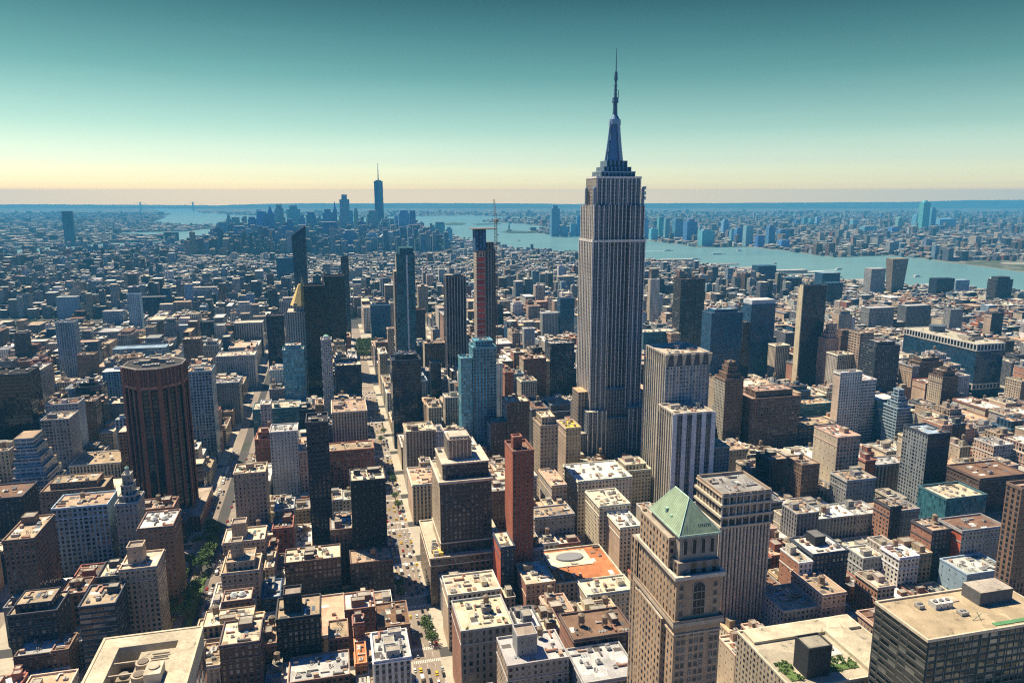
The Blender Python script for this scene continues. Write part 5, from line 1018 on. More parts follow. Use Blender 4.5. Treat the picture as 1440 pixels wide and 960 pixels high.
# ------------------------------------------------------------ the rest of the midtown blocks: the ones that show largest, each an object
LOTS = [
(-5.5,795.5,37.5,51,71,491,592),(350.3,387.5,13.7,21.9,40,1223,830),(408.6,482.1,23.3,24.4,45,1198,731),(-1.2,455.5,19.9,21.5,34,505,862),(-9.2,551.6,16.2,22.9,47,481,764),(-86,387.5,18,21.7,51,304,932),(222,350.6,15.2,19.9,34,1021,926),(-314.1,890.9,33.2,23.6,74,102,583),(-304.9,931.5,29.9,22.4,65,133,590),(252,959.3,32.5,23.2,82,752,521),(813.1,863.5,40.7,22.4,68,1294,522),(-43.1,455.5,41.8,51,18,465,864),
(787.7,795.5,25.9,23.9,64,1321,543),(-86,415.6,37.2,22.9,50,314,880),(962.6,890.6,12.8,23.9,52,1382,532),(397.7,414.9,21.6,23.6,44,1288,784),(-191.2,523.5,17,21.9,33,109,836),(236.2,481.9,23.6,24.6,57,937,730),(-55.3,591.5,15.9,24.8,35,401,749),(638.8,523.5,41.7,51,58,1419,635),(-48.8,414.1,8,24.4,43,383,904),(346.9,618.9,24.1,23.6,61,1011,644),(-55,482.2,11.9,24.3,35,381,837),(112.5,591.5,36.7,23.6,49,700,709),
(99.8,387.5,13.9,23.7,46,731,874),(368.4,482.6,40.2,23.9,45,1162,731),(-335.4,795.5,18.1,24.7,54,9,651),(113.7,387.5,13.4,23.5,43,764,874),(109.3,685.6,23.4,24.9,60,650,630),(259.2,617.1,28.9,25.4,46,890,673),(424.4,550.8,17,23.7,38,1146,688),(-422.9,1135.5,20.9,51,62,65,535),(790.9,727.5,30.6,51,39,1365,571),(665.4,617.3,23.8,25.2,53,1366,609),(615.2,551.5,23.7,23,64,1381,630),(-178.8,387.5,24.6,51,28,80,952),
(-86,795.5,22.2,23,47,369,630),(127.1,415.7,16.4,22.8,36,777,849),(-161,620,27,22.5,50,228,710),(-174.2,549.6,19.6,24.9,29,153,807),(231.3,891.6,20.9,22.9,68,740,544),(-86,455.5,6.1,51,37,305,846),(-55.3,618.2,15.9,24.3,40,401,715),(97.8,727.5,8.5,22.4,63,616,622),(-46.1,387.5,12.2,24.2,31,391,946),(382.3,659.5,34.6,24.5,41,1035,639),(166.4,523.5,18.6,16,28,794,761),(-39.4,591.5,14,51,14,426,753),
(920.1,795.5,12.1,24.7,50,1423,546),(-316.1,999.5,29.6,24.1,66,125,549),(617.3,591.5,13.4,21.8,49,1348,634),(-38.2,727.5,24.5,24.8,53,427,660),(-45.5,659.5,17.5,22.9,21,425,719),(689.7,659.5,34.9,51,51,1363,587),(99.5,795.5,14.5,21.6,69,610,581),(787.7,822.6,25.9,23.9,49,1291,548),(-56.1,523.5,6.3,24.7,36,380,797),(106.3,727.5,26.6,25.1,56,637,617),(-191.2,551.4,17,23.1,29,127,803),(-368,1407.5,21.4,51,62,181,476),
(255.2,549.1,12.5,25.4,32,903,724),(219,931.5,12.2,51,71,714,536),(709,617.9,23,24.6,53,1412,602),(552,617.6,21.8,24.9,41,1241,633),(-144.6,659.5,10.6,27.9,21,262,736),(143.5,387.5,22.3,22.2,45,835,852),(320.8,345.2,18.5,25.3,37,1215,871),(3.8,428.4,6.6,10.1,40,503,882),(393.8,619.9,19.5,22.6,36,1048,657),(668.7,659.5,21,25,58,1333,583),(801.4,659.5,27.8,51,44,1425,583),(68,1135.5,11.9,51,62,536,511),
(505,795.5,36.5,51,64,1061,542),(-305.4,1475.5,20.5,22.7,70,242,464),(382.5,387.5,12.8,15.4,29,1280,830),(836.2,821.9,23.7,24.6,56,1353,539),(801.1,863.5,11.9,24.9,63,1267,533),(-207.5,1271.5,24,25.4,62,298,494),(107.2,455.5,7,13.7,28,714,841),(575.8,481.4,13.8,25.1,49,1407,697),(239.5,387.5,14.1,16.6,23,1022,881),(778,1135.5,19.8,51,64,1102,473),(350.3,413.7,13.7,24.8,26,1194,829),(-86,1025.6,18.9,24.9,70,388,528),
(-178,1339.5,44,51,43,343,489),(-437.6,1407.5,35.6,23.4,52,133,489),(617.3,617.2,13.4,25.3,64,1320,598),(-41.6,863.5,16.7,22.3,57,430,581),(313.6,455.5,21.1,24,34,1085,776),(-440.8,1543.5,38.8,51,46,155,468),(368.4,455.5,40.2,22.7,28,1196,762),(447.6,591.5,21.4,51,45,1120,635),(-86,999.5,18.9,22.5,50,388,552),(219,795.5,20.1,51,59,748,586),(382.5,422.1,12.8,16.4,49,1231,764),(-224.4,523.5,9.9,11,28,12,865),
(19.7,485.2,12.3,21.3,16,538,840),(-144.8,931.5,10.8,51,20,318,604),(-17.1,659.5,18.2,21.5,27,474,706),(630.7,618.1,18.1,24.4,64,1339,599),(813.5,795.5,11.8,22.1,39,1336,558),(355.5,523.5,12,22.5,44,1088,713),(282.8,1339.5,26.7,23.2,60,693,466),(68,1679.5,30.7,51,56,514,447),(257.6,1203.5,38.7,51,55,701,483),(778,687.8,23.4,22.7,44,1399,585),(296.3,1203.5,14.2,23.3,73,723,478),(838.3,727.5,21.9,22.7,42,1421,568),
(68,474.3,27.6,30.1,25,629,823),(630.7,821.4,22.4,25.1,46,1157,553),(-368,1094.7,18.6,23.8,53,90,540),(387.8,523.5,22.6,21.7,35,1132,705),(151.6,523.5,14.8,16,30,767,761),(505,549.7,14,24.8,21,1244,694),(-348.9,1543.5,28.9,51,66,224,454),(-489.4,1231.3,19,23.2,58,13,511),(-74.1,591.5,18.8,23.2,30,377,746),(-56.1,549.5,6.3,25,33,386,776),(-230,591.5,15.5,24.8,21,91,795),(265.3,1067.5,17.9,23.8,68,725,502),
(1053,931.5,21.1,51,39,1412,522),(239.1,795.5,36.4,51,54,760,576),(-150.3,999.5,16.3,24.5,23,322,583),(-2.8,1231.1,22.2,23.4,60,476,491),(143.5,413.9,9.8,24.6,29,800,854),(-635.4,1747.5,28.4,51,34,52,459),(334.6,455.5,12.2,23.5,34,1098,772),(11,414.2,9.3,24.3,26,518,909),(-195.6,413.7,15.3,24.8,30,21,955),(-631.7,1543.5,24.7,51,53,6,474),(592.2,523.5,23,21.9,55,1407,650),(219,999.5,28.9,51,71,711,507),
(-202.1,1679.5,31.1,23.8,72,340,434),(1.2,659.5,16.6,23.4,26,487,704),(505,863.5,14.2,51,52,999,553),(541.5,795.5,11.4,23.3,68,1092,542),(668.7,687.3,21,23.2,57,1299,575),(219,483.5,17.2,23,10,888,810),(-535.6,1475.5,30,24.5,45,60,483),(645.1,659.5,23.6,25.2,56,1295,587),(-331,1407.5,32.4,51,46,218,480),(-417,1475.5,15,51,35,154,486),(821.5,727.5,16.8,25.3,44,1396,569),(133,727.5,21.2,23.3,37,678,635),
(388.3,1571,23.2,23.5,68,725,434),(236.2,455.5,23.6,23.2,56,964,744),(68,795.5,13.7,51,25,562,631),(125.1,1637.6,31,24.9,71,553,444),(282.6,999.5,19.5,23.7,68,770,533),(665.4,591.5,23.8,24.1,51,1401,614),(-648.9,1747.5,13.5,24.8,45,32,456),(237.2,350.6,11.3,19.9,40,1055,881),(911.3,1203.5,23.5,24.6,64,1168,461),(853.7,890.7,39,23.8,64,1319,505),(-338.3,1475.5,13.9,24.5,63,212,466),(68,1229.7,19.4,24.8,62,533,490),
(133.5,481.3,8.6,25.2,49,755,769),(932.2,795.5,14.9,25,67,1431,523),(243.1,659.5,21.1,23,39,835,646),(-212.7,1434.3,17.5,24.2,68,310,465),(112.5,619.8,36.7,22.7,48,698,669),(397.7,387.5,21.6,23.1,23,1305,825),(709,591.5,23,21.6,57,1432,610),(348,496.6,19.6,9.9,45,1092,729),(-559,1407.5,17.3,25.1,45,7,494),(-230,1543.5,19.2,51,66,309,448),(68,1067.5,12.9,51,33,539,540),(219,1543.5,13.7,51,69,615,444),
(-436.3,1203.5,22.3,23.6,59,63,516),(-484.5,1271.5,29.6,22.5,49,36,510),(219,1475.5,22,51,66,620,458),(295,1611.5,38.3,51,72,666,425),(-156.2,482.2,15.7,24.3,35,185,861),(68,999.5,19.8,22.9,35,545,564),(1172.8,1067.5,33.7,23.2,43,1415,483),(-49.8,523.5,7,23.4,21,396,817),(1074.1,931.5,20.3,21.6,40,1425,514),(142.7,999.5,12.6,23.7,50,624,540),(-276.8,1543.5,16.8,23.3,60,273,459),(678.1,967.6,15.1,14.9,52,1108,521),
(-317.3,795.5,11.1,23.9,35,20,668),(-24.9,889.1,9.6,25.4,55,448,572),(-275,591.5,15,22.9,38,1,808),(313.6,481.6,21.1,24.9,42,1085,749),(88.4,931.5,27.3,24,67,596,544),(275.6,413.8,21.2,24.7,33,1082,818),(302.6,1475.5,12.8,24.3,69,682,446),(-274.2,1475.5,14.2,51,51,266,468),(163.8,1229.7,11,24.8,80,611,469),(-191.2,1367.3,13.2,23.2,58,319,480),(-171,1679.5,15.5,23.8,71,358,435),(255.2,523.5,12.5,23.7,43,924,713),
(442.5,1569.4,26.5,25.1,72,762,428),(367,1611.5,36.9,21.8,70,711,427),(853.7,863.5,39,25,53,1339,520),(994.7,1135.5,22.3,51,54,1242,466),(1328,1339.5,31.5,51,32,1316,452),(-275,617.7,15,24.8,26,4,792),(236.2,1271.5,20.1,21.5,71,664,468),(-198.4,455.5,6.8,11.5,16,28,945),(-58,455.5,14.9,21.9,27,380,867),(99.5,822.5,14.5,24,66,599,572),(253.6,387.5,19.2,16.6,19,1040,880),(1243,1203.5,22.8,51,33,1353,465),
(146.2,687.9,20.8,22.6,36,696,647),(146.2,659.5,20.8,22,40,699,657),(77.5,697.2,11.2,13.3,42,596,650),(287.5,523.5,16.7,22.8,41,969,714),(387.8,549.7,15.3,24.8,29,1099,697),(445.9,1679.5,23.1,51,69,739,419),(537.8,455.5,34,24.1,34,1399,727),(1003.4,1475.5,13.6,51,40,1099,443),(231.2,958.1,20.8,24.4,62,726,531),(677.6,1407.5,15.1,25.2,61,935,445),(359.4,1365.4,21.1,25.1,63,741,455),(561.4,591.5,12.4,23.3,61,1263,625),
(-292,795.5,16.7,16.9,22,76,670),(1603,1407.5,17.5,24.4,30,1431,443),(-149.1,898.2,13.7,16.3,53,310,604),(435.4,659.5,21,22,33,1065,635),(1347.5,1679.5,18.8,24.6,34,1198,425),(-86,727.5,18.7,51,25,379,674),(-449.4,1475.5,20.6,23.1,53,124,473),(316.9,387.5,22.6,17.7,20,1195,863),(673.3,754.8,23.6,23.7,52,1265,561),(-19.2,795.5,13.6,21.9,57,465,607),(-0.7,1093.3,20.2,25.2,67,477,504),(-346.1,999.5,12.6,25.2,55,83,557),
(1094.4,959.6,18.9,22.9,44,1423,500),(1465.7,1679.5,36.1,51,34,1248,418),(-190.1,455.5,12,11.5,13,56,946),(721.8,755.9,20.2,22.6,41,1291,566),(-275.3,795.5,9.2,16.9,21,96,669),(517.3,611.4,13.7,31.1,44,1218,636),(-333.6,1027.4,17.5,23.1,59,101,551),(574.2,1230.3,21.7,24.2,72,925,457),(-157.6,1570.9,23.6,23.6,61,366,451),(-6.2,618.6,19.7,23.9,22,481,724),(228.8,1203.5,18,22.5,73,670,472),(149.1,591.5,18.7,25,60,752,685),
(292.3,1067.5,21.6,23.6,67,752,495),(-297.3,1543.5,20.5,23.9,53,256,465),(-230,1747.5,11.3,51,62,323,434),(19.5,1067.5,12.5,51,71,494,501),(274.1,1501.7,15.7,24.8,67,662,442),(-186,1611.5,17.3,24.1,62,344,445),(-349.4,1067.5,25.9,51,50,109,539),(-326.3,1163.7,18.2,22.8,63,154,510),(11,387.5,9.3,24.5,23,519,946),(113.5,1135.5,32.8,24.8,72,590,495),(-535.4,1571.8,22.9,22.7,51,70,468),(-280.9,891,12.3,23.5,21,133,627),
(333.3,1611.5,23.2,25.4,63,686,432),(1603,1502.6,26.4,23.9,33,1387,432),(-276.8,1571.9,16.8,22.6,71,275,445),(300.6,427.5,10.2,11,33,1087,808),(-551.7,1775.1,28.5,23.4,49,115,444),(114.3,1025.5,15.2,25,57,598,528),(-328,1203.5,39.7,24.2,61,175,501),(219,1135.5,23.4,51,69,671,480),(-551.7,1747.5,28.5,23.5,45,109,449),(-151.4,1407.5,17.4,51,33,364,491),(68,1747.5,18,51,63,511,430),(3.8,387.5,6.6,13.7,23,508,954),
(1428.8,1747.5,34.1,23.8,34,1214,417),(-65,687.9,19.6,22.6,16,395,699),(505,591.5,11.7,51,44,1211,646),(309.4,1298.1,11.2,24.4,71,712,462),(259.8,483.6,16.8,22.9,52,971,726),(623.4,795.5,7.3,23.7,36,1158,573),(-683.9,1747.5,23.4,21.6,43,12,454),(277.2,659.5,13.2,24.1,37,873,644),(303.4,1570,13.5,24.5,72,670,432),(-49.8,550,18.2,24.5,21,396,789),(-47.3,1094.5,8.7,24,66,431,530),(166.4,560.7,8.6,13.8,45,767,707),
(574.8,822.9,32.4,23.6,51,1124,546),(-338.3,1502.5,13.9,24,65,220,461),(-297.3,1571.8,20.5,22.7,63,259,450),(-478.8,1339.5,12.4,24.7,46,59,499),(1792.9,1747.5,20.1,23.3,32,1363,413),(643.2,999.5,22.1,51,16,1056,530),(-510.8,1366.6,32,23.9,50,53,492),(68,1026.6,19.8,23.9,38,542,550),(302.4,455.5,11.2,21.8,32,1080,794),(-298.6,1433,15.6,25.5,45,243,481),(175.6,560.7,9.4,10.8,45,784,707),(327.5,1366.3,19,24.2,65,720,454),
(778,1679.5,20.7,21.5,65,929,426),(1413.9,1271.5,30.1,51,25,1420,460),(-177.5,455.5,9,11.3,13,86,942),(592.2,551.7,23,22.8,44,1354,648),(925.1,1067.5,22.3,23.5,58,1240,476),(1817,1611.5,25,51,26,1421,421),(1632.1,1611.5,24.5,25,31,1352,424),(1603,1543.5,40.9,51,25,1362,429),(-268.6,863.5,8.6,51,16,145,631),(79.9,1135.5,33.6,51,43,544,515),(362.2,1679.5,21.5,23.9,73,695,420),(-146,1135.5,12,23.4,27,342,548),
(328.3,1679.5,32.4,23.8,71),(505,1639.5,21.4,23,63),(566.4,1775.2,28,23.3,63),(947.1,795.5,13.7,22,52),(-437.6,1435.3,35.6,23.2,35),(-513.6,1707.3,18.9,23.2,39),(-215.3,1679.5,13.2,24.7,55),(68,1271.5,27.4,51,49),(342.1,1161.7,21.4,24.8,64),(-304.9,960,29.9,22.5,58),(-323.5,1067.5,20.2,51,55),(-286.6,1747.5,15.8,23.3,62),
(-11.8,1407.5,43.8,51,42),(798.7,1679.5,19.1,24.5,56),(411.5,1230,19,24.5,55),(219,1611.5,21.6,51,44),(-491.6,1543.5,38.8,23.9,50),(-200.2,1475.5,16.9,24.3,62),(-165.7,1774,21.8,24.5,55),(419,591.5,28.6,51,45),(505,1475.5,38.4,51,54),(287.5,549.8,16.7,16.6,31),(-286.5,1707.6,26.5,22.9,52),(-65,659.5,19.6,23.2,21),
(692.6,1435.7,15.3,22.8,71),(385.8,891.4,23.3,23.1,77),(1471.3,1611.5,31,51,34),(296.6,345.3,14,25.2,37),(1199.8,999.5,39.7,51,45),(-204.5,549.9,13.3,24.6,21),(271.5,1135.5,29.6,51,50),(1202.2,1543.5,18.7,25.2,33),(259.9,1407.5,18.2,24.8,60),(518.9,1747.5,13,22.1,57),(1512.6,1475.5,35,21.6,34),(1603,1679.5,30.7,22.1,24),
(1463,1407.5,19.5,25.1,27),(1053,1503.2,21.9,23.3,38),(1167.8,1773.1,20.5,25.4,34),(416.9,659.5,18.5,24.7,35),(969.6,1637.1,15.6,25.4,37),(1172.8,1093.8,33.7,24.7,44),(1665.5,1501.9,24.6,24.6,33),(595.3,659.5,11.6,21.9,29),(1386.6,1611.5,32.4,24.3,35),(291.3,1503.6,11.3,22.9,60),(1665.5,1475.5,24.6,21.7,29),(-230,1339.5,26.8,25.2,58),
(408.6,455.5,11.1,25.1,28),(607.2,822.9,15.6,23.6,43),(1065.4,1679.5,22.1,51,37),(-368,1475.5,29.7,22.4,44),(-45.5,687.7,17.5,22.8,14),(259.2,591.5,25.2,24.1,11),(1520.9,1543.5,23.1,22.9,29),(-273.6,1339.5,13.6,51,36),(1363.8,1203.5,16.5,24.2,21),(1421.3,1339.5,12.8,22.8,33),(-146,1163.1,12,23.4,27),(1268.7,1543.5,23.3,51,31),
(811.6,1163.3,16.4,23.2,70),(-1.2,481.7,19.9,24.8,19),(630.7,795.5,22.4,23.3,34),(-2,863.5,17.2,24.4,64),(433.3,1611.5,17.6,23.2,68),(-433.5,1365.4,21.8,25.1,50),(-308.4,1611.5,15.4,23.5,65),(-368,1679.5,21.9,51,54),(-40.3,795.5,21.2,23.4,48),(68,931.5,9.8,51,14),(269.2,549.9,15.2,24.6,31),(1395,1571.7,39.9,22.8,35),
(-645,1638.2,21.9,24.3,46),(-368,795.5,32.6,51,51),(-368,1501.6,29.7,24.9,53),(925.1,1094.1,22.3,24.4,63),(580.3,1366.9,35.1,23.6,74),(-34.5,931.5,12,23.3,47),(339.9,999.5,18.1,22.5,17),(132.8,685.6,13.4,24.9,36),(339.9,1025.5,18.1,25,50),(574.1,1271.5,16.6,23.7,64),(1328,1679.5,19.5,25,28),(68,757.6,29.2,20.9,44),
(219,1679.5,15.5,51,28),(713.1,1067.5,20.5,23.5,57),(364,387.5,15.8,22.2,29),(309.4,1271.5,11.2,24.2,66),(572.4,863.5,19.8,25.2,52),(1133.1,1679.5,16.7,22.9,28),(-147,1271.5,13,51,48),(-505.6,1475.5,18.3,24.9,41),(258.4,1339.5,22.9,51,57),(347.1,1747.5,29.9,21.5,71),(963.6,1229.5,31.4,25,71),(-446.9,1339.5,13.4,23,40),
(-428.8,1503,11.7,23.5,42),(698.4,727.5,23.4,25.2,35),(1053,1543.5,32,51,33),(1603,1475.5,26.4,24.5,28),(401.5,1475.5,27.3,21.6,44),(1328,1161.7,22.6,24.8,22),(1544,1543.5,23,51,31),(1540.7,1679.5,26.3,22.2,33),(-195.2,1434.2,12.6,24.3,53),(-44.7,754,31,24.5,52),(1187.4,1707.5,12.7,23,33),(1328,1707.4,19.5,23.1,26),
(-368,1271.5,17.6,51,36),(-75.5,469.7,17.3,13.1,37),(98.7,1707.4,21.8,23.1,65),(1507.2,1434.6,13,23.9,32),(-573,1679.5,12.2,24.4,45),(68,1339.5,20.4,51,36),(1053,1747.5,22.6,24.6,38),(-275,931.5,15,51,26),(416.9,685.1,18.5,25.4,33),(369.6,1297.9,20.2,24.6,40),(-466.3,1366.8,17.9,23.7,34),(290.4,659.5,12.5,23.3,34),
(356.6,1543.5,20.6,51,54),(1634.9,1747.5,21.9,25.4,30),(1731.3,1747.5,21.8,25.3,31),(-458.3,1611.5,19.1,22.3,45),(-298.6,1407.5,15.6,22.8,40),(152.2,319.5,14.2,25.3,39),(410.5,523.5,13.9,23.4,31),(566.7,795.5,7.5,51,57),(146,889.7,10,14.7,68),(918.7,1025.9,40.2,24.6,60),(1657.6,1543.5,36.3,24.3,32),(369.6,1271.5,20.2,25.1,48),
(801.6,1203.5,28.9,25.3,66),(1388.6,1297.9,12,24.6,30),(1471.9,1475.5,40.7,21.5,33),(106.3,755.3,22.5,23.2,51),(380.7,1501.8,19.3,24.7,48),(556.5,550.7,16.3,23.8,51),(577.9,659.5,17.5,23.5,26),(362.9,1203.5,14.7,23,61),(1414.7,1679.5,23.5,51,22),(-427,1611.5,25,22.9,43),(1386.6,1639.8,32.4,22.7,33),(640.8,727.5,23,12.1,13),
(778,1407.5,23.2,23.5,68),(1217.8,1501.9,22.2,24.6,32),(-149,1203.5,15,15.2,21),(-155.5,1679.5,21.5,51,48),(250.8,1773.3,21.4,25.2,56),(778,659.5,23.4,23.1,37),(1218.4,1067.5,17.1,21.7,23),(-0.7,1067.5,20.2,21.6,58),(151.6,560.7,14.8,13.8,44),(-623.1,1611.5,16.1,23.2,40),(334.6,483.9,12.2,22.6,33),(1489,1339.5,31.7,51,25),
(1603,1435.5,17.5,23,27),(-368,1611.5,40.9,51,56),(-149.6,1067.5,15.6,51,44),(315.3,1502,21.6,24.5,55),(623.4,822.1,7.3,24.4,43),(918.7,1010.6,40.2,14,66),(1216.3,1135.5,26.2,23.3,39),(-427.5,1679.5,10.7,51,43),(128.4,891,11.7,23.5,48),(629.2,931.5,28.7,24.9,31),(1144.6,1475.5,32.9,51,31),(-504.5,1407.5,20.4,23.1,38),
(-473.1,1407.5,35.4,24.2,39),(-558.4,1571.9,12.5,22.6,38),(284.5,931.5,23.2,22,28),(1656.6,1611.5,34.6,51,29),(-560.3,1611.5,41.9,51,41),(68,1203.5,19.4,24,34),(648.8,591.5,16.6,22.4,43),(904.1,1679.5,38.2,51,39),(1428.3,1229.8,27.7,24.7,36),(1502.3,1611.5,20.3,51,28),(-541.7,1407.5,24.5,22.7,38),(698.4,753.4,23.4,25.1,36),
(1522.6,1611.5,20.7,24.8,28),(-491.6,1570,38.8,24.5,47),(-342.6,1773.1,31.4,25.4,46),(-170.2,1067.5,20.6,21.5,51),(615.2,523.5,23.7,22.3,46),(1073.9,1271.5,24.3,51,27),(1401.3,1433.5,16.3,25,32),(813.1,891.3,40.7,23.2,60),(1691.2,1611.5,34.2,24.5,26),(1657.1,1706.7,12.4,23.8,34),(1612.2,1774.8,22.6,23.7,30),(1109.2,1230.6,15.6,23.9,36),
(432.3,484.8,17.5,21.7,43),(832,1203.5,11.6,24.6,65),(969,1407.5,28.8,51,29),(1086.1,1231.2,23.1,23.3,40),(-203.2,1339.5,12,25.1,54),(146,935.6,10,18,61),(778,1365.4,38.9,25.1,70),(1328,1271.5,22.6,51,20),(1490.9,1299.4,17.5,23.1,29),(580.2,753.7,30.6,24.8,30),(778,755.9,12.9,22.6,33),(1603,1705.3,30.7,25.2,25),
(1484,1407.5,23.3,24.2,25),(1777.8,1679.5,12.9,25.3,29),(-280.9,863.5,12.3,22.5,20),(592.1,863.5,18.5,21.9,47),(704.8,1611.5,17.4,25.2,61),(1122.3,1475.5,11.9,21.8,29),(1699.9,1679.5,18.6,23.7,30),(-413.8,1747.5,11.8,51,41),(-205.7,1161.5,24.3,25,59),(367.4,523.5,20.4,23.6,35),(1268.9,1096,15,22.5,32),(1380.3,1203.5,27.6,51,18),
(-633,1679.5,26,23,30),(-361.1,1135.5,21.9,27.9,43),(997.8,1407.5,19.2,51,29),(778,1747.5,16.8,51,53),(1487.3,1747.5,19.2,23.4,33),(526.6,659.5,31.2,51,19),(912.5,1611.5,14.1,25.4,38),(1053,1135.5,11.6,51,43),(1350.6,1163.2,13.3,23.3,32),(1669.5,1706.1,13,24.4,27),(1612.2,1747.5,22.6,25.4,33),(-559,1434.8,17.3,23.7,46),
(-86,957.9,30.1,24.6,39),(973.3,1705.6,16,24.9,34),(1053,1679.5,12.4,51,40),(1433.9,1501.1,22.2,25.4,29),(1769,1747.5,23.9,24,30),(404.3,1271.5,17.8,22.8,45),(1507.2,1407.5,13,23,33),(-505.6,1503.3,18.3,23.2,47),(-281.5,1434.6,21.5,23.9,31),(18.6,931.5,13.4,51,38),(-86,1067.5,21.8,51,59),(113.7,414.4,13.4,24.1,28),
(388.2,1407.5,17.4,23.6,37),(989.4,1679.5,27.6,24,37),(1785.6,1639.8,16.5,22.7,24),(-181.4,1135.5,35.4,51,30),(142.7,1026.4,12.6,24.1,55),(335.3,795.5,39.7,51,69),(694.1,999.5,10.3,21.6,58),(1089.4,1339.5,24.4,24.9,32),(1099.5,1747.5,32.3,51,33),(1632.1,1637.1,24.5,25.4,32),(-321.3,889.9,7.2,24.6,61),(-2,890.4,17.2,24.1,59),
(658.8,1339.5,12.2,23.4,57),(1114.8,958.6,26.3,23.9,36),(1657.6,1569.4,36.3,25.1,29),(-445.5,1299.2,16.5,23.3,18),(-17.1,686.7,18.2,23.8,18),(127.1,387.5,16.4,22,30),(377.2,1543.5,11.1,21.5,47),(1470.4,1297.8,20.5,24.7,21),(-558.4,1543.5,12.5,22.1,41),(101.4,863.5,13.5,23.2,38),(172.3,1339.5,12.7,51,41),(1500,1543.5,11.2,24.8,27),
(-335.7,1679.5,29.4,51,51),(-142.8,795.5,8.8,51,16),(101.4,890.7,13.5,23.8,50),(346.5,1367.9,13,22.6,57),(505,659.5,21.6,51,19),(697.9,795.5,11.4,21.8,45),(713.1,1095.3,20.5,23.2,67),(845.1,1161.4,39,25.1,59),(1085,1571.7,21.7,22.8,35),(1444,1271.5,14.3,22.4,14),(1691.2,1638.2,34.2,24.3,29),(-509.6,1297.5,12.9,25,48),
(252,931.5,32.5,25.5,26),(431.2,999.5,37.8,51,63),(359.4,1339.5,21.1,22.6,47),(1411.4,1339.5,9.9,24.6,22),(1538.8,1407.5,28.2,51,25),(1328,1543.5,23.4,51,33),(1749.9,1543.5,20.9,23.8,29),(-157.6,1543.5,23.6,21.5,31),(8,999.5,24,19.8,30),(-51.6,1407.5,16.3,23.7,42),(358,1026.5,18.2,24,73),(302.5,1135.5,19.3,25.2,54),
(219,1271.5,15.7,24.9,62),(1131.7,1747.5,36.1,21.6,26),(1487.3,1773.6,19.2,24.9,33),(1644.9,1501.1,20.6,25.4,25),(439.5,1339.5,19.7,23.6,37),(219,1747.5,22.3,51,20),(1098.2,1298.1,30.5,24.4,29),(574.2,1203.5,21.7,23.1,67),(-436.3,1231.1,22.3,23.4,26),(230.8,659.5,12.3,24.3,41),(351.6,1067.5,30.2,51,65),(272.1,1271.5,28,25.5,49),
(565,1611.5,35.2,51,62),(1180.2,1339.5,30.6,51,35),(1202.2,1571.7,18.7,22.8,30),(1087.6,1706.1,12.9,24.4,40),(1400.6,1271.5,11.8,23,22),(1216.3,1162.2,26.2,24.3,35),(1179.1,1475.5,38.7,23.2,28),(1603,1611.5,12.3,25.1,29),(-286.5,1679.5,26.5,24.9,44),(219,863.5,12.3,51,45),(315.1,1407.5,25,22.5,47),(1338.5,1203.5,23.8,24.4,19),
(1629.4,1475.5,15.5,23.2,22),(-86,523.5,23.4,17.5,38),(-86,659.5,21,51,18),(383.7,1679.5,15.3,22.3,66),(993.3,1067.5,23.7,51,51),(973.3,1679.5,16,24,32),(1396.6,1339.5,14.8,21.5,12),(-678.8,1705.4,11.8,25.1,44),(-466.3,1339.5,17.9,23.7,21),(-541.7,1435.9,24.5,22.6,47),(425.6,958.6,22.4,23.9,68),(671.9,863.5,20,23.7,36),
(778,1611.5,32.5,51,11),(1211.2,1611.5,16.8,22.9,33),(1723.5,1501,23.3,25.5,30),(-327.1,1638.7,18.7,23.8,54),(658.2,890.1,12.1,24.4,30),(1361,1339.5,20.5,22.7,19),(-499.6,1775.5,18.7,23,30),(-203.2,1367,12,23.5,45),(401,1747.5,14.4,23.5,63),(978.4,1095.2,13.4,23.3,53),(1100.5,1679.5,20.1,24.2,32),(1328,1407.5,33.8,51,33),
(1430.5,1407.5,32.5,51,27),(1459.8,1543.5,23.9,51,31),(-269.1,727.5,9.1,51,27),(-368,1747.5,12.4,51,47),(23.1,1339.5,8.9,51,22),(456.4,659.5,12.6,51,23),(1128.9,1637.5,31.8,25,27),(1350.6,1271.5,22.1,21.8,17),(-466.8,1747.5,36.6,23.5,52),(-303.3,1067.5,23.6,21.9,71),(-30.1,551.3,10,23.2,25),(382.9,619.1,9.4,23.4,25),
(617.1,1027,9.1,23.5,73),(859.9,795.5,30.3,22.3,23),(-484.5,1297.3,29.6,25.2,44),(-457.5,1679.5,26,20.9,35),(88.4,1339.5,39.3,24.8,40),(292.3,1407.5,13.2,21.9,53),(442.5,1543.5,26.5,23.6,54),(704.4,999.5,13,22.2,63),(595.9,1229,18.5,25.5,62),(932.2,822.5,14.9,24,14),(847.4,999.5,27.9,23.7,67),(947.4,1067.5,20.8,21.5,53),
(1438.3,1706,14.2,24.5,28),(1341.6,1747.5,23.6,10.1,22),(-427,1639.2,25,23.3,38),(-200.2,1638.5,14.3,24,45),(-55.9,959.9,21.4,22.6,34),(411.5,1570.3,11.4,24.2,45),(936.2,1339.5,33.1,51,35),(985.2,1611.5,11.5,21.6,37),(1434.1,1366.8,11,23.7,24),(1419,1611.5,12.4,24,30),(401,1776,14.4,22.5,64),(951.6,1679.5,21.7,22,29),
(1084.1,1407.5,20.1,24.1,31),(1633.7,1679.5,23.4,23.5,24),(-537,1679.5,23.4,24,42),(-494.7,1679.5,21.6,25.1,33),(113.5,1163.2,32.8,23.3,71),(721.8,727.5,20.2,23.7,41),(894.2,863.5,18.2,24.7,13),(985.2,1638.3,11.5,24.2,39),(1252,1271.5,10.9,21.5,30),(1241.6,1747.5,30.8,51,28),(-414.1,1203.5,12.1,51,23),(95.4,1297,14.7,25.5,36),
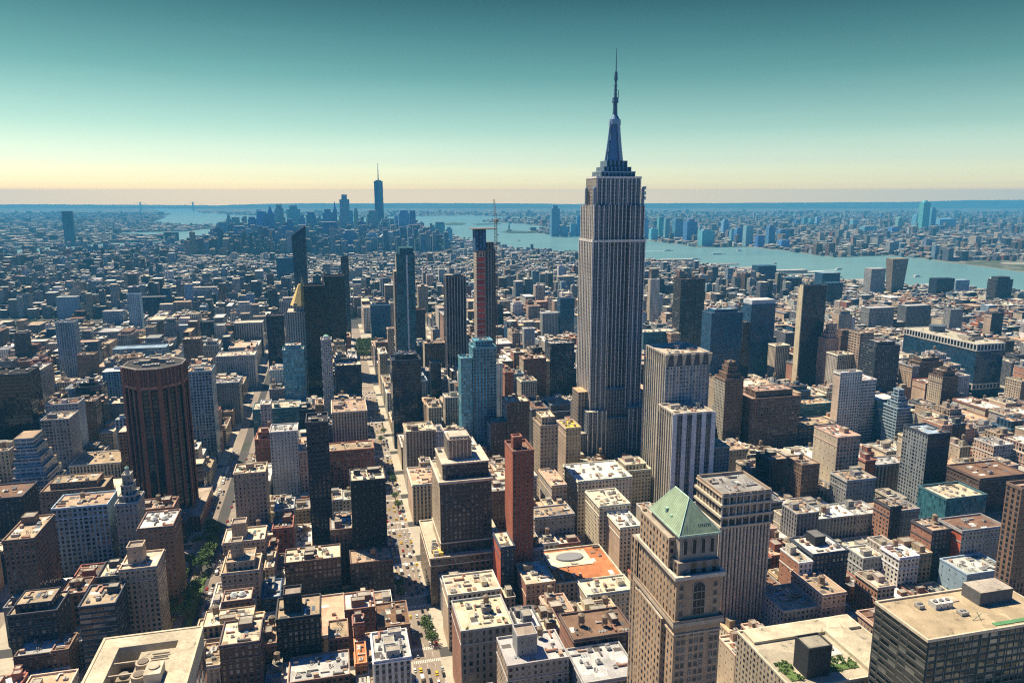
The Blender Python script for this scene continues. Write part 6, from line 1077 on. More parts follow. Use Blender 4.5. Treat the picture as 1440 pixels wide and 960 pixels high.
(149.4,1271.5,9.9,18.2,54),(264.2,659.5,13.1,23.6,34),(309.8,1773.8,22,24.7,62),(1259.1,1094.5,9.7,24,21),(1361.8,1407.5,39.5,51,21),(1520.9,1571.4,23.1,23.1,27),(1398.5,1705.4,14.8,25.1,26),(-563.4,1475.5,26.3,51,43),(-205.7,1135.5,24.3,23.9,62),(-182.6,1407.5,17.8,25.3,38),(-182.6,1434.7,17.8,23.8,35),(132.8,659.5,13.4,22.3,36),
(125,795.5,17.7,24.4,39),(626.7,863.5,31.5,51,31),(658.2,863.5,12.1,24.4,35),(1200,1775,14,23.5,24),(1348.1,1611.5,21.3,24.2,27),(238.4,1339.5,20,51,57),(437.2,1747.5,31.8,23.8,48),(1351.4,1543.5,34.4,22.3,26),(1629.4,1503.5,15.5,23,34),(-488.3,1339.5,9.5,23.7,38),(-293,1611.5,33,51,47),(-11.6,1271.5,23.5,9.3,57),
(86,1747.5,19.8,24.3,54),(341.6,1434.8,17.2,23.7,55),(527.5,761,19.2,17.5,65),(827.9,1162.2,17.2,24.3,66),(787.3,1502,39.2,24.5,64),(1206.5,1067.5,11.9,21.5,18),(1351.4,1570.4,34.4,24.1,29),(1738.3,1570.5,11.6,24,26),(-8.9,1067.5,8.2,25.5,30),(350.7,1501.7,19.7,24.8,48),(1210.9,1230.8,14.6,23.7,35),(1620.5,1433.1,20.1,25.4,17),
(-195.9,1067.5,25.7,25.4,70),(-230,1679.5,14.7,51,36),(-8.9,1093.6,8.2,24.9,40),(346.5,1339.5,13,23,47),(439.5,1365.1,19.7,25.4,32),(1151.1,1271.5,15.1,22.4,31),(1668.9,1747.5,11.5,22.2,24),(-458.3,1637.2,19.1,25.3,40),(-207.5,1297.2,24,25.3,48),(340.6,251.5,40.4,24,49),(240.6,1639.5,29.2,23,64),(546.7,761,32.5,17.5,30),
(545,890.5,27.3,24,47),(531.1,1571.6,19,22.9,51),(1053,1775.5,22.6,23,27),(1167.8,1747.5,20.5,23.7,23),(1444,1298.3,14.3,24.2,26),(1464.7,1339.5,22.9,25.2,25),(1802,1611.5,14.9,22.5,20),(-339.2,1135.5,12.9,23.8,46),(-24.8,619.7,17.2,22.8,41),(-34.6,999.5,14.9,24.3,29),(816.8,1093.6,18.8,24.9,64),(978.4,1067.5,13.4,22.2,56),
(787.3,1475.5,39.2,24.9,59),(1237.9,1543.5,30.9,51,27),(1200,1747.5,14,24.4,22),(1690.1,1503.8,15.2,22.7,33),(-633,1707.5,26,23,18),(-277.6,1297.2,17.6,25.3,41),(403.9,1611.5,29.4,24.9,54),(399,1706.8,24.6,23.7,60),(607,659.5,12.2,23,27),(874.1,727.5,19,21.6,58),(975.7,821.2,16.1,25.3,66),(833,931.5,37.2,23.7,59),
(930.2,1407.5,23.1,51,39),(1363.8,1231.9,16.5,22.6,16),(-46.7,1026.7,12,23.8,23),(176,387.5,9,22.7,23),(158.4,999.5,15,21.4,62),(370.2,1434.1,18,24.4,52),(437.2,1773.6,31.8,24.9,49),(671.9,891.6,20,22.9,28),(838.3,755,21.9,23.5,34),(1183.8,1571,18.3,23.5,24),(1412.5,1475.5,19.9,24.2,25),(115.7,931.5,13,22.3,38),
(128.7,931.5,16.7,22.1,36),(92.4,1094.9,20.9,23.6,70),(219,1407.5,40.9,51,65),(576.4,1679.5,14.4,23.3,59),(811.6,1135.5,16.4,23.7,53),(884.1,1163.3,13.8,23.2,49),(920.2,1570,21.3,24.5,37),(912.5,1637.1,14.1,25.4,37),(1129.4,1407.5,17.7,22.3,33),(1085,1543.5,21.7,23.8,34),(1520.8,1339.5,9.7,23.4,17),(1379.5,1679.5,19,22.1,14),
(1328,1747.5,13.6,10.1,17),(114.9,863.5,11.9,25.1,32),(86,1775.5,19.8,23,54),(557.8,659.5,20.1,23.5,26),(1201.6,1705.6,12.6,24.9,22),(1431.4,1637.2,28.3,25.3,30),(1402.9,1774.7,9.8,23.8,21),(-559.3,1679.5,22.3,22.1,43),(-513.6,1679.5,18.9,24.4,31),(-316.6,1339.5,33.4,19.4,33),(-218.7,1747.5,20.6,21.8,50),(112.9,999.5,16.6,23.9,28),
(302.9,659.5,19.8,23.9,34),(377.6,1203.5,14,23.5,55),(410.5,1502.2,18.3,21,41),(411.5,1543.5,11.4,23.5,47),(518.2,1135.5,23,20.8,48),(1131.7,1775.5,36.1,23,30),(1714.9,1747.5,16.3,23.7,23),(1769,1773.2,23.9,25.3,28),(-540.9,1271.5,31.3,51,46),(-339.4,1299.8,11.2,22.7,45),(-9.8,1163.8,22.2,22.7,34),(167.9,591.5,7.1,51,30),
(307.6,931.5,12.2,25.3,25),(548.6,1707.7,18.8,22.8,61),(1179.1,1503,38.7,23.5,28),(1217.8,1475.5,22.2,22.6,23),(1407.9,1231.5,20.4,23,18),(-339.4,1271.5,11.2,21.8,50),(-159.6,959.2,14.9,23.3,34),(-34.6,1026.1,14.9,24.4,22),(-49.4,1203.5,33.9,23.9,48),(68,347.9,11.7,22.6,28),(339.2,1543.5,17.4,23.1,54),(347.1,1775,29.9,23.5,66),
(585.6,618.9,12.8,23.6,43),(723,863.5,19,14.8,66),(532,1747.5,34.4,51,47),(1242,1407.5,38.9,25.1,30),(1421.3,1366.6,12.8,23.9,13),(1472.1,1774.9,15.2,23.6,34),(-366.5,1339.5,16.8,19.4,36),(130.6,1231.1,11.1,23.4,61),(362.9,1229.6,14.7,24.9,52),(456,1407.5,13,32,25),(648.8,619.1,16.6,23.4,58),(665.4,1475.5,14.6,21.7,31),
(526.4,1639.4,16.3,23.1,69),(960.8,821.1,14.8,25.4,57),(954.6,1135.5,40.1,23.2,49),(864.9,1747.5,14.9,24.8,35),(1089.4,1367.4,24.4,23.1,35),(1381,1774.8,21.8,23.7,25),(-473.1,1435.8,35.4,22.7,49),(-270,695.7,10,14.8,21),(-335.4,821.5,18.1,25,47),(-342.6,1747.5,31.4,24,46),(95.6,481.4,11,23,23),(381.9,1094.2,16.2,24.3,76),
(404.3,1299.9,17.8,22.6,41),(681.7,1027.8,22.7,22.7,10),(702.8,1501.5,16,25,25),(778,863.5,23.1,25.3,33),(1242.6,1135.5,14,23.4,35),(1147.1,1407.5,11.7,23.8,31),(1793.1,1543.5,23.4,51,26),(1633.7,1707.6,23.4,22.9,25),(-644.6,1679.5,11.6,24.4,33),(-488.3,1162,21.3,24.5,60),(-559.3,1707.5,22.3,23,44),(-41.6,891.5,16.7,23,50),
(-14.7,863.5,6.8,14.3,43),(-14,1203.5,11.2,21.9,36),(-2.8,1203.5,22.2,25,39),(440.1,763.8,13.7,14.7,55),(657.9,959.7,17.7,22.8,24),(617.1,999.5,9.1,22.4,21),(636.9,1299.8,8.7,22.7,52),(1249.6,1679.5,22.4,51,29),(1428.8,1773.2,34.1,25.3,21),(-368,1135.5,6.3,51,39),(-311.3,1774.7,13.2,23.8,44),(0.8,931.5,17.8,24.5,45),
(257.4,1543.5,24.3,25.2,69),(316.8,1543.5,22.4,51,50),(383.7,1707.6,15.3,22.9,65),(505,523.5,14,23.2,18),(619.1,659.5,12.7,22.7,25),(720.5,795.5,15.2,21.8,37),(817.8,1679.5,21.5,51,36),(1280.9,1407.5,11.1,51,28),(1381.4,1339.5,13.7,25.1,18),(1445.1,1366.6,19.6,23.9,21),(1374.5,1747.5,6.5,23.4,21),(1718.5,1679.5,38.6,51,23),
(89.3,685.1,20,25.4,38),(125,823.5,17.7,23,30),(129.5,1026,13.2,24.5,57),(162.2,1271.5,22.8,51,45),(348,455.5,19.6,19.9,36),(432.6,727.5,7.5,11.1,23),(319.9,931.5,18.5,21.8,26),(272.1,1299.2,28,23.3,44),(234.5,1679.5,17.3,24.7,55),(531,618.8,21,23.7,37),(709.3,795.5,11.3,21.8,41),(704.4,1026.5,13,24,63),
(1133.1,1025.8,22.7,24.7,24),(1098.2,1271.5,30.5,24.1,32),(1407.9,1203.5,20.4,25,44),(1540.7,1705.3,26.3,25.2,26),(1462.9,1747.5,9.3,23.5,19),(1801.2,1705.8,12.8,24.7,26),(1603,1775.2,9.2,23.3,21),(-573,1707.9,12.2,22.6,42),(-328.1,1298,21.2,24.5,43),(-49.2,894.2,7,20.3,55),(367.4,549.7,20.4,24.8,33),(382.3,686,34.6,24.5,34),
(435.4,687.2,21,23.3,25),(444.3,1271.5,24.7,51,42),(945,1639.8,23.1,22.7,27),(1277,1135.5,15,22.7,21),(1242,1433.4,38.9,25.1,33),(1470.4,1271.5,20.5,24.1,17),(-445.5,1271.5,23.2,22,16),(-449.4,1503.8,20.6,22.7,41),(-159.8,999.5,9.5,22.8,15),(155.6,1135.5,16.6,21.6,75),(259.8,455.5,16.8,25,55),(320.6,1297.3,22.9,25.2,33),
(540.6,999.5,20.2,23.6,30),(1053,1271.5,19.4,51,29),(1149.8,1707.4,10.6,23.1,25),(1075.6,1747.5,23.9,24.2,31),(1227.5,1747.5,14,24.5,27),(1471.9,1503.8,40.7,22.7,22),(1452.4,1706.5,13.3,24,28),(1603,1638.5,12.3,24,20),(1680.4,1747.5,12.7,24.7,24),(-195.2,1407.5,12.6,24.7,46),(-63.8,823.4,23.5,23.1,39),(-19.2,822,13.6,24.5,49),
(-19.7,999.5,20.1,25.1,27),(129.5,999.5,13.2,24.9,32),(95.4,1271.5,14.7,23.3,28),(81.7,1639.6,22.6,22.9,23),(313.9,1095.6,13.9,22.9,59),(320.6,1271.5,13.4,25.4,31),(282.8,1365.6,26.7,24.9,55),(573.8,618.9,11.8,23.6,37),(539.4,957.4,11.8,25.1,34),(860.2,755.8,12.4,22.7,34),(890.2,821.4,17,25.1,14),(803.4,1067.5,11.9,25,67),
(1242.6,1162.7,14,23.8,33),(1053,1407.5,29.6,24.8,28),(1458.3,1271.5,12.1,22.1,10),(1517.8,1679.5,21.4,22,29),(1699.9,1706.3,18.6,24.2,22),(1792.9,1774.3,20.1,24.2,27),(-422.3,1271.5,20.3,24.5,14),(-504.5,1435.6,20.4,22.9,23),(-368,863.5,6.5,51,30),(-305.4,1501.7,20.5,24.8,21),(-60.3,1366.1,30.3,24.4,16),(115.7,957.4,8.9,25.1,32),
(139.3,957.3,18,25.2,30),(266,1027.2,16.6,23.3,46),(577.9,685.3,17.5,25.2,17),(671,1365.2,25,25.3,48),(643.6,1475.5,21.8,25.1,53),(778,823.7,9.7,22.8,18),(813.5,821.7,11.8,24.8,45),(801.1,889.3,11.9,25.2,36),(1220.8,1569.5,17.1,25,26),(1328.6,1203.5,9.9,31.4,19),(1417.6,1433.8,12.9,24.7,33),(1501.8,1679.5,16,22.5,27),
(1802,1637.7,14.9,24.8,16),(1669.5,1679.5,13,23.2,23),(-338,753,18.6,25.5,26),(-192.9,659.5,23.6,23.9,35),(-197.1,1229.7,9.6,24.8,16),(-186,1638.1,17.3,24.4,41),(-19.7,1025.5,20.1,25,21),(-38,1067.5,19,18.7,12),(99.8,415.9,13.9,22.6,26),(88,1203.5,6.1,22.8,34),(136.8,1271.5,12.6,18.2,53),(440.1,727.5,13.7,11.1,21),
(319.9,958.5,18.5,24,18),(302.7,1029.3,18.7,21.2,67),(292.3,1094.7,21.6,23.8,53),(405.6,1435,9.9,23.5,23),(401.5,1502.2,8.4,24.3,41),(251.8,1679.5,12.7,22.6,61),(600.5,999.5,13.7,12.4,24),(680,1503,22.7,23.5,24),(679.5,1543.5,17.4,22.5,25),(890.2,795.5,17,22,21),(797.8,1161.2,13.8,25.3,60),(778,1706.2,20.7,24.3,40),
(879.8,1747.5,30.7,51,33),(1074.1,957.4,20.3,25.1,34),(1235.5,1067.5,23.6,21.9,22),(1128.9,1611.5,31.8,24.1,27),(1214,1773.5,13.6,25,18),(1520.8,1367,9.7,23.5,23),(1459.7,1611.5,11.6,22.6,28),(1347.5,1707.1,18.8,23.4,19),(1664.4,1434.6,19.9,23.9,27),(1749.9,1570.9,20.9,23.6,24),(1813.1,1747.5,28.9,51,13),(-454.9,1299.7,9.4,22.8,21),
(-311.3,1747.5,13.2,22.6,38),(-165.9,1203.5,16.8,15.2,23),(-34.5,960,12,22.5,38),(158,1067.5,7.4,26.5,46),(228.8,1229.8,18,24.7,28),(334.6,1287.5,8.9,9.4,31),(693.2,931.5,11,21.9,18),(636.9,1271.5,8.7,23.9,28),(566.4,1747.5,28,23.8,51),(926.6,1640,18.4,22.5,32),(1109.2,1203.5,15.6,24.8,34),(1272,1679.5,11.1,23.4,16),
(1363.9,1161.1,37.1,25.4,45),(1367.8,1707.9,11.7,22.6,26),(1775,1611.5,10.6,23.3,20),(1790.7,1679.5,6.3,24.6,16),(-620,1000,13,50,53),(-445,686,14,24,37),(-430,660,28,50,34),(-476,756,16,22,24),(-457,728,26,23,50),(-457,755,26,23,47),(-430,728,28,50,47),(-512,824,25,22,57),
(-484,796,21,24,40),(-484,823,21,23,36),(-461,796,17,21,31),(-461,822,17,24,65),(-443,796,9,23,14),(-443,823,9,23,14),(-433,796,12,24,23),(-433,824,12,22,64),(-420,796,18,21,18),(-420,822,18,24,21),(-557,891,28,23,42),(-528,864,19,24,35),
(-528,891,19,23,38),(-508,864,28,21,51),(-508,890,28,24,63),(-479,864,29,24,40),(-479,891,29,23,43),(-449,864,23,21,27),(-449,890,23,24,34),(-425,864,23,23,22),(-425,890,23,24,23),(-573,932,9,50,22),(-561,932,8,22,21),(-561,959,8,23,17),
(-552,932,9,22,24),(-552,958,9,24,19),(-542,932,33,21,47),(-542,960,33,22,67),(-508,932,16,24,49),(-508,960,16,22,58),(-491,932,8,21,22),(-491,960,8,22,17),(-482,932,23,24,48),(-482,960,23,22,23),(-458,932,8,23,16),(-458,958,8,24,15),
(-449,932,12,22,23),(-449,960,12,22,28),(-436,932,14,23,61),(-436,959,14,23,43),(-421,932,19,50,27),(-573,1000,17,23,20),(-555,1000,18,23,65),(-536,1000,11,24,48),(-524,1000,9,23,16),(-513,1000,23,21,30),(-489,1000,41,22,55),(-446,1000,28,22,59),
(-415,1000,13,50,42),(-300,414,26,24,45),(-273,388,13,50,41),(-337,483,24,23,41),(-312,456,14,24,35),(-312,482,14,24,43),(-297,456,18,21,25),(-297,482,18,24,27),(-277,456,17,50,37),(-368,550,10,24,25),(-357,524,22,24,22),(-357,552,22,22,39),
(-334,524,19,22,27),(-334,552,19,22,18),(-314,524,13,22,15),(-314,550,13,24,41),(-300,524,40,50,36),(-368,592,30,21,39),(-368,620,30,22,36),(-337,592,21,23,34),(-337,620,21,22,44),(-315,592,39,23,40),(-315,620,39,22,27),(-368,660,9,24,16),
(-368,687,9,23,16),(-358,660,33,24,49),(-358,686,33,24,31),(-324,660,16,23,12),(-324,688,16,22,34),(-307,660,11,21,12),(-307,687,11,23,29),(-295,696,10,14,29),(-284,696,14,14,21),(-368,728,17,23,27),(-368,754,17,24,33),(-350,728,11,22,45),
(-350,756,11,22,40),(-338,728,18,24,44),(-319,728,23,21,30),(-319,754,23,24,17),(-295,728,9,21,17),(-295,754,21,24,20),(-317,822,10,24,48),(-306,796,9,22,22),(-306,823,9,23,21),(-356,864,20,11,38),(-321,864,6,23,34),(-335,864,13,11,34),
(-314,864,33,22,47),(-368,932,14,24,40),(-368,958,14,24,38),(-353,932,11,24,53),(-353,959,11,23,36),(-341,932,17,23,20),(-341,959,17,23,48),(-323,932,18,23,32),(-323,960,18,22,41),(-368,1000,21,21,36),(-333,1000,16,22,23),(-286,1000,26,24,44),
(-174,280,18,22,45),(-155,280,21,22,26),(-230,320,25,50,46),(-204,320,22,23,40),(-204,346,22,24,40),(-181,320,14,23,43),(-181,346,14,24,16),(-166,320,23,24,14),(-166,348,23,22,47),(-142,320,8,22,20),(-142,346,8,24,16),(-230,388,18,21,31),
(-230,414,18,24,23),(-211,388,15,21,22),(-211,416,15,22,15),(-195,388,14,24,14),(-154,388,20,50,21),(-164,484,6,22,18),(-204,524,12,22,15),(-214,524,8,10,15),(-174,524,19,22,20),(-142,524,8,20,15),(-230,618,15,24,25),(-211,624,10,18,18),
(-200,624,18,18,14),(-181,624,5,18,41),(-169,620,8,22,14),(-152,592,18,22,38),(-230,686,20,24,29),(-208,687,11,23,21),(-169,660,14,24,23),(-154,660,9,22,24),(-230,728,30,50,23),(-196,763,9,15,18),(-186,763,12,15,46),(-173,763,12,15,32),
(-160,763,26,15,37),(-217,796,7,21,66),(-217,823,7,23,68),(-230,836,11,10,68),(-209,796,33,23,65),(-209,822,33,24,75),(-175,796,19,21,34),(-175,824,19,22,34),(-155,796,12,23,42),(-155,823,12,23,26),(-230,864,17,22,31),(-230,892,17,22,47),
(-212,864,18,23,56),(-212,891,18,23,38),(-193,864,20,21,47),(-193,890,20,24,35),(-172,864,8,22,23),(-172,892,8,22,20),(-162,899,12,15,20),(-230,932,12,50,38),(-217,932,16,23,36),(-217,960,16,22,61),(-200,932,40,23,54),(-200,959,40,23,46),
(-159,932,14,23,41),(-230,1000,20,50,63),(-209,1000,33,24,59),(-175,1000,15,21,64),(-86,252,30,50,37),(-55,252,39,21,37),(-55,278,39,24,49),(-15,252,19,22,47),(-15,278,19,24,37),(5,252,27,22,48),(5,280,27,22,44),(-86,320,18,50,31),
(-67,320,15,22,45),(-67,347,15,23,35),(-51,320,9,22,16),(-51,346,9,24,21),(-41,320,15,23,45),(-41,346,15,24,26),(-25,320,16,23,33),(-25,348,16,22,32),(-8,320,40,22,42),(-8,347,19,23,28),(21,388,11,50,25),(-86,567,23,7,26),
(-18,551,8,23,22),(-85,592,10,26,21),(-6,592,19,23,25),(14,592,18,50,39),(-27,660,9,23,18),(-27,686,9,24,18),(2,686,15,24,14),(18,660,14,50,12),(-67,754,22,24,38),(-70,824,6,22,40),(-63,796,22,23,46),(-40,822,20,24,33),
(-86,895,36,19,53),(-24,864,8,24,39),(-14,897,6,17,55),(16,864,16,50,52),(-86,932,30,22,43),(-55,932,20,24,36),(-20,932,8,24,24),(-20,958,8,24,23),(-11,932,11,22,35),(-11,958,11,24,38),(1,960,17,22,29),(1,1000,7,19,30),
(91,212,18,22,47),(110,210,21,24,30),(132,210,14,24,61),(147,210,21,24,46),(169,210,16,24,63),(68,252,19,50,32),(88,252,19,24,28),(88,280,19,22,53),(108,252,22,21,50),(108,278,22,24,55),(135,293,17,9,51),(158,252,27,50,53),
(68,320,11,22,29),(86,320,16,15,43),(86,363,16,7,25),(103,320,10,15,45),(103,363,10,7,52),(158,347,8,23,24),(168,320,17,50,31),(68,422,17,16,36),(86,422,9,16,33),(166,388,10,22,24),(108,497,6,7,23),(122,524,25,50,16),
(79,592,10,23,14),(91,592,21,22,41),(91,618,21,24,37),(150,620,17,22,30),(179,613,6,6,30),(68,698,9,12,19),(90,660,19,22,49),(110,660,22,23,48),(167,660,9,24,16),(167,687,9,23,20),(178,660,7,24,22),(178,687,7,23,19),
(98,754,8,24,49),(169,756,16,22,27),(82,796,17,23,33),(82,824,17,22,24),(115,796,10,21,17),(115,822,10,24,14),(143,796,24,24,79),(143,823,25,23,28),(169,824,16,22,54),(68,900,26,14,69),(95,900,5,14,62),(115,891,11,23,32),
(151,864,12,24,74),(157,890,6,24,68),(164,864,21,24,34),(164,891,21,23,33),(78,932,10,23,20),(78,958,10,24,25),(89,960,26,22,55),(129,958,9,6,33),(158,932,27,23,72),(158,959,27,23,70),(88,1000,24,22,55),(174,1000,10,20,54),
(219,184,15,50,36),(235,184,19,24,42),(235,210,19,24,49),(255,184,8,21,20),(255,210,8,24,19),(264,184,13,23,36),(264,212,13,22,33),(278,184,34,50,54),(313,184,38,23,50),(313,210,38,24,60),(353,211,39,23,58),(222,252,18,43,51),
(241,252,14,21,35),(241,280,14,15,38),(297,289,12,13,35),(310,289,9,13,18),(320,289,15,13,37),(341,278,39,24,56),(381,252,20,23,45),(381,278,20,24,39),(402,252,20,21,43),(402,280,20,22,54),(423,252,19,24,42),(423,279,19,23,39),
(249,351,19,19,33),(269,351,18,19,32),(297,320,13,21,32),(288,351,8,19,30),(311,320,9,22,25),(311,348,9,22,16),(321,320,18,22,33),(340,320,21,21,39),(340,346,21,24,31),(362,320,22,23,44),(362,348,22,22,30),(385,320,15,22,36),
(385,348,15,22,33),(401,320,21,22,32),(401,347,12,23,32),(414,360,8,10,32),(423,320,9,24,21),(423,360,9,10,18),(433,320,10,22,42),(436,346,7,24,24),(444,320,25,21,34),(444,347,25,23,36),(457,388,12,22,30),(219,456,17,23,23),
(277,456,8,22,26),(277,483,8,23,23),(286,456,14,22,30),(286,483,14,23,44),(303,482,10,24,49),(270,524,17,24,31),(305,524,11,22,36),(305,551,11,15,29),(319,524,19,22,59),(323,552,15,22,26),(339,524,14,24,53),(339,552,14,22,46),
(356,550,11,24,40),(460,524,6,30,33),(327,592,9,11,15),(338,592,8,22,9),(338,618,8,24,26),(373,592,9,23,21),(373,618,9,24,22),(383,592,9,24,17),(323,660,19,22,31),(346,660,13,24,53),(346,686,13,24,51),(360,660,22,22,40),
(360,688,22,22,58),(222,746,9,32,39),(235,746,14,6,59),(232,756,17,22,41),(253,746,27,32,54),(281,755,14,23,44),(310,746,7,6,51),(296,746,13,6,51),(296,755,21,23,33),(320,754,16,24,30),(346,728,12,23,37),(337,756,21,22,46),
(359,728,11,21,54),(359,756,11,22,49),(371,728,40,50,62),(412,728,9,23,17),(412,756,9,22,24),(422,728,10,22,20),(422,756,10,22,42),(433,764,7,14,42),(462,762,7,16,59),(276,796,10,24,29),(276,822,10,24,30),(287,796,11,24,49),
(287,822,11,24,54),(299,796,12,22,34),(299,823,12,23,79),(312,796,21,21,33),(312,822,21,24,67),(376,796,36,23,55),(376,822,36,24,53),(413,796,22,23,40),(413,822,22,24,63),(436,796,22,23,35),(436,823,22,23,36),(459,796,10,50,21),
(232,864,20,22,32),(253,864,22,23,38),(253,890,22,24,32),(276,864,15,23,43),(276,892,15,22,29),(292,864,23,23,43),(292,891,23,23,35),(316,864,9,24,18),(316,892,9,22,19),(326,864,17,21,29),(326,890,17,24,71),(344,864,20,21,35),
(344,890,20,24,52),(365,864,20,23,46),(365,892,20,22,71),(386,864,23,23,32),(410,864,14,23,37),(410,892,14,22,68),(425,864,15,24,37),(425,891,15,23,78),(441,864,14,24,50),(441,890,14,24,54),(456,864,13,24,70),(456,892,13,22,49),
(232,932,20,22,33),(285,958,22,24,18),(308,960,11,22,18),(339,932,10,21,29),(339,958,10,24,70),(350,932,21,22,55),(350,959,21,23,50),(372,932,8,22,19),(372,960,8,22,18),(381,932,19,21,35),(381,958,19,24,34),(401,932,23,22,67),
(401,960,23,22,60),(426,932,22,22,64),(450,932,19,21,49),(450,960,19,22,67),(248,1000,17,23,31),(266,1000,16,22,36),(358,1000,18,22,41),(377,1000,36,22,75),(414,1000,17,22,52),(505,320,17,50,49),(523,346,19,24,36),(543,347,11,23,40),
(555,346,16,24,39),(505,388,10,50,10),(516,388,21,24,33),(516,415,21,23,39),(540,388,13,21,46),(540,414,13,24,44),(554,388,12,23,55),(554,415,12,23,40),(567,388,12,21,60),(567,414,12,24,40),(581,388,35,22,66),(581,416,35,22,53),
(617,415,18,23,59),(636,415,24,23,57),(505,456,10,14,21),(516,456,8,14,21),(526,456,11,22,25),(572,456,17,22,32),(590,456,21,50,16),(612,456,19,21,40),(612,484,19,22,51),(632,456,22,21,58),(632,483,22,23,32),(655,456,22,21,62),
(655,484,22,22,32),(678,456,23,23,52),(678,483,23,23,44),(702,456,40,50,66),(549,551,7,23,42),(557,524,15,21,13),(573,524,19,21,44),(573,552,19,22,32),(681,524,22,24,35),(681,552,22,22,58),(704,524,19,21,40),(704,551,19,23,36),
(724,524,18,50,66),(574,592,11,23,42),(586,592,12,21,48),(599,592,18,22,35),(599,618,18,24,53),(631,592,17,22,40),(691,592,18,24,36),(691,619,18,23,42),(733,592,9,23,17),(733,620,9,22,19),(558,687,19,23,17),(596,688,10,22,15),
(607,688,12,22,14),(634,660,11,21,38),(646,687,22,23,16),(725,660,17,21,33),(725,687,17,23,39),(505,762,11,16,56),(517,762,9,16,65),(612,770,6,8,51),(619,770,20,8,33),(641,763,22,15,50),(674,728,22,24,13),(542,824,10,22,28),
(553,796,13,21,39),(553,823,13,23,32),(654,796,20,24,45),(654,823,20,23,41),(675,796,21,23,45),(675,822,21,24,32),(520,864,25,23,53),(520,891,25,23,50),(546,864,26,22,49),(573,890,19,24,39),(593,892,17,22,42),(611,864,15,21,30),
(611,891,15,23,38),(692,864,29,22,38),(724,904,18,10,54),(505,932,19,50,30),(525,932,14,24,40),(525,960,14,22,32),(540,932,11,24,38),(552,932,12,21,30),(552,958,12,24,32),(565,932,17,23,37),(565,960,17,22,29),(583,932,9,24,23),
(583,959,9,23,25),(593,932,16,23,33),(593,959,16,23,28),(610,932,19,23,31),(610,958,19,24,25),(630,958,27,24,24),(658,932,17,23,19),(679,932,14,21,19),(694,968,10,14,42),(706,968,9,14,19),(719,960,9,22,31),(730,932,12,24,14),
(729,958,13,24,46),(505,1000,16,24,28),(522,1000,18,23,59),(564,1000,16,11,25),(581,1000,19,11,25),(627,1000,10,23,15),(718,1000,24,50,39),(778,524,23,23,51),(778,550,23,24,40),(802,524,17,24,54),(802,550,17,24,27),(820,551,9,23,16),
(830,550,15,24,50),(778,592,11,50,28),(790,592,32,22,46),(790,620,32,22,57),(823,592,37,50,54),(861,592,21,21,44),(861,620,21,22,30),(883,592,22,22,49),(883,619,22,23,58),(906,620,40,22,41),(830,660,16,22,51),(830,686,16,24,31),
(847,660,21,50,52),(869,660,20,21,60),(869,687,20,23,50),(890,660,20,23,27),(890,688,20,22,53),(912,660,11,24,40),(912,687,11,23,59),(924,660,12,24,42),(924,688,12,22,24),(937,660,11,23,36),(937,688,11,22,44),(949,660,8,24,16),
(949,687,8,23,15),(958,660,23,24,46),(958,688,23,22,46),(982,660,13,23,29),(982,688,13,22,59),(996,660,11,24,45),(996,688,11,22,47),(778,728,12,21,25),(822,754,16,24,31),(861,728,11,23,25),(875,754,18,24,25),(894,728,9,21,23),
(894,756,9,22,17),(904,728,19,21,25),(904,754,19,24,25),(924,728,10,23,48),(924,756,10,22,55),(935,728,34,22,41),(935,756,34,22,50),(970,728,20,24,54),(970,755,20,23,41),(991,728,26,50,24),(778,796,9,24,24),(826,796,10,24,23),
(826,824,10,22,17),(837,796,22,24,24),(860,824,30,22,15),(908,796,12,21,20),(908,822,12,24,13),(921,823,11,23,11),(948,824,12,22,10),(961,796,14,21,51),(976,796,15,21,53),(994,796,23,22,68),(994,823,23,23,62),(778,892,23,22,65),
(895,890,17,24,26),(778,932,21,50,40),(800,932,15,22,54),(800,958,15,24,39),(816,932,15,24,35),(816,958,15,24,64),(834,960,36,22,56),(871,932,14,22,57),(871,960,14,22,31),(886,932,19,22,54),(886,959,19,23,32),(906,932,6,22,18),
(906,960,6,22,23),(963,932,11,21,58),(963,958,11,24,49),(976,932,27,24,53),(976,959,27,23,47),(1004,932,13,50,54),(778,1000,8,50,53),(818,1000,15,22,30),(834,1000,13,21,29),(876,1000,16,22,48),(893,1000,19,50,50),(970,1000,16,22,49),
(987,1000,15,23,48),(1003,1000,14,24,26),(1053,728,34,50,27),(1088,728,36,22,40),(1088,756,36,22,31),(1125,754,19,24,35),(1053,796,17,22,35),(1053,824,17,22,19),(1071,796,15,22,32),(1071,822,15,24,40),(1087,796,21,24,19),(1087,824,21,22,20),
(1109,796,10,22,23),(1109,824,10,22,23),(1122,796,12,21,31),(1122,822,12,24,42),(1135,796,19,21,35),(1135,823,19,23,43),(1155,796,9,22,25),(1155,824,9,22,14),(1166,796,17,23,36),(1166,823,17,23,27),(1184,796,15,23,38),(1184,822,15,24,42),
(1201,823,23,23,41),(1225,823,18,23,15),(1053,864,19,50,26),(1073,864,9,23,18),(1073,890,9,24,15),(1083,864,10,21,25),(1083,892,10,22,16),(1096,864,17,24,21),(1096,892,17,22,37),(1116,864,37,24,29),(1116,892,37,22,40),(1154,864,13,22,39),
(1154,892,13,22,20),(1168,864,10,21,25),(1168,890,10,24,18),(1179,864,37,50,37),(1217,864,12,21,33),(1217,890,12,24,20),(1230,864,17,23,23),(1230,892,17,22,19),(1248,864,14,21,21),(1248,892,14,22,18),(1263,864,13,23,30),(1263,890,13,24,30),
(1278,864,14,50,45),(1095,932,18,23,21),(1115,932,26,21,34),(1142,932,17,21,20),(1142,960,17,22,22),(1160,932,23,23,14),(1160,959,23,23,26),(1184,932,34,23,40),(1184,959,34,23,32),(1219,932,15,24,41),(1219,959,15,23,44),(1235,932,23,24,35),
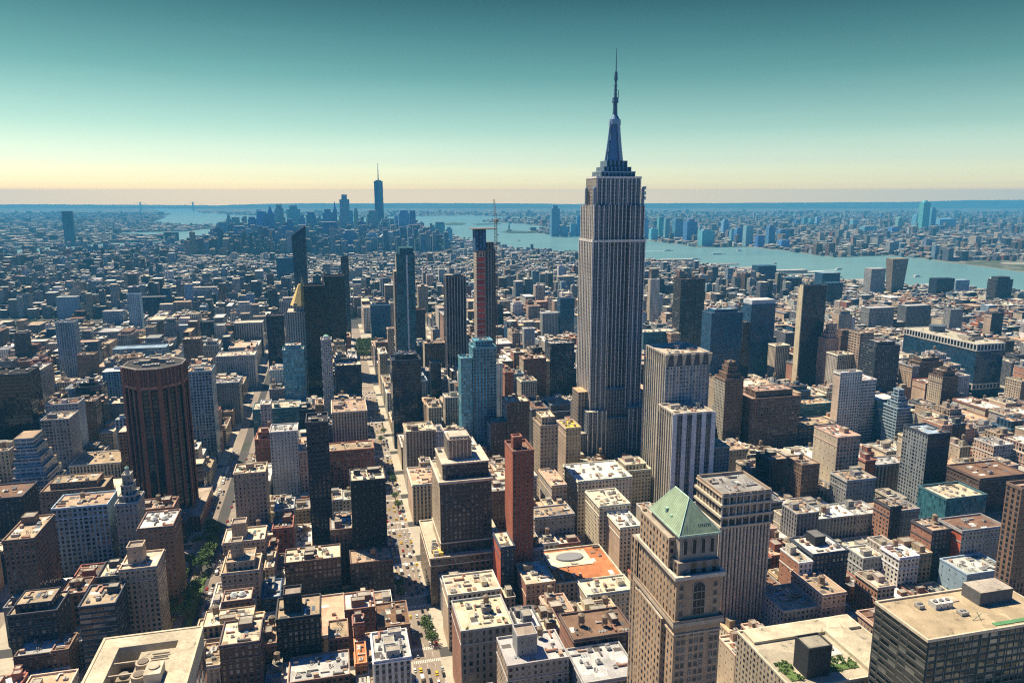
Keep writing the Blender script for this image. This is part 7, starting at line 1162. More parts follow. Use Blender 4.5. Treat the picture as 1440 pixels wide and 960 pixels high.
(1235,958,23,24,27),(1259,932,23,50,35),(1283,932,9,23,16),(1283,958,9,24,19),(1053,1000,12,24,31),(1066,1000,36,21,40),(1103,1000,11,23,14),(1115,1000,18,21,21),(1134,1000,21,23,21),(1156,1000,20,21,23),(1177,1000,22,24,18),(1240,1000,12,24,25),
(1253,1000,14,23,23),(1268,1000,12,22,30),(1281,1000,11,50,32),(1328,932,18,22,33),(1328,959,18,23,32),(1347,932,12,24,39),(1347,960,12,22,42),(1362,932,22,24,34),(1362,958,22,24,22),(1385,932,32,50,40),(1328,1000,32,50,46),(1361,1000,9,22,21),
(1371,1000,16,24,16),(1388,1000,13,22,18),(1402,1000,20,21,26),(1423,1000,33,23,33),(1457,1000,10,24,25),(1468,1000,17,22,44)]
NIND = 300
WP = ['tan', 'brown', 'buff', 'cream', 'grey', 'pink', 'red', 'stone', 'ochre', 'lgrey', 'rust', 'dbrown', 'slate', 'white']
CN = dict(lblue='pale blue', tan='tan brick', brown='brown brick', buff='buff stone', cream='cream', grey='grey', pink='rose coloured', red='red brick', stone='stone', ochre='ochre brick', lgrey='light grey', rust='rust red', dbrown='dark brown', slate='dark grey', white='white', navy='dark blue glass', blue='blue glass')
def lot_style(q):
    r = random.Random(int(q[0] * 31 + q[1] * 17)); big = q[2] * q[3] > 620
    wall = r.choice(WP[:11] + ['stone', 'buff'] if q[1] < 700 else WP + ['slate', 'grey', 'lblue', 'slate', 'navy']); sty = r.choice(['punch', 'punch', 'punch', 'grid', 'pier', 'arch' if q[4] < 50 else 'grid'])  # farther lots draw more blue and slate walls, standing in for haze
    if r.random() < .11: wall, sty = r.choice(['navy', 'slate', 'blue']), r.choice(['curtain', 'band', 'ribs'])
    roof = r.choice(['cream', 'white', 'tan', 'lgrey', 'cream', 'tan', 'grey', 'peach', 'white', 'brown'])
    return wall, sty, roof, big
inds = []
for i, q in enumerate(LOTS[:NIND]):
    wall, sty, roof, big = lot_style(q); s, t, w_, d, z, cx, cy = q
    hh = 'low' if z < 24 else 'tall' if z > 52 else 'mid-rise'; ww = 'narrow ' if w_ < 12 else 'wide ' if w_ > 28 else ''
    inds.append([i, q, wall, sty, roof, f'{hh} {ww}{CN[wall]} building'])
MARKS = [(150, 745, 'the pale window grid slab at the left'), (225, 600, 'the bronze-piered tower'), (60, 640, 'the white stepped office building'), (440, 660, 'the slim black office tower'), (515, 730, 'the plain black slab building'), (440, 810, 'the wide dark brown apartment slab'), (655, 700, 'the dark ledged tower'), (735, 700, 'the red-brown brick tower'), (830, 810, 'the orange roofed store'),
         (685, 560, 'the turquoise apartment tower'), (640, 450, 'the dark tower with pale ribs'), (850, 520, 'the giant stone skyscraper'), (940, 620, 'the pale concrete tower'), (960, 830, 'the copper roofed tower'), (1040, 780, 'the stacked concrete office building'), (1170, 810, 'the navy office building'), (1340, 900, 'the dark glass office'), (1130, 910, 'the roof garden'), (1320, 660, 'the grey glass tower'), (1370, 510, 'the framed blue glass block'),
         (1145, 470, 'the cream strip glass tower'), (1210, 580, 'the white office tower with teal bands'), (1090, 590, 'the brown brick hotel'), (570, 450, 'the teal glass crown tower'), (450, 470, 'the paired black towers'), (90, 490, 'the slim pale blue tower'), (190, 920, 'the huge pale roof at the bottom'), (200, 830, 'the tan art deco building'), (330, 800, 'the tan stepped roof towers by the avenue'), (390, 650, 'the pale slab building'), (570, 560, 'the dark teal stepped tower'), (290, 420, 'the white colonnaded office'), (975, 440, 'the black lined tower')]
groups = {}
for e in inds:
    cx, cy = e[1][5], e[1][6]; mk = min(MARKS, key=lambda m_: (m_[0] - cx) ** 2 + (m_[1] - cy) ** 2 * 1.6)
    dx, dy = cx - mk[0], cy - mk[1]
    rel = ('right of' if dx > 0 else 'left of') if abs(dx) > abs(dy) * .9 else ('in front of' if dy > 0 else 'beyond')
    e.append((rel, mk[2])); groups.setdefault((e[5], rel, mk[2]), []).append(e)
ORD = ['nearest', 'second nearest', 'third nearest', 'fourth nearest', 'fifth nearest', 'sixth nearest', 'seventh nearest', 'eighth nearest']
for (base, rel, mk), L in groups.items():
    L.sort(key=lambda e: -e[1][6])
    for j, e in enumerate(L):
        e.append(f'{base} {rel} {mk}' if len(L) == 1 else f'{ORD[min(j, 7)]} {base} {rel} {mk}')
for e in inds:
    i, q, wall, sty, roof = e[:5]; s, t, w_, d, z = q[:5]; r = random.Random(i)
    ft = r.choice(['b1', 'b2', 'b1w1', 'b2w1', 'b1m', 'b2w1m']) if z > 24 else r.choice(['b1', 'b1', 'm'])
    if z > 45 and w_ > 20 and r.random() < .35: ft += 't2'
    bld('city_building', e[-1], 'building', (s, s + w_, t, t + d), z, wall, sty, roof, ft, 900 + i, 'buildings filling the midtown blocks')
# the smaller ones behind them, too many to lift out one by one
m = MB()
def mass_box(m, s, t, w_, d, z, wall, sty, roof, r, det=True):
    col, g = glassy(sty, jit(PAL[wall], .15, r)); rc = jit(PAL[roof], .15, r)
    m.box(s, s + w_, t, t + d, 0, z, col, sty, rc, g=g, stys=dict(s='none', w='none' if s > 0 else sty, e='none' if s < 0 or r.random() < .35 else sty), sides='new' if t > 300 else 'nesw')
    if det:
        for _ in range(1 + (w_ * d > 350) + (w_ * d > 800)):
            if w_ > 7 and d > 7:
                a = r.uniform(1.5, w_ * .22); b = r.uniform(1.5, d * .2); x = s + r.uniform(a, w_ - a); y = t + r.uniform(b, d - b)
                m.box(max(s + .3, x - a), min(s + w_ - .3, x + a), max(t + .3, y - b), min(t + d - .3, y + b), z, z + r.uniform(2.5, 5.5), jit(PAL[wall], .2, r), None, (.42, .38, .31), sides='new')
        if r.random() < .3 and w_ > 9 and d > 9:
            x, y = s + r.uniform(3, w_ - 3), t + r.uniform(3, d - 3); m.cyl(x, y, z + 2.5, z + 6.5, 1.7, 1.7, (.24, .17, .11), 6, cap=False); m.cyl(x, y, z + 6.5, z + 7.8, 1.9, .02, (.2, .16, .12), 6, cap=False)
for q in LOTS[NIND:]:
    wall, sty, roof, big = lot_style(q); mass_box(m, q[0], q[1], q[2], q[3], q[4], wall, sty, roof, random.Random(int(q[0] * 7 + q[1])))
m.obj('background_buildings', rot=A, kind='stuff', label='smaller buildings packed between the larger ones in the middle distance', category='buildings')


# ------------------------------------------------------------ far districts, each one mass
def inpoly(P, x, y):
    P = np.array(P, float); x1, y1 = P[:, 0], P[:, 1]; x2, y2 = np.roll(x1, -1), np.roll(y1, -1); c = np.zeros(len(x), bool)
    for a, b, c_, d in zip(x1, y1, x2, y2):
        k = ((b > y) != (d > y)); c ^= k & (x < (c_ - a) * (y - b) / (d - b + 1e-9) + a)
    return c
FAR = []
def in_foot(s, t):
    return any(a - 8 < s < b + 8 and c - 8 < t < d + 8 for a, b, c, d in FAR)
for e in TR: FAR.append(tuple(e[2:6]))
rr = random.Random(77)
SKY_D = [[-620, 4580, 50.6, 164, ''], [-618, 4992, 23.1, 195, ''], [-601, 5090, 47.1, 179, ''], [-522, 4453, 65.9, 143, ''], [-510, 5171, 48.1, 177, ''], [-463, 5262, 63.8, 212, ''], [-401, 5247, 54.0, 249, 'p'], [-348, 5337, 55.0, 253, ''], [-278, 5423, 91.8, 247, ''], [-250, 4695, 48.6, 174, ''], [-147, 5391, 66.3, 203, ''], [-36, 5363, 71.4, 223, ''], [35, 5294, 27.8, 276, 'p'], [81, 5232, 65.1, 321, ''], [145, 5319, 25.5, 213, ''], [178, 5414, 31.2, 229, ''], [-395, 4422, 111.3, 123, ''], [-43, 4644, 92.7, 157, ''], [76, 4203, 76.4, 124, ''], [198, 4997, 28.8, 154, ''], [265, 5290, 76.5, 213, ''], [333, 4964, 57.7, 163, ''], [206, 4274, 65.9, 108, ''], [450, 5244, 30.6, 179, ''], [471, 5187, 75.8, 216, ''], [541, 5119, 40.0, 215, ''], [382, 4334, 67.5, 119, ''], [566, 4907, 45.7, 149, 'r'], [508, 4509, 79.5, 111, 'r'], [653, 4885, 24.0, 126, ''], [681, 4878, 62.5, 145, ''], [717, 4663, 41.5, 120, ''], [-472, 4544, 38.0, 123, ''], [-281, 4703, 35.3, 132, ''], [-181, 4678, 53.0, 140, ''], [-88, 4552, 43.2, 136, ''], [-188, 5195, 39.2, 188, ''], [-69, 5166, 29.4, 184, ''], [-637, 4481, 33.0, 112, ''], [273, 4155, 72.4, 116, 'g']]
SKY_N = [[1711, 5655, 66.6, 240, ''], [1789, 5636, 52.1, 85, ''], [1859, 5619, 46.3, 102, ''], [1907, 5607, 34.7, 163, ''], [2249, 5111, 43.2, 157, ''], [2266, 5004, 53.0, 88, ''], [2404, 5176, 44.0, 159, ''], [2407, 5072, 37.8, 151, ''], [2478, 5055, 64.8, 151, ''], [2377, 4668, 75.1, 157, ''], [2508, 4739, 30.6, 106, ''], [2285, 4278, 83.0, 107, ''], [2874, 5061, 49.5, 143, ''], [2673, 4595, 40.0, 90, ''], [2603, 4406, 52.9, 108, ''], [2553, 4213, 50.7, 129, ''], [2570, 4105, 45.1, 72, ''], [2806, 4356, 48.1, 124, ''], [2998, 4515, 65.1, 90, ''], [2654, 3982, 57.4, 51, ''], [4979, 7221, 56.3, 63, ''], [5184, 7376, 49.5, 89, ''], [5255, 7359, 49.5, 73, ''], [5323, 7342, 49.5, 89, ''], [5448, 6900, 62.8, 69, ''], [4527, 5581, 127.5, 57, ''], [4615, 5354, 74.2, 59, ''], [5325, 6106, 49.5, 119, 'r'], [3803, 4420, 40.8, 18, ''], [5641, 6234, 72.6, 142, ''], [5625, 6135, 78.8, 273, 'r'], [5745, 6157, 57.7, 204, ''], [6029, 6345, 201.3, 95, 'r'], [3919, 4186, 49.1, 0, ''], [3742, 4229, 63.8, 5, ''], [3477, 4192, 57.7, 6, ''], [4225, 4008, 125.0, -17, ''], [3325, 4332, 49.1, 10, '']]
def skyline(L, name, where, mid, group, tint):
    done = []
    xs = [pix(q[0], q[1], 0)[0] for q in L]
    left = sorted([i for i in range(len(L)) if xs[i] < mid], key=lambda i: -xs[i]); right = sorted([i for i in range(len(L)) if xs[i] >= mid], key=lambda i: xs[i])
    W_ = ['first', 'second', 'third', 'fourth', 'fifth', 'sixth', 'seventh', 'eighth', 'ninth', 'tenth', 'eleventh', 'twelfth', 'thirteenth', 'fourteenth', 'fifteenth', 'sixteenth', 'seventeenth', 'eighteenth', 'nineteenth', 'twentieth']
    W_ += ['twenty-' + x for x in W_[:9]] + ['thirtieth'] + ['thirty-' + x for x in W_[:9]] + ['fortieth']
    for side, idx in (('left', left), ('right', right)):
        for n, i in enumerate(idx):
            s, t, w_, z, k = L[i]; d = min(60, max(24, w_ * .8)); r = random.Random(i * 3 + len(name))
            FAR.append((s, s + w_, t, t + d))
            c = tuple(min(.6, v * 3.0) for v in r.choice(tint)); col = jit(c, .25, r); sty = r.choice(['curtain', 'far', 'far', 'ribs', 'grid']); a, b = w_ / 2, d / 2  # blue tints carry part of the distance haze in the wall colour
            o = thing(name, s + a, t + b, f'{"tall" if z > 200 else "mid height" if z > 130 else "low"} blue tower, {W_[n]} to the {side} of {where}', 'tower', group)
            z = max(z, 20)
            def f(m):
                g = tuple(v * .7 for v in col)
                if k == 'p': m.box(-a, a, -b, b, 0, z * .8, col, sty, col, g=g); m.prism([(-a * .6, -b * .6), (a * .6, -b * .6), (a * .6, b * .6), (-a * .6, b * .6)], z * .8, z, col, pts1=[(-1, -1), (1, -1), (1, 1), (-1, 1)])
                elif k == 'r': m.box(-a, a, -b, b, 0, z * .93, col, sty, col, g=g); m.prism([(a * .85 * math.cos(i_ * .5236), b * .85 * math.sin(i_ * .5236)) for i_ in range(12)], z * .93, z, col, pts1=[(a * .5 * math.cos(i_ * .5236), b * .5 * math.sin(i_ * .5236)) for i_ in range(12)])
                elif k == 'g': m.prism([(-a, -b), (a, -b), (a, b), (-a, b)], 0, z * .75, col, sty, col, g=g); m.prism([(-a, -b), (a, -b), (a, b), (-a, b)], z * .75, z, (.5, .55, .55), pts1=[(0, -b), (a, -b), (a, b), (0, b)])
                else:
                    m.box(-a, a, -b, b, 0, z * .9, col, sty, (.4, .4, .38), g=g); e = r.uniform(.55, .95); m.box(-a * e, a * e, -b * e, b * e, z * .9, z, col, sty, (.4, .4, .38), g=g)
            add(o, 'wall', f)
            if z > 150 and r.random() < .4: add(o, 'mast', lambda m: m.cyl(0, 0, z, z + r.uniform(12, 30), 1.2, .5, (.3, .33, .36), 5))
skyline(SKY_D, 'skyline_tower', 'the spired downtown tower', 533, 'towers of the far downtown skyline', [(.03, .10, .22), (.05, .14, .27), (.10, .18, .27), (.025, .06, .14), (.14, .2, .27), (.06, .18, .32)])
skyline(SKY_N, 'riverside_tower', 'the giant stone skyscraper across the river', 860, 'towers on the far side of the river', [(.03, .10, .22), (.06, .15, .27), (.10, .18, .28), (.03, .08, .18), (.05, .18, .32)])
FARR = np.array(FAR)
def city(name, poly, y0, y1, n, size, height, seed, label, world=False, det=False, sty='far', green=.0):
    rng = np.random.default_rng(seed); r = random.Random(seed); m = MB(); k = 0; occ = set()
    while k < n:
        # more samples near the viewer than far away
        Y = 1 / rng.uniform(1 / y1, 1 / y0, 4000); X = rng.uniform(-.78, .78, 4000) * Y
        ok = inpoly(poly, X, Y)
        for x, y in zip(X[ok], Y[ok]):
            s, t = x * CA + y * SA, -x * SA + y * CA
            wd = r.uniform(*size(y)); d = wd * r.uniform(.6, 1.3); cell = (round(s / wd / 1.15 + .0), round(t / wd / 1.15)) if True else 0
            gs = size(y)[1] * 1.02; cell = (int(s // gs), int(t // gs))
            k += .2
            if cell in occ: continue
            occ.add(cell); s0 = cell[0] * gs + r.uniform(0, max(0, gs - wd)); t0 = cell[1] * gs + r.uniform(0, max(.0, gs - d)) * .6
            if not world and t0 < 1760: continue
            if ((FARR[:, 0] - 6 < s0 + wd) & (FARR[:, 1] + 6 > s0) & (FARR[:, 2] - 6 < t0 + d) & (FARR[:, 3] + 6 > t0)).any(): continue
            h = height(s, t, r); wall = r.choice(WP + ['slate', 'lblue', 'navy', 'grey', 'slate', 'blue', 'slate', 'dark', 'navy', 'grey']); rf = r.choice(['cream', 'white', 'cream', 'lgrey', 'grey', 'slate', 'white', 'stone', 'dark'])  # extra blue and slate walls put some of the haze into the colour
            col = jit(PAL[wall], .2, r)
            if name == 'distant_buildings' and y > 3900 and poly is LAND['MAN']: col = jit(r.choice([(.10, .24, .40), (.18, .30, .42), (.28, .37, .45), (.40, .44, .46), (.06, .15, .28)]), .2, r)  # downtown mass coloured blue, as haze would turn it
            st = r.choice(['punch', 'grid', 'pier']) if y < 3000 else 'far'
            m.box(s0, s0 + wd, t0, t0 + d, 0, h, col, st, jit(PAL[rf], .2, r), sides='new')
            if y < 4300 and r.random() < .7:
                a = wd * .18; x1 = s0 + r.uniform(a, wd - a); y1_ = t0 + r.uniform(a, max(a * 1.1, d - a)); m.box(x1 - a, x1 + a, y1_ - a * .8, y1_ + a * .8, h, h + r.uniform(2.5, 5), col, None, (.45, .4, .33), sides='new')
            k += .8
            if k >= n: break
    m.obj(name, rot=A, kind='stuff', label=label, category='buildings')
def hm(s, t, r):
    q = r.random()
    if t > 4000 and -720 < s < 650: return r.uniform(35, 100) if q < .8 else r.uniform(90, 150)
    if s > 1350: return r.uniform(7, 15)
    if s < -700: return r.uniform(14, 26) if q < .8 else r.uniform(40, 60)
    if t < 2400: return r.uniform(15, 46) if q < .78 else r.uniform(44, 84)
    return r.uniform(10, 24) if q < (.93 if t < 3100 else .97) else r.uniform(28, 58)
city('distant_buildings', LAND['MAN'], 1500, 7300, 15000, lambda y: (11, 22 + y * .0022), hm, 1, 'dense low rooftops running from the middle distance to the far downtown')
city('distant_buildings', LAND['SI'], 3600, 16000, 7500, lambda y: (16, 26 + y * .004), lambda s, t, r: r.uniform(8, 24) if r.random() < .9 else r.uniform(25, 70), 2, 'low buildings spread over the far side of the river', True)
city('distant_buildings', LAND['BK'], 2200, 15000, 6500, lambda y: (14, 24 + y * .004), lambda s, t, r: r.uniform(9, 22) if r.random() < .93 else r.uniform(25, 60), 3, 'low buildings fading into haze on the left horizon', True)
# ------------------------------------------------------------ trees
def tree_meshes(seed):
    m = MB(); r = random.Random(seed); br = (.16, .12, .09); ends = []
    m.bar((0, 0, 0), (0, 0, 3.4), .30, br, 'bark', 7)
    for i in range(6):
        a = i * 1.05 + r.uniform(-.3, .3); e = (math.cos(a) * r.uniform(1.4, 2.6), math.sin(a) * r.uniform(1.4, 2.6), r.uniform(6, 8.5)); m.bar((0, 0, r.uniform(2.6, 3.4)), e, .13, br, 'bark', 5); ends.append(e)
    ends += [(0, 0, 9), (r.uniform(-1, 1), r.uniform(-1, 1), 7)]
    c = MB()
    for e in ends:
        R_ = r.uniform(1.5, 2.5)
        for _ in range(52):
            th, ph = r.uniform(0, 6.283), math.acos(r.uniform(-1, 1)); q = R_ * r.uniform(.55, 1.08)
            p = np.array((e[0] + q * math.sin(ph) * math.cos(th), e[1] + q * math.sin(ph) * math.sin(th), e[2] + q * math.cos(ph) * .8))
            a = np.array([r.gauss(0, 1) for _ in range(3)]); a /= np.linalg.norm(a); b = np.cross(a, [r.gauss(0, 1) for _ in range(3)]); b /= np.linalg.norm(b) + 1e-6
            s_ = r.uniform(.3, .62); c.face([p - a * s_, p - b * s_ * .75, p + a * s_, p + b * s_ * .75], (.1, .2, .05), 'leaf')
    return m.mesh('trunk'), c.mesh('crown')
TM = [tree_meshes(i) for i in range(5)]
def tree(x, y, sc_, label, group, r):
    k = r.choice(TM); o = bpy.data.objects.new('broadleaf_tree', None); C.objects.link(o); o.location = (x, y, .15); o.rotation_euler = (0, 0, r.uniform(0, 6.28)); sc_ *= 1.5; o.scale = (sc_, sc_, sc_ * r.uniform(.8, .95))
    o['label'] = label; o['category'] = 'tree'; o['group'] = group
    inst('trunk', k[0], o, (0, 0, 0)); inst('crown', k[1], o, (0, 0, 0))
TREES = [('trees in the avenue median', 'leafy green tree in the median of the avenue at the left', [(-272.7, 624.8, 1.24), (-265.7, 613.5, 1.23), (-261.5, 599.8, 0.97), (-255.7, 586.7, 0.98), (-255.3, 576.6, 1.2), (-252.6, 565.6, 1.17), (-252.8, 556.1, 1.15), (-242.4, 524.1, 1.04), (-240.6, 515.8, 1.13), (-239.9, 507.8, 1.13), (-236.1, 500.0, 1.12), (-235.4, 492.4, 1.0), (-235.6, 486.8, 1.08)]), ('trees along the avenue kerb', 'shaded tree on the left kerb of the tree lined avenue', [(-273.4, 597.1, 0.92), (-264.6, 562.0, 1.02), (-260.7, 536.9, 1.1), (-257.8, 524.1, 1.08), (-254.5, 511.7, 0.96), (-251.3, 500.0, 0.93), (-247.8, 488.6, 0.88)]), ('courtyard trees behind the dark brown slab', 'tree in the courtyard between the dark brown slab and the low roofs', [(-156.5, 501.9, 0.91), (-150.2, 498.0, 0.91), (-145.9, 501.9, 1.04), (-140.2, 498.0, 1.0), (-136.4, 501.9, 1.01), (-130.7, 498.0, 1.17), (-126.9, 501.9, 1.06), (-121.4, 505.8, 1.07), (-117.1, 498.0, 0.97)]), ('courtyard trees at the left', 'tree in the courtyard in front of the pale window grid slab', [(-370.7, 557.3, 0.81), (-362.1, 552.6, 0.9), (-359.3, 559.6, 0.84), (-352.6, 564.4, 0.95), (-348.1, 566.8, 1.1), (-339.4, 559.6, 1.0), (-344.5, 530.4, 0.85), (-345.2, 524.1, 1.07), (-337.7, 528.3, 1.04), (-371.9, 552.6, 1.02)]), ('trees in the gap beside the dark apartment building', 'tree in the narrow gap right of the tan stepped building', [(-193.2, 552.6, 1.0), (-188.3, 539.1, 1.0), (-183.1, 526.2, 1.0), (-180.8, 511.7, 1.0)]), ('street trees on the sunlit avenue', 'small street tree on the kerb of the sunlit avenue', [(-132.3, 761.4, 0.75), (-126.6, 745.1, 0.75), (-117.4, 700.0, 0.75), (-111.4, 679.2, 0.75), (-87.9, 527.2, 0.75), (-84.9, 514.8, 0.75), (-60.6, 476.9, 0.75), (-57.0, 466.5, 0.75), (-54.6, 458.1, 0.75), (-60.9, 470.8, 0.75), (-165.2, 914.0, 0.75), (-163.0, 880.2, 0.75)]), ('trees of the distant square', 'tree in the green square at the far end of the sunlit avenue', [(-314.4, 1498.3, 1.25), (-307.1, 1498.3, 1.25), (-299.7, 1498.3, 1.25), (-292.4, 1498.3, 1.25), (-285.0, 1498.3, 1.25), (-277.7, 1498.3, 1.25), (-270.3, 1498.3, 1.25), (-263.0, 1498.3, 1.25), (-255.7, 1498.3, 1.25), (-309.9, 1468.9, 1.25), (-302.7, 1468.9, 1.25), (-295.5, 1468.9, 1.25), (-288.3, 1468.9, 1.25), (-281.1, 1468.9, 1.25), (-273.9, 1468.9, 1.25), (-266.7, 1468.9, 1.25), (-259.5, 1468.9, 1.25), (-252.3, 1468.9, 1.25), (-305.6, 1440.7, 1.25), (-298.5, 1440.7, 1.25), (-291.5, 1440.7, 1.25), (-284.4, 1440.7, 1.25), (-277.3, 1440.7, 1.25), (-270.2, 1440.7, 1.25), (-263.2, 1440.7, 1.25), (-256.1, 1440.7, 1.25), (-249.0, 1440.7, 1.25), (-300.1, 1406.8, 1.25), (-293.2, 1406.8, 1.25), (-286.2, 1406.8, 1.25), (-279.3, 1406.8, 1.25), (-272.4, 1406.8, 1.25), (-265.5, 1406.8, 1.25), (-258.6, 1406.8, 1.25), (-251.7, 1406.8, 1.25), (-244.8, 1406.8, 1.25), (-294.8, 1368.0, 1.25), (-288.1, 1368.0, 1.25), (-281.4, 1368.0, 1.25), (-274.6, 1368.0, 1.25), (-267.9, 1368.0, 1.25), (-261.2, 1368.0, 1.25), (-254.4, 1368.0, 1.25), (-247.7, 1368.0, 1.25), (-241.0, 1368.0, 1.25), (-234.3, 1368.0, 1.25)])]
rt = random.Random(21)
for (gname, lab, pts) in TREES:
    for (x, y, s_) in pts: tree(x, y, s_, lab, gname, rt)
def greens(name, spots, n, seed, label):
    r = random.Random(seed); m = MB()
    for _ in range(n):
        s, t, a, b = r.choice(spots); x, y = s + r.uniform(-a, a), t + r.uniform(-b, b); q = r.uniform(3, 5.5)
        h = r.uniform(8, 14)
        for _k in range(8):
            th = r.uniform(0, 6.28); p = np.array((x + q * .6 * math.cos(th) * r.random(), y + q * .6 * math.sin(th) * r.random(), h * r.uniform(.55, 1)))
            a_ = np.array([r.gauss(0, 1) for _ in range(3)]); a_ /= np.linalg.norm(a_); b_ = np.cross(a_, [r.gauss(0, 1) for _ in range(3)]); b_ /= np.linalg.norm(b_) + 1e-6
            s_ = q * .5; m.face([p - a_ * s_, p - b_ * s_, p + a_ * s_, p + b_ * s_], (.1, .2, .05), 'leaf')
    m.obj(name, rot=A, kind='stuff', label=label, category='trees')
sp = [(x, y, 60, 45) for x, y in [(rt.uniform(-1500, 1500), rt.uniform(1800, 4200)) for _ in range(34)]] + [(-900, 2600, 90, 70), (-700, 2900, 60, 90), (150, 2250, 60, 50), (30, 2650, 60, 40)]
greens('far_trees', sp, 2200, 9, 'green tree patches between the rooftops of the middle distance')
# ------------------------------------------------------------ cars and boats
def car_meshes(col, kind):
    L, W_, h1, h2 = (4.7, 1.85, .85, 1.45) if kind == 'car' else (6.4, 2.2, 1.3, 2.6)
    b = MB(); sec = [(-L / 2, .35, .62), (-L / 2 + .1, .3, h1 * .92), (-L / 2 + .9, .28, h1), (L / 2 - 1.2, .28, h1), (L / 2 - .15, .3, h1 * .82), (L / 2, .35, .55)]
    hw = W_ / 2
    for (y0, a0, c0), (y1, a1, c1) in zip(sec, sec[1:]):
        b.face([(-hw, y0, c0), (hw, y0, c0), (hw, y1, c1), (-hw, y1, c1)], col, 'car'); b.face([(hw, y0, a0), (hw, y1, a1), (hw, y1, c1), (hw, y0, c0)], col, 'car'); b.face([(-hw, y1, a1), (-hw, y0, a0), (-hw, y0, c0), (-hw, y1, c1)], col, 'car')
    for y, s_ in ((-L / 2, 1), (L / 2, -1)): b.face([(-hw * s_, y, .35), (hw * s_, y, .35), (hw * s_, y, .6), (-hw * s_, y, .6)], col, 'car')
    g = MB(); q0 = [(-hw + .08, -L / 2 + .7), (hw - .08, -L / 2 + .7), (hw - .08, L / 2 - 1.35), (-hw + .08, L / 2 - 1.35)]; q1 = [(-hw + .25, -L / 2 + 1.2), (hw - .25, -L / 2 + 1.2), (hw - .25, L / 2 - 2.1), (-hw + .25, L / 2 - 2.1)]
    if kind != 'car': q0 = [(-hw, -L / 2 + .05), (hw, -L / 2 + .05), (hw, L / 2 - 2), (-hw, L / 2 - 2)]; q1 = q0
    g.prism(q0, h1, h2, (.03, .035, .045) if kind == 'car' else col, mat='car', pts1=q1, top=False); rf = MB(); rf.face([(*p, h2 + .005) for p in q1], col, 'car')
    w_ = MB(); n = 10
    w_.prism([(.0, 0)] * 3, 0, 0, (0, 0, 0), top=False) if False else None
    for i in range(n):
        a, c = 2 * math.pi * i / n, 2 * math.pi * (i + 1) / n; w_.face([(-.11, .34 * math.cos(a), .34 * math.sin(a)), (.11, .34 * math.cos(a), .34 * math.sin(a)), (.11, .34 * math.cos(c), .34 * math.sin(c)), (-.11, .34 * math.cos(c), .34 * math.sin(c))], (.02, .02, .02), 'p')
    for sx in (-.11, .11): w_.face([(sx, .34 * math.cos(2 * math.pi * i / n), .34 * math.sin(2 * math.pi * i / n)) for i in range(n)], (.05, .05, .05), 'p')
    return b.mesh('body'), g.mesh('cabin'), rf.mesh('car_roof'), w_.mesh('wheel'), L, W_
M['car'] = plain_mat('car_paint', .25, .1)
CK = {k: car_meshes(c, kd) for k, (c, kd) in dict(white=((.75, .74, .7), 'car'), black=((.02, .02, .022), 'car'), silver=((.4, .41, .42), 'car'), yellow=((.72, .48, .03), 'car'), red=((.4, .03, .02), 'car'), blue=((.03, .07, .2), 'car'), van=((.7, .7, .66), 'van')).items()}
def car(k, s, t, flip, where, group):
    b, g, rf, w_, L, W_ = CK[k]; nm = 'delivery_van' if k == 'van' else 'car'
    o = thing(nm, s, t, (f'white delivery van {where}' if k == 'van' else f'{k} car {where}' if k != 'yellow' else f'yellow taxi {where}'), 'van' if k == 'van' else 'car', group, z=.01)
    if flip: o.rotation_euler[2] += math.pi
    inst('body', b, o, (0, 0, 0)); inst('cabin', g, o, (0, 0, 0)); inst('car_roof', rf, o, (0, 0, 0))
    for sx in (-1, 1):
        for y in (-L * .3, L * .3): inst('wheel', w_, o, (sx * (W_ / 2 - .1), y, .34))
rc = random.Random(4)
for c, xs, t0, t1, step, where, grp in ((50, (-8.8, -5, 0, 4.6, 8.8), 395, 1150, 13, 'on the sunlit avenue between the ledged tower and the black slab', 'traffic on the sunlit avenue'), (-112, (-10, -6, 7, 11, 15), 480, 900, 16, 'on the avenue with median trees at the left', 'traffic on the tree lined avenue')):
    for x in xs:
        t = t0 + rc.uniform(0, 9)
        while t < t1:
            ph = (t - ST0) % STP
            if 10 < ph < STP - 10 or rc.random() < .25: car(rc.choice(['white', 'black', 'silver', 'yellow', 'yellow', 'black', 'white', 'red', 'blue', 'van']), c + x, t, x < 0 and c < 0, where, grp)
            t += rc.uniform(7, step * 1.5) if abs(x) < 8 else rc.uniform(6, step * .9)
BOATS = [(1405.8, 3179.4, 45, 0.5, 'ferry with a white wake crossing the river at the right'), (908.6, 4317.0, 60, 0.2, 'ferry with a short wake just right of the giant stone skyscraper'), (1583.6, 2885.1, 35, 0.3, 'small boat in the river behind the flared tower'), (-117.5, 6168.1, 35, 0.8, 'small boat in the harbour near the statue island'), (1229.1, 3461.0, 30, 0.9, 'small boat in midstream above the cream strip tower'), (1822.9, 2781.8, 60, 0.1, 'long barge near the right edge of the river'), (-327.4, 5723.3, 35, 0.5, 'small boat near the tip of the far downtown'), (916.8, 3706.5, 60, 0.3, 'ferry trailing a white wake in the middle of the river'), (1121.8, 4040.1, 90, 0.1, 'long barge in the river right of the giant stone skyscraper'), (1321.5, 4317.0, 40, 0.2, 'small boat close to the far shore'), (50.9, 5337.9, 40, 1, 'small ferry in the harbour left of the giant stone skyscraper'), (1112.5, 2781.8, 50, 0.4, 'ferry near the near shore with a faint wake')]
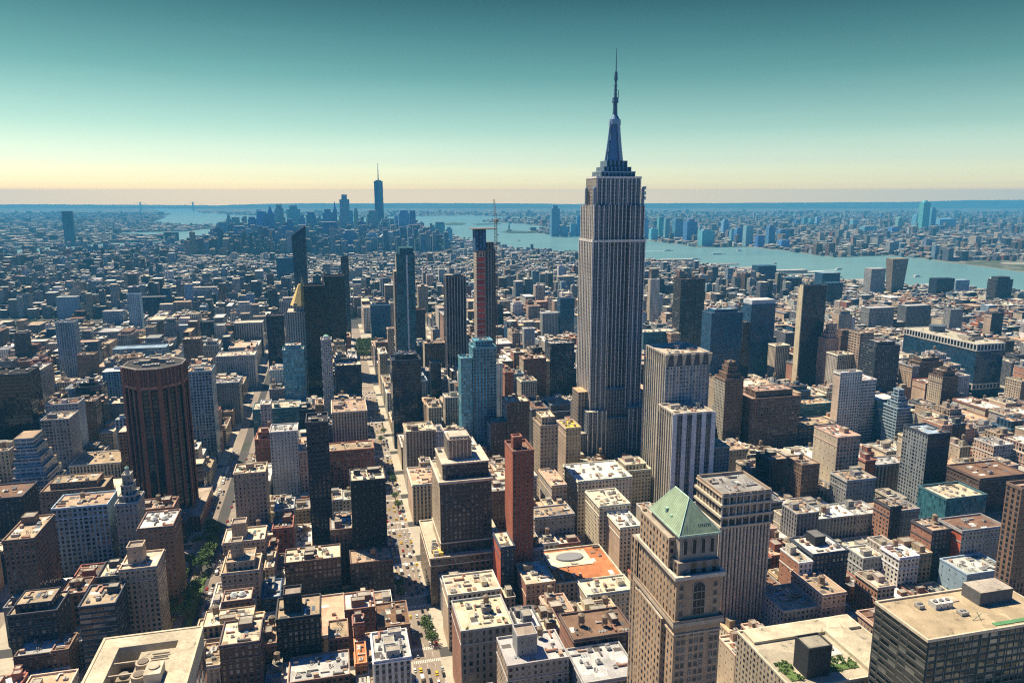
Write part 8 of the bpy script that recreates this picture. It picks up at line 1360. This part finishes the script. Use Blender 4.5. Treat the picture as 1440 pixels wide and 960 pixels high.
for i, (x, y, L, hd, lab) in enumerate(BOATS):
    o = bpy.data.objects.new('ferry', None); C.objects.link(o); o.location = (x, y, -3); o.rotation_euler = (0, 0, hd); o['label'] = lab; o['category'] = 'boat'; o['group'] = 'boats on the river'
    add(o, 'hull', lambda m: m.prism([(-L / 2, -5), (L * .3, -5), (L / 2, 0), (L * .3, 5), (-L / 2, 5)], 0, 3.5, (.6, .6, .58), top=(.5, .5, .48)))
    add(o, 'deckhouse', lambda m: m.box(-L * .35, L * .2, -3.5, 3.5, 3.5, 8, (.7, .7, .66), top=(.6, .6, .58)))
    if 'wake' in lab: add(o, 'wake', lambda m: [m.face([(-L / 2 - 12 * k - 12, -2.5 - k * .7, .12), (-L / 2 - 12 * k, -2 - k * .6, .12), (-L / 2 - 12 * k, 2 + k * .6, .12), (-L / 2 - 12 * k - 12, 2.5 + k * .7, .12)], (.62, .68, .66), 'p') for k in range(16)])
PIERS = [(713.1, 3539.2, 190, 24, True), (861.6, 3386.1, 190, 12, False), (926.1, 3212.1, 190, 24, False), (1023.5, 2996.2, 220, 24, True), (1091.5, 2832.5, 190, 18, True), (1162.3, 2709.0, 190, 24, False), (1214.9, 2595.6, 190, 18, True), (1371.6, 2491.1, 220, 24, True), (1469.3, 2432.3, 220, 12, False), (1528.0, 2376.1, 220, 12, False)]
for i, (x, y, L, wd, shed) in enumerate(PIERS):
    nth = ['first', 'second', 'third', 'fourth', 'fifth', 'sixth', 'seventh', 'eighth', 'ninth', 'tenth', 'eleventh', 'twelfth'][i]
    o = bpy.data.objects.new('river_pier', None); C.objects.link(o); o.location = (x, y, 0); o.rotation_euler = (0, 0, A); o['label'] = f'flat river pier on the near shore, {nth} from the left'; o['category'] = 'pier'; o['group'] = 'piers along the near shore'
    add(o, 'deck', lambda m: m.box(-10, L, -wd, wd, -3, 1.2, (.35, .32, .28), top=(.40, .37, .32)))
    if shed: add(o, 'shed', lambda m: m.box(0, L * .85, -wd * .7, wd * .7, 1.2, 11, (.4, .36, .32), top=(.5, .48, .42)))
# statue on its island in the harbour
o = thing('statue', 0, 0, 'tiny statue on a tall pedestal on the small harbour island', 'statue'); o.location = (LAND['ISL'][1][1][0], LAND['ISL'][1][1][1] - 60, 1); o.rotation_euler = (0, 0, 0)
add(o, 'pedestal', lambda m: (m.box(-25, 25, -25, 25, 0, 12, (.4, .38, .32), top=None), m.box(-9, 9, -9, 9, 12, 46, (.42, .4, .34), top=None)))
add(o, 'figure', lambda m: (m.cyl(0, 0, 46, 74, 6, 3.2, (.2, .42, .36), 8), m.cyl(0, 0, 74, 80, 2.2, 1.6, (.2, .42, .36), 8), m.bar((2, 0, 70), (5, 0, 90), 1.2, (.2, .42, .36), 'p')))
# ------------------------------------------------------------ the air itself
g = G('air'); nt_ = g.m.node_tree; nt_.nodes.remove(g.b); pv = nt_.nodes.new('ShaderNodeVolumePrincipled')
pv.inputs['Color'].default_value = (.10, .50, .86, 1); pv.inputs['Density'].default_value = HAZE = 6.5e-5; pv.inputs['Anisotropy'].default_value = .0
nt_.links.new(pv.outputs[0], [n for n in nt_.nodes if n.type == 'OUTPUT_MATERIAL'][0].inputs['Volume'])
hz = bpy.data.meshes.new('haze'); X, Y0, Y1, Z0, Z1 = 37000, -4000, 25400, -5.5, 546
vs = [(a, b, c) for c in (Z0, Z1) for b in (Y0, Y1) for a in (-X, X)]
hz.from_pydata(vs, [], [(0, 2, 3, 1), (4, 5, 7, 6), (0, 1, 5, 4), (2, 6, 7, 3), (0, 4, 6, 2), (1, 3, 7, 5)]); hz.materials.append(g.m)
ho = bpy.data.objects.new('haze', hz); C.objects.link(ho); ho['kind'] = 'stuff'; ho['label'] = 'blue summer haze over the city'; ho['category'] = 'haze'
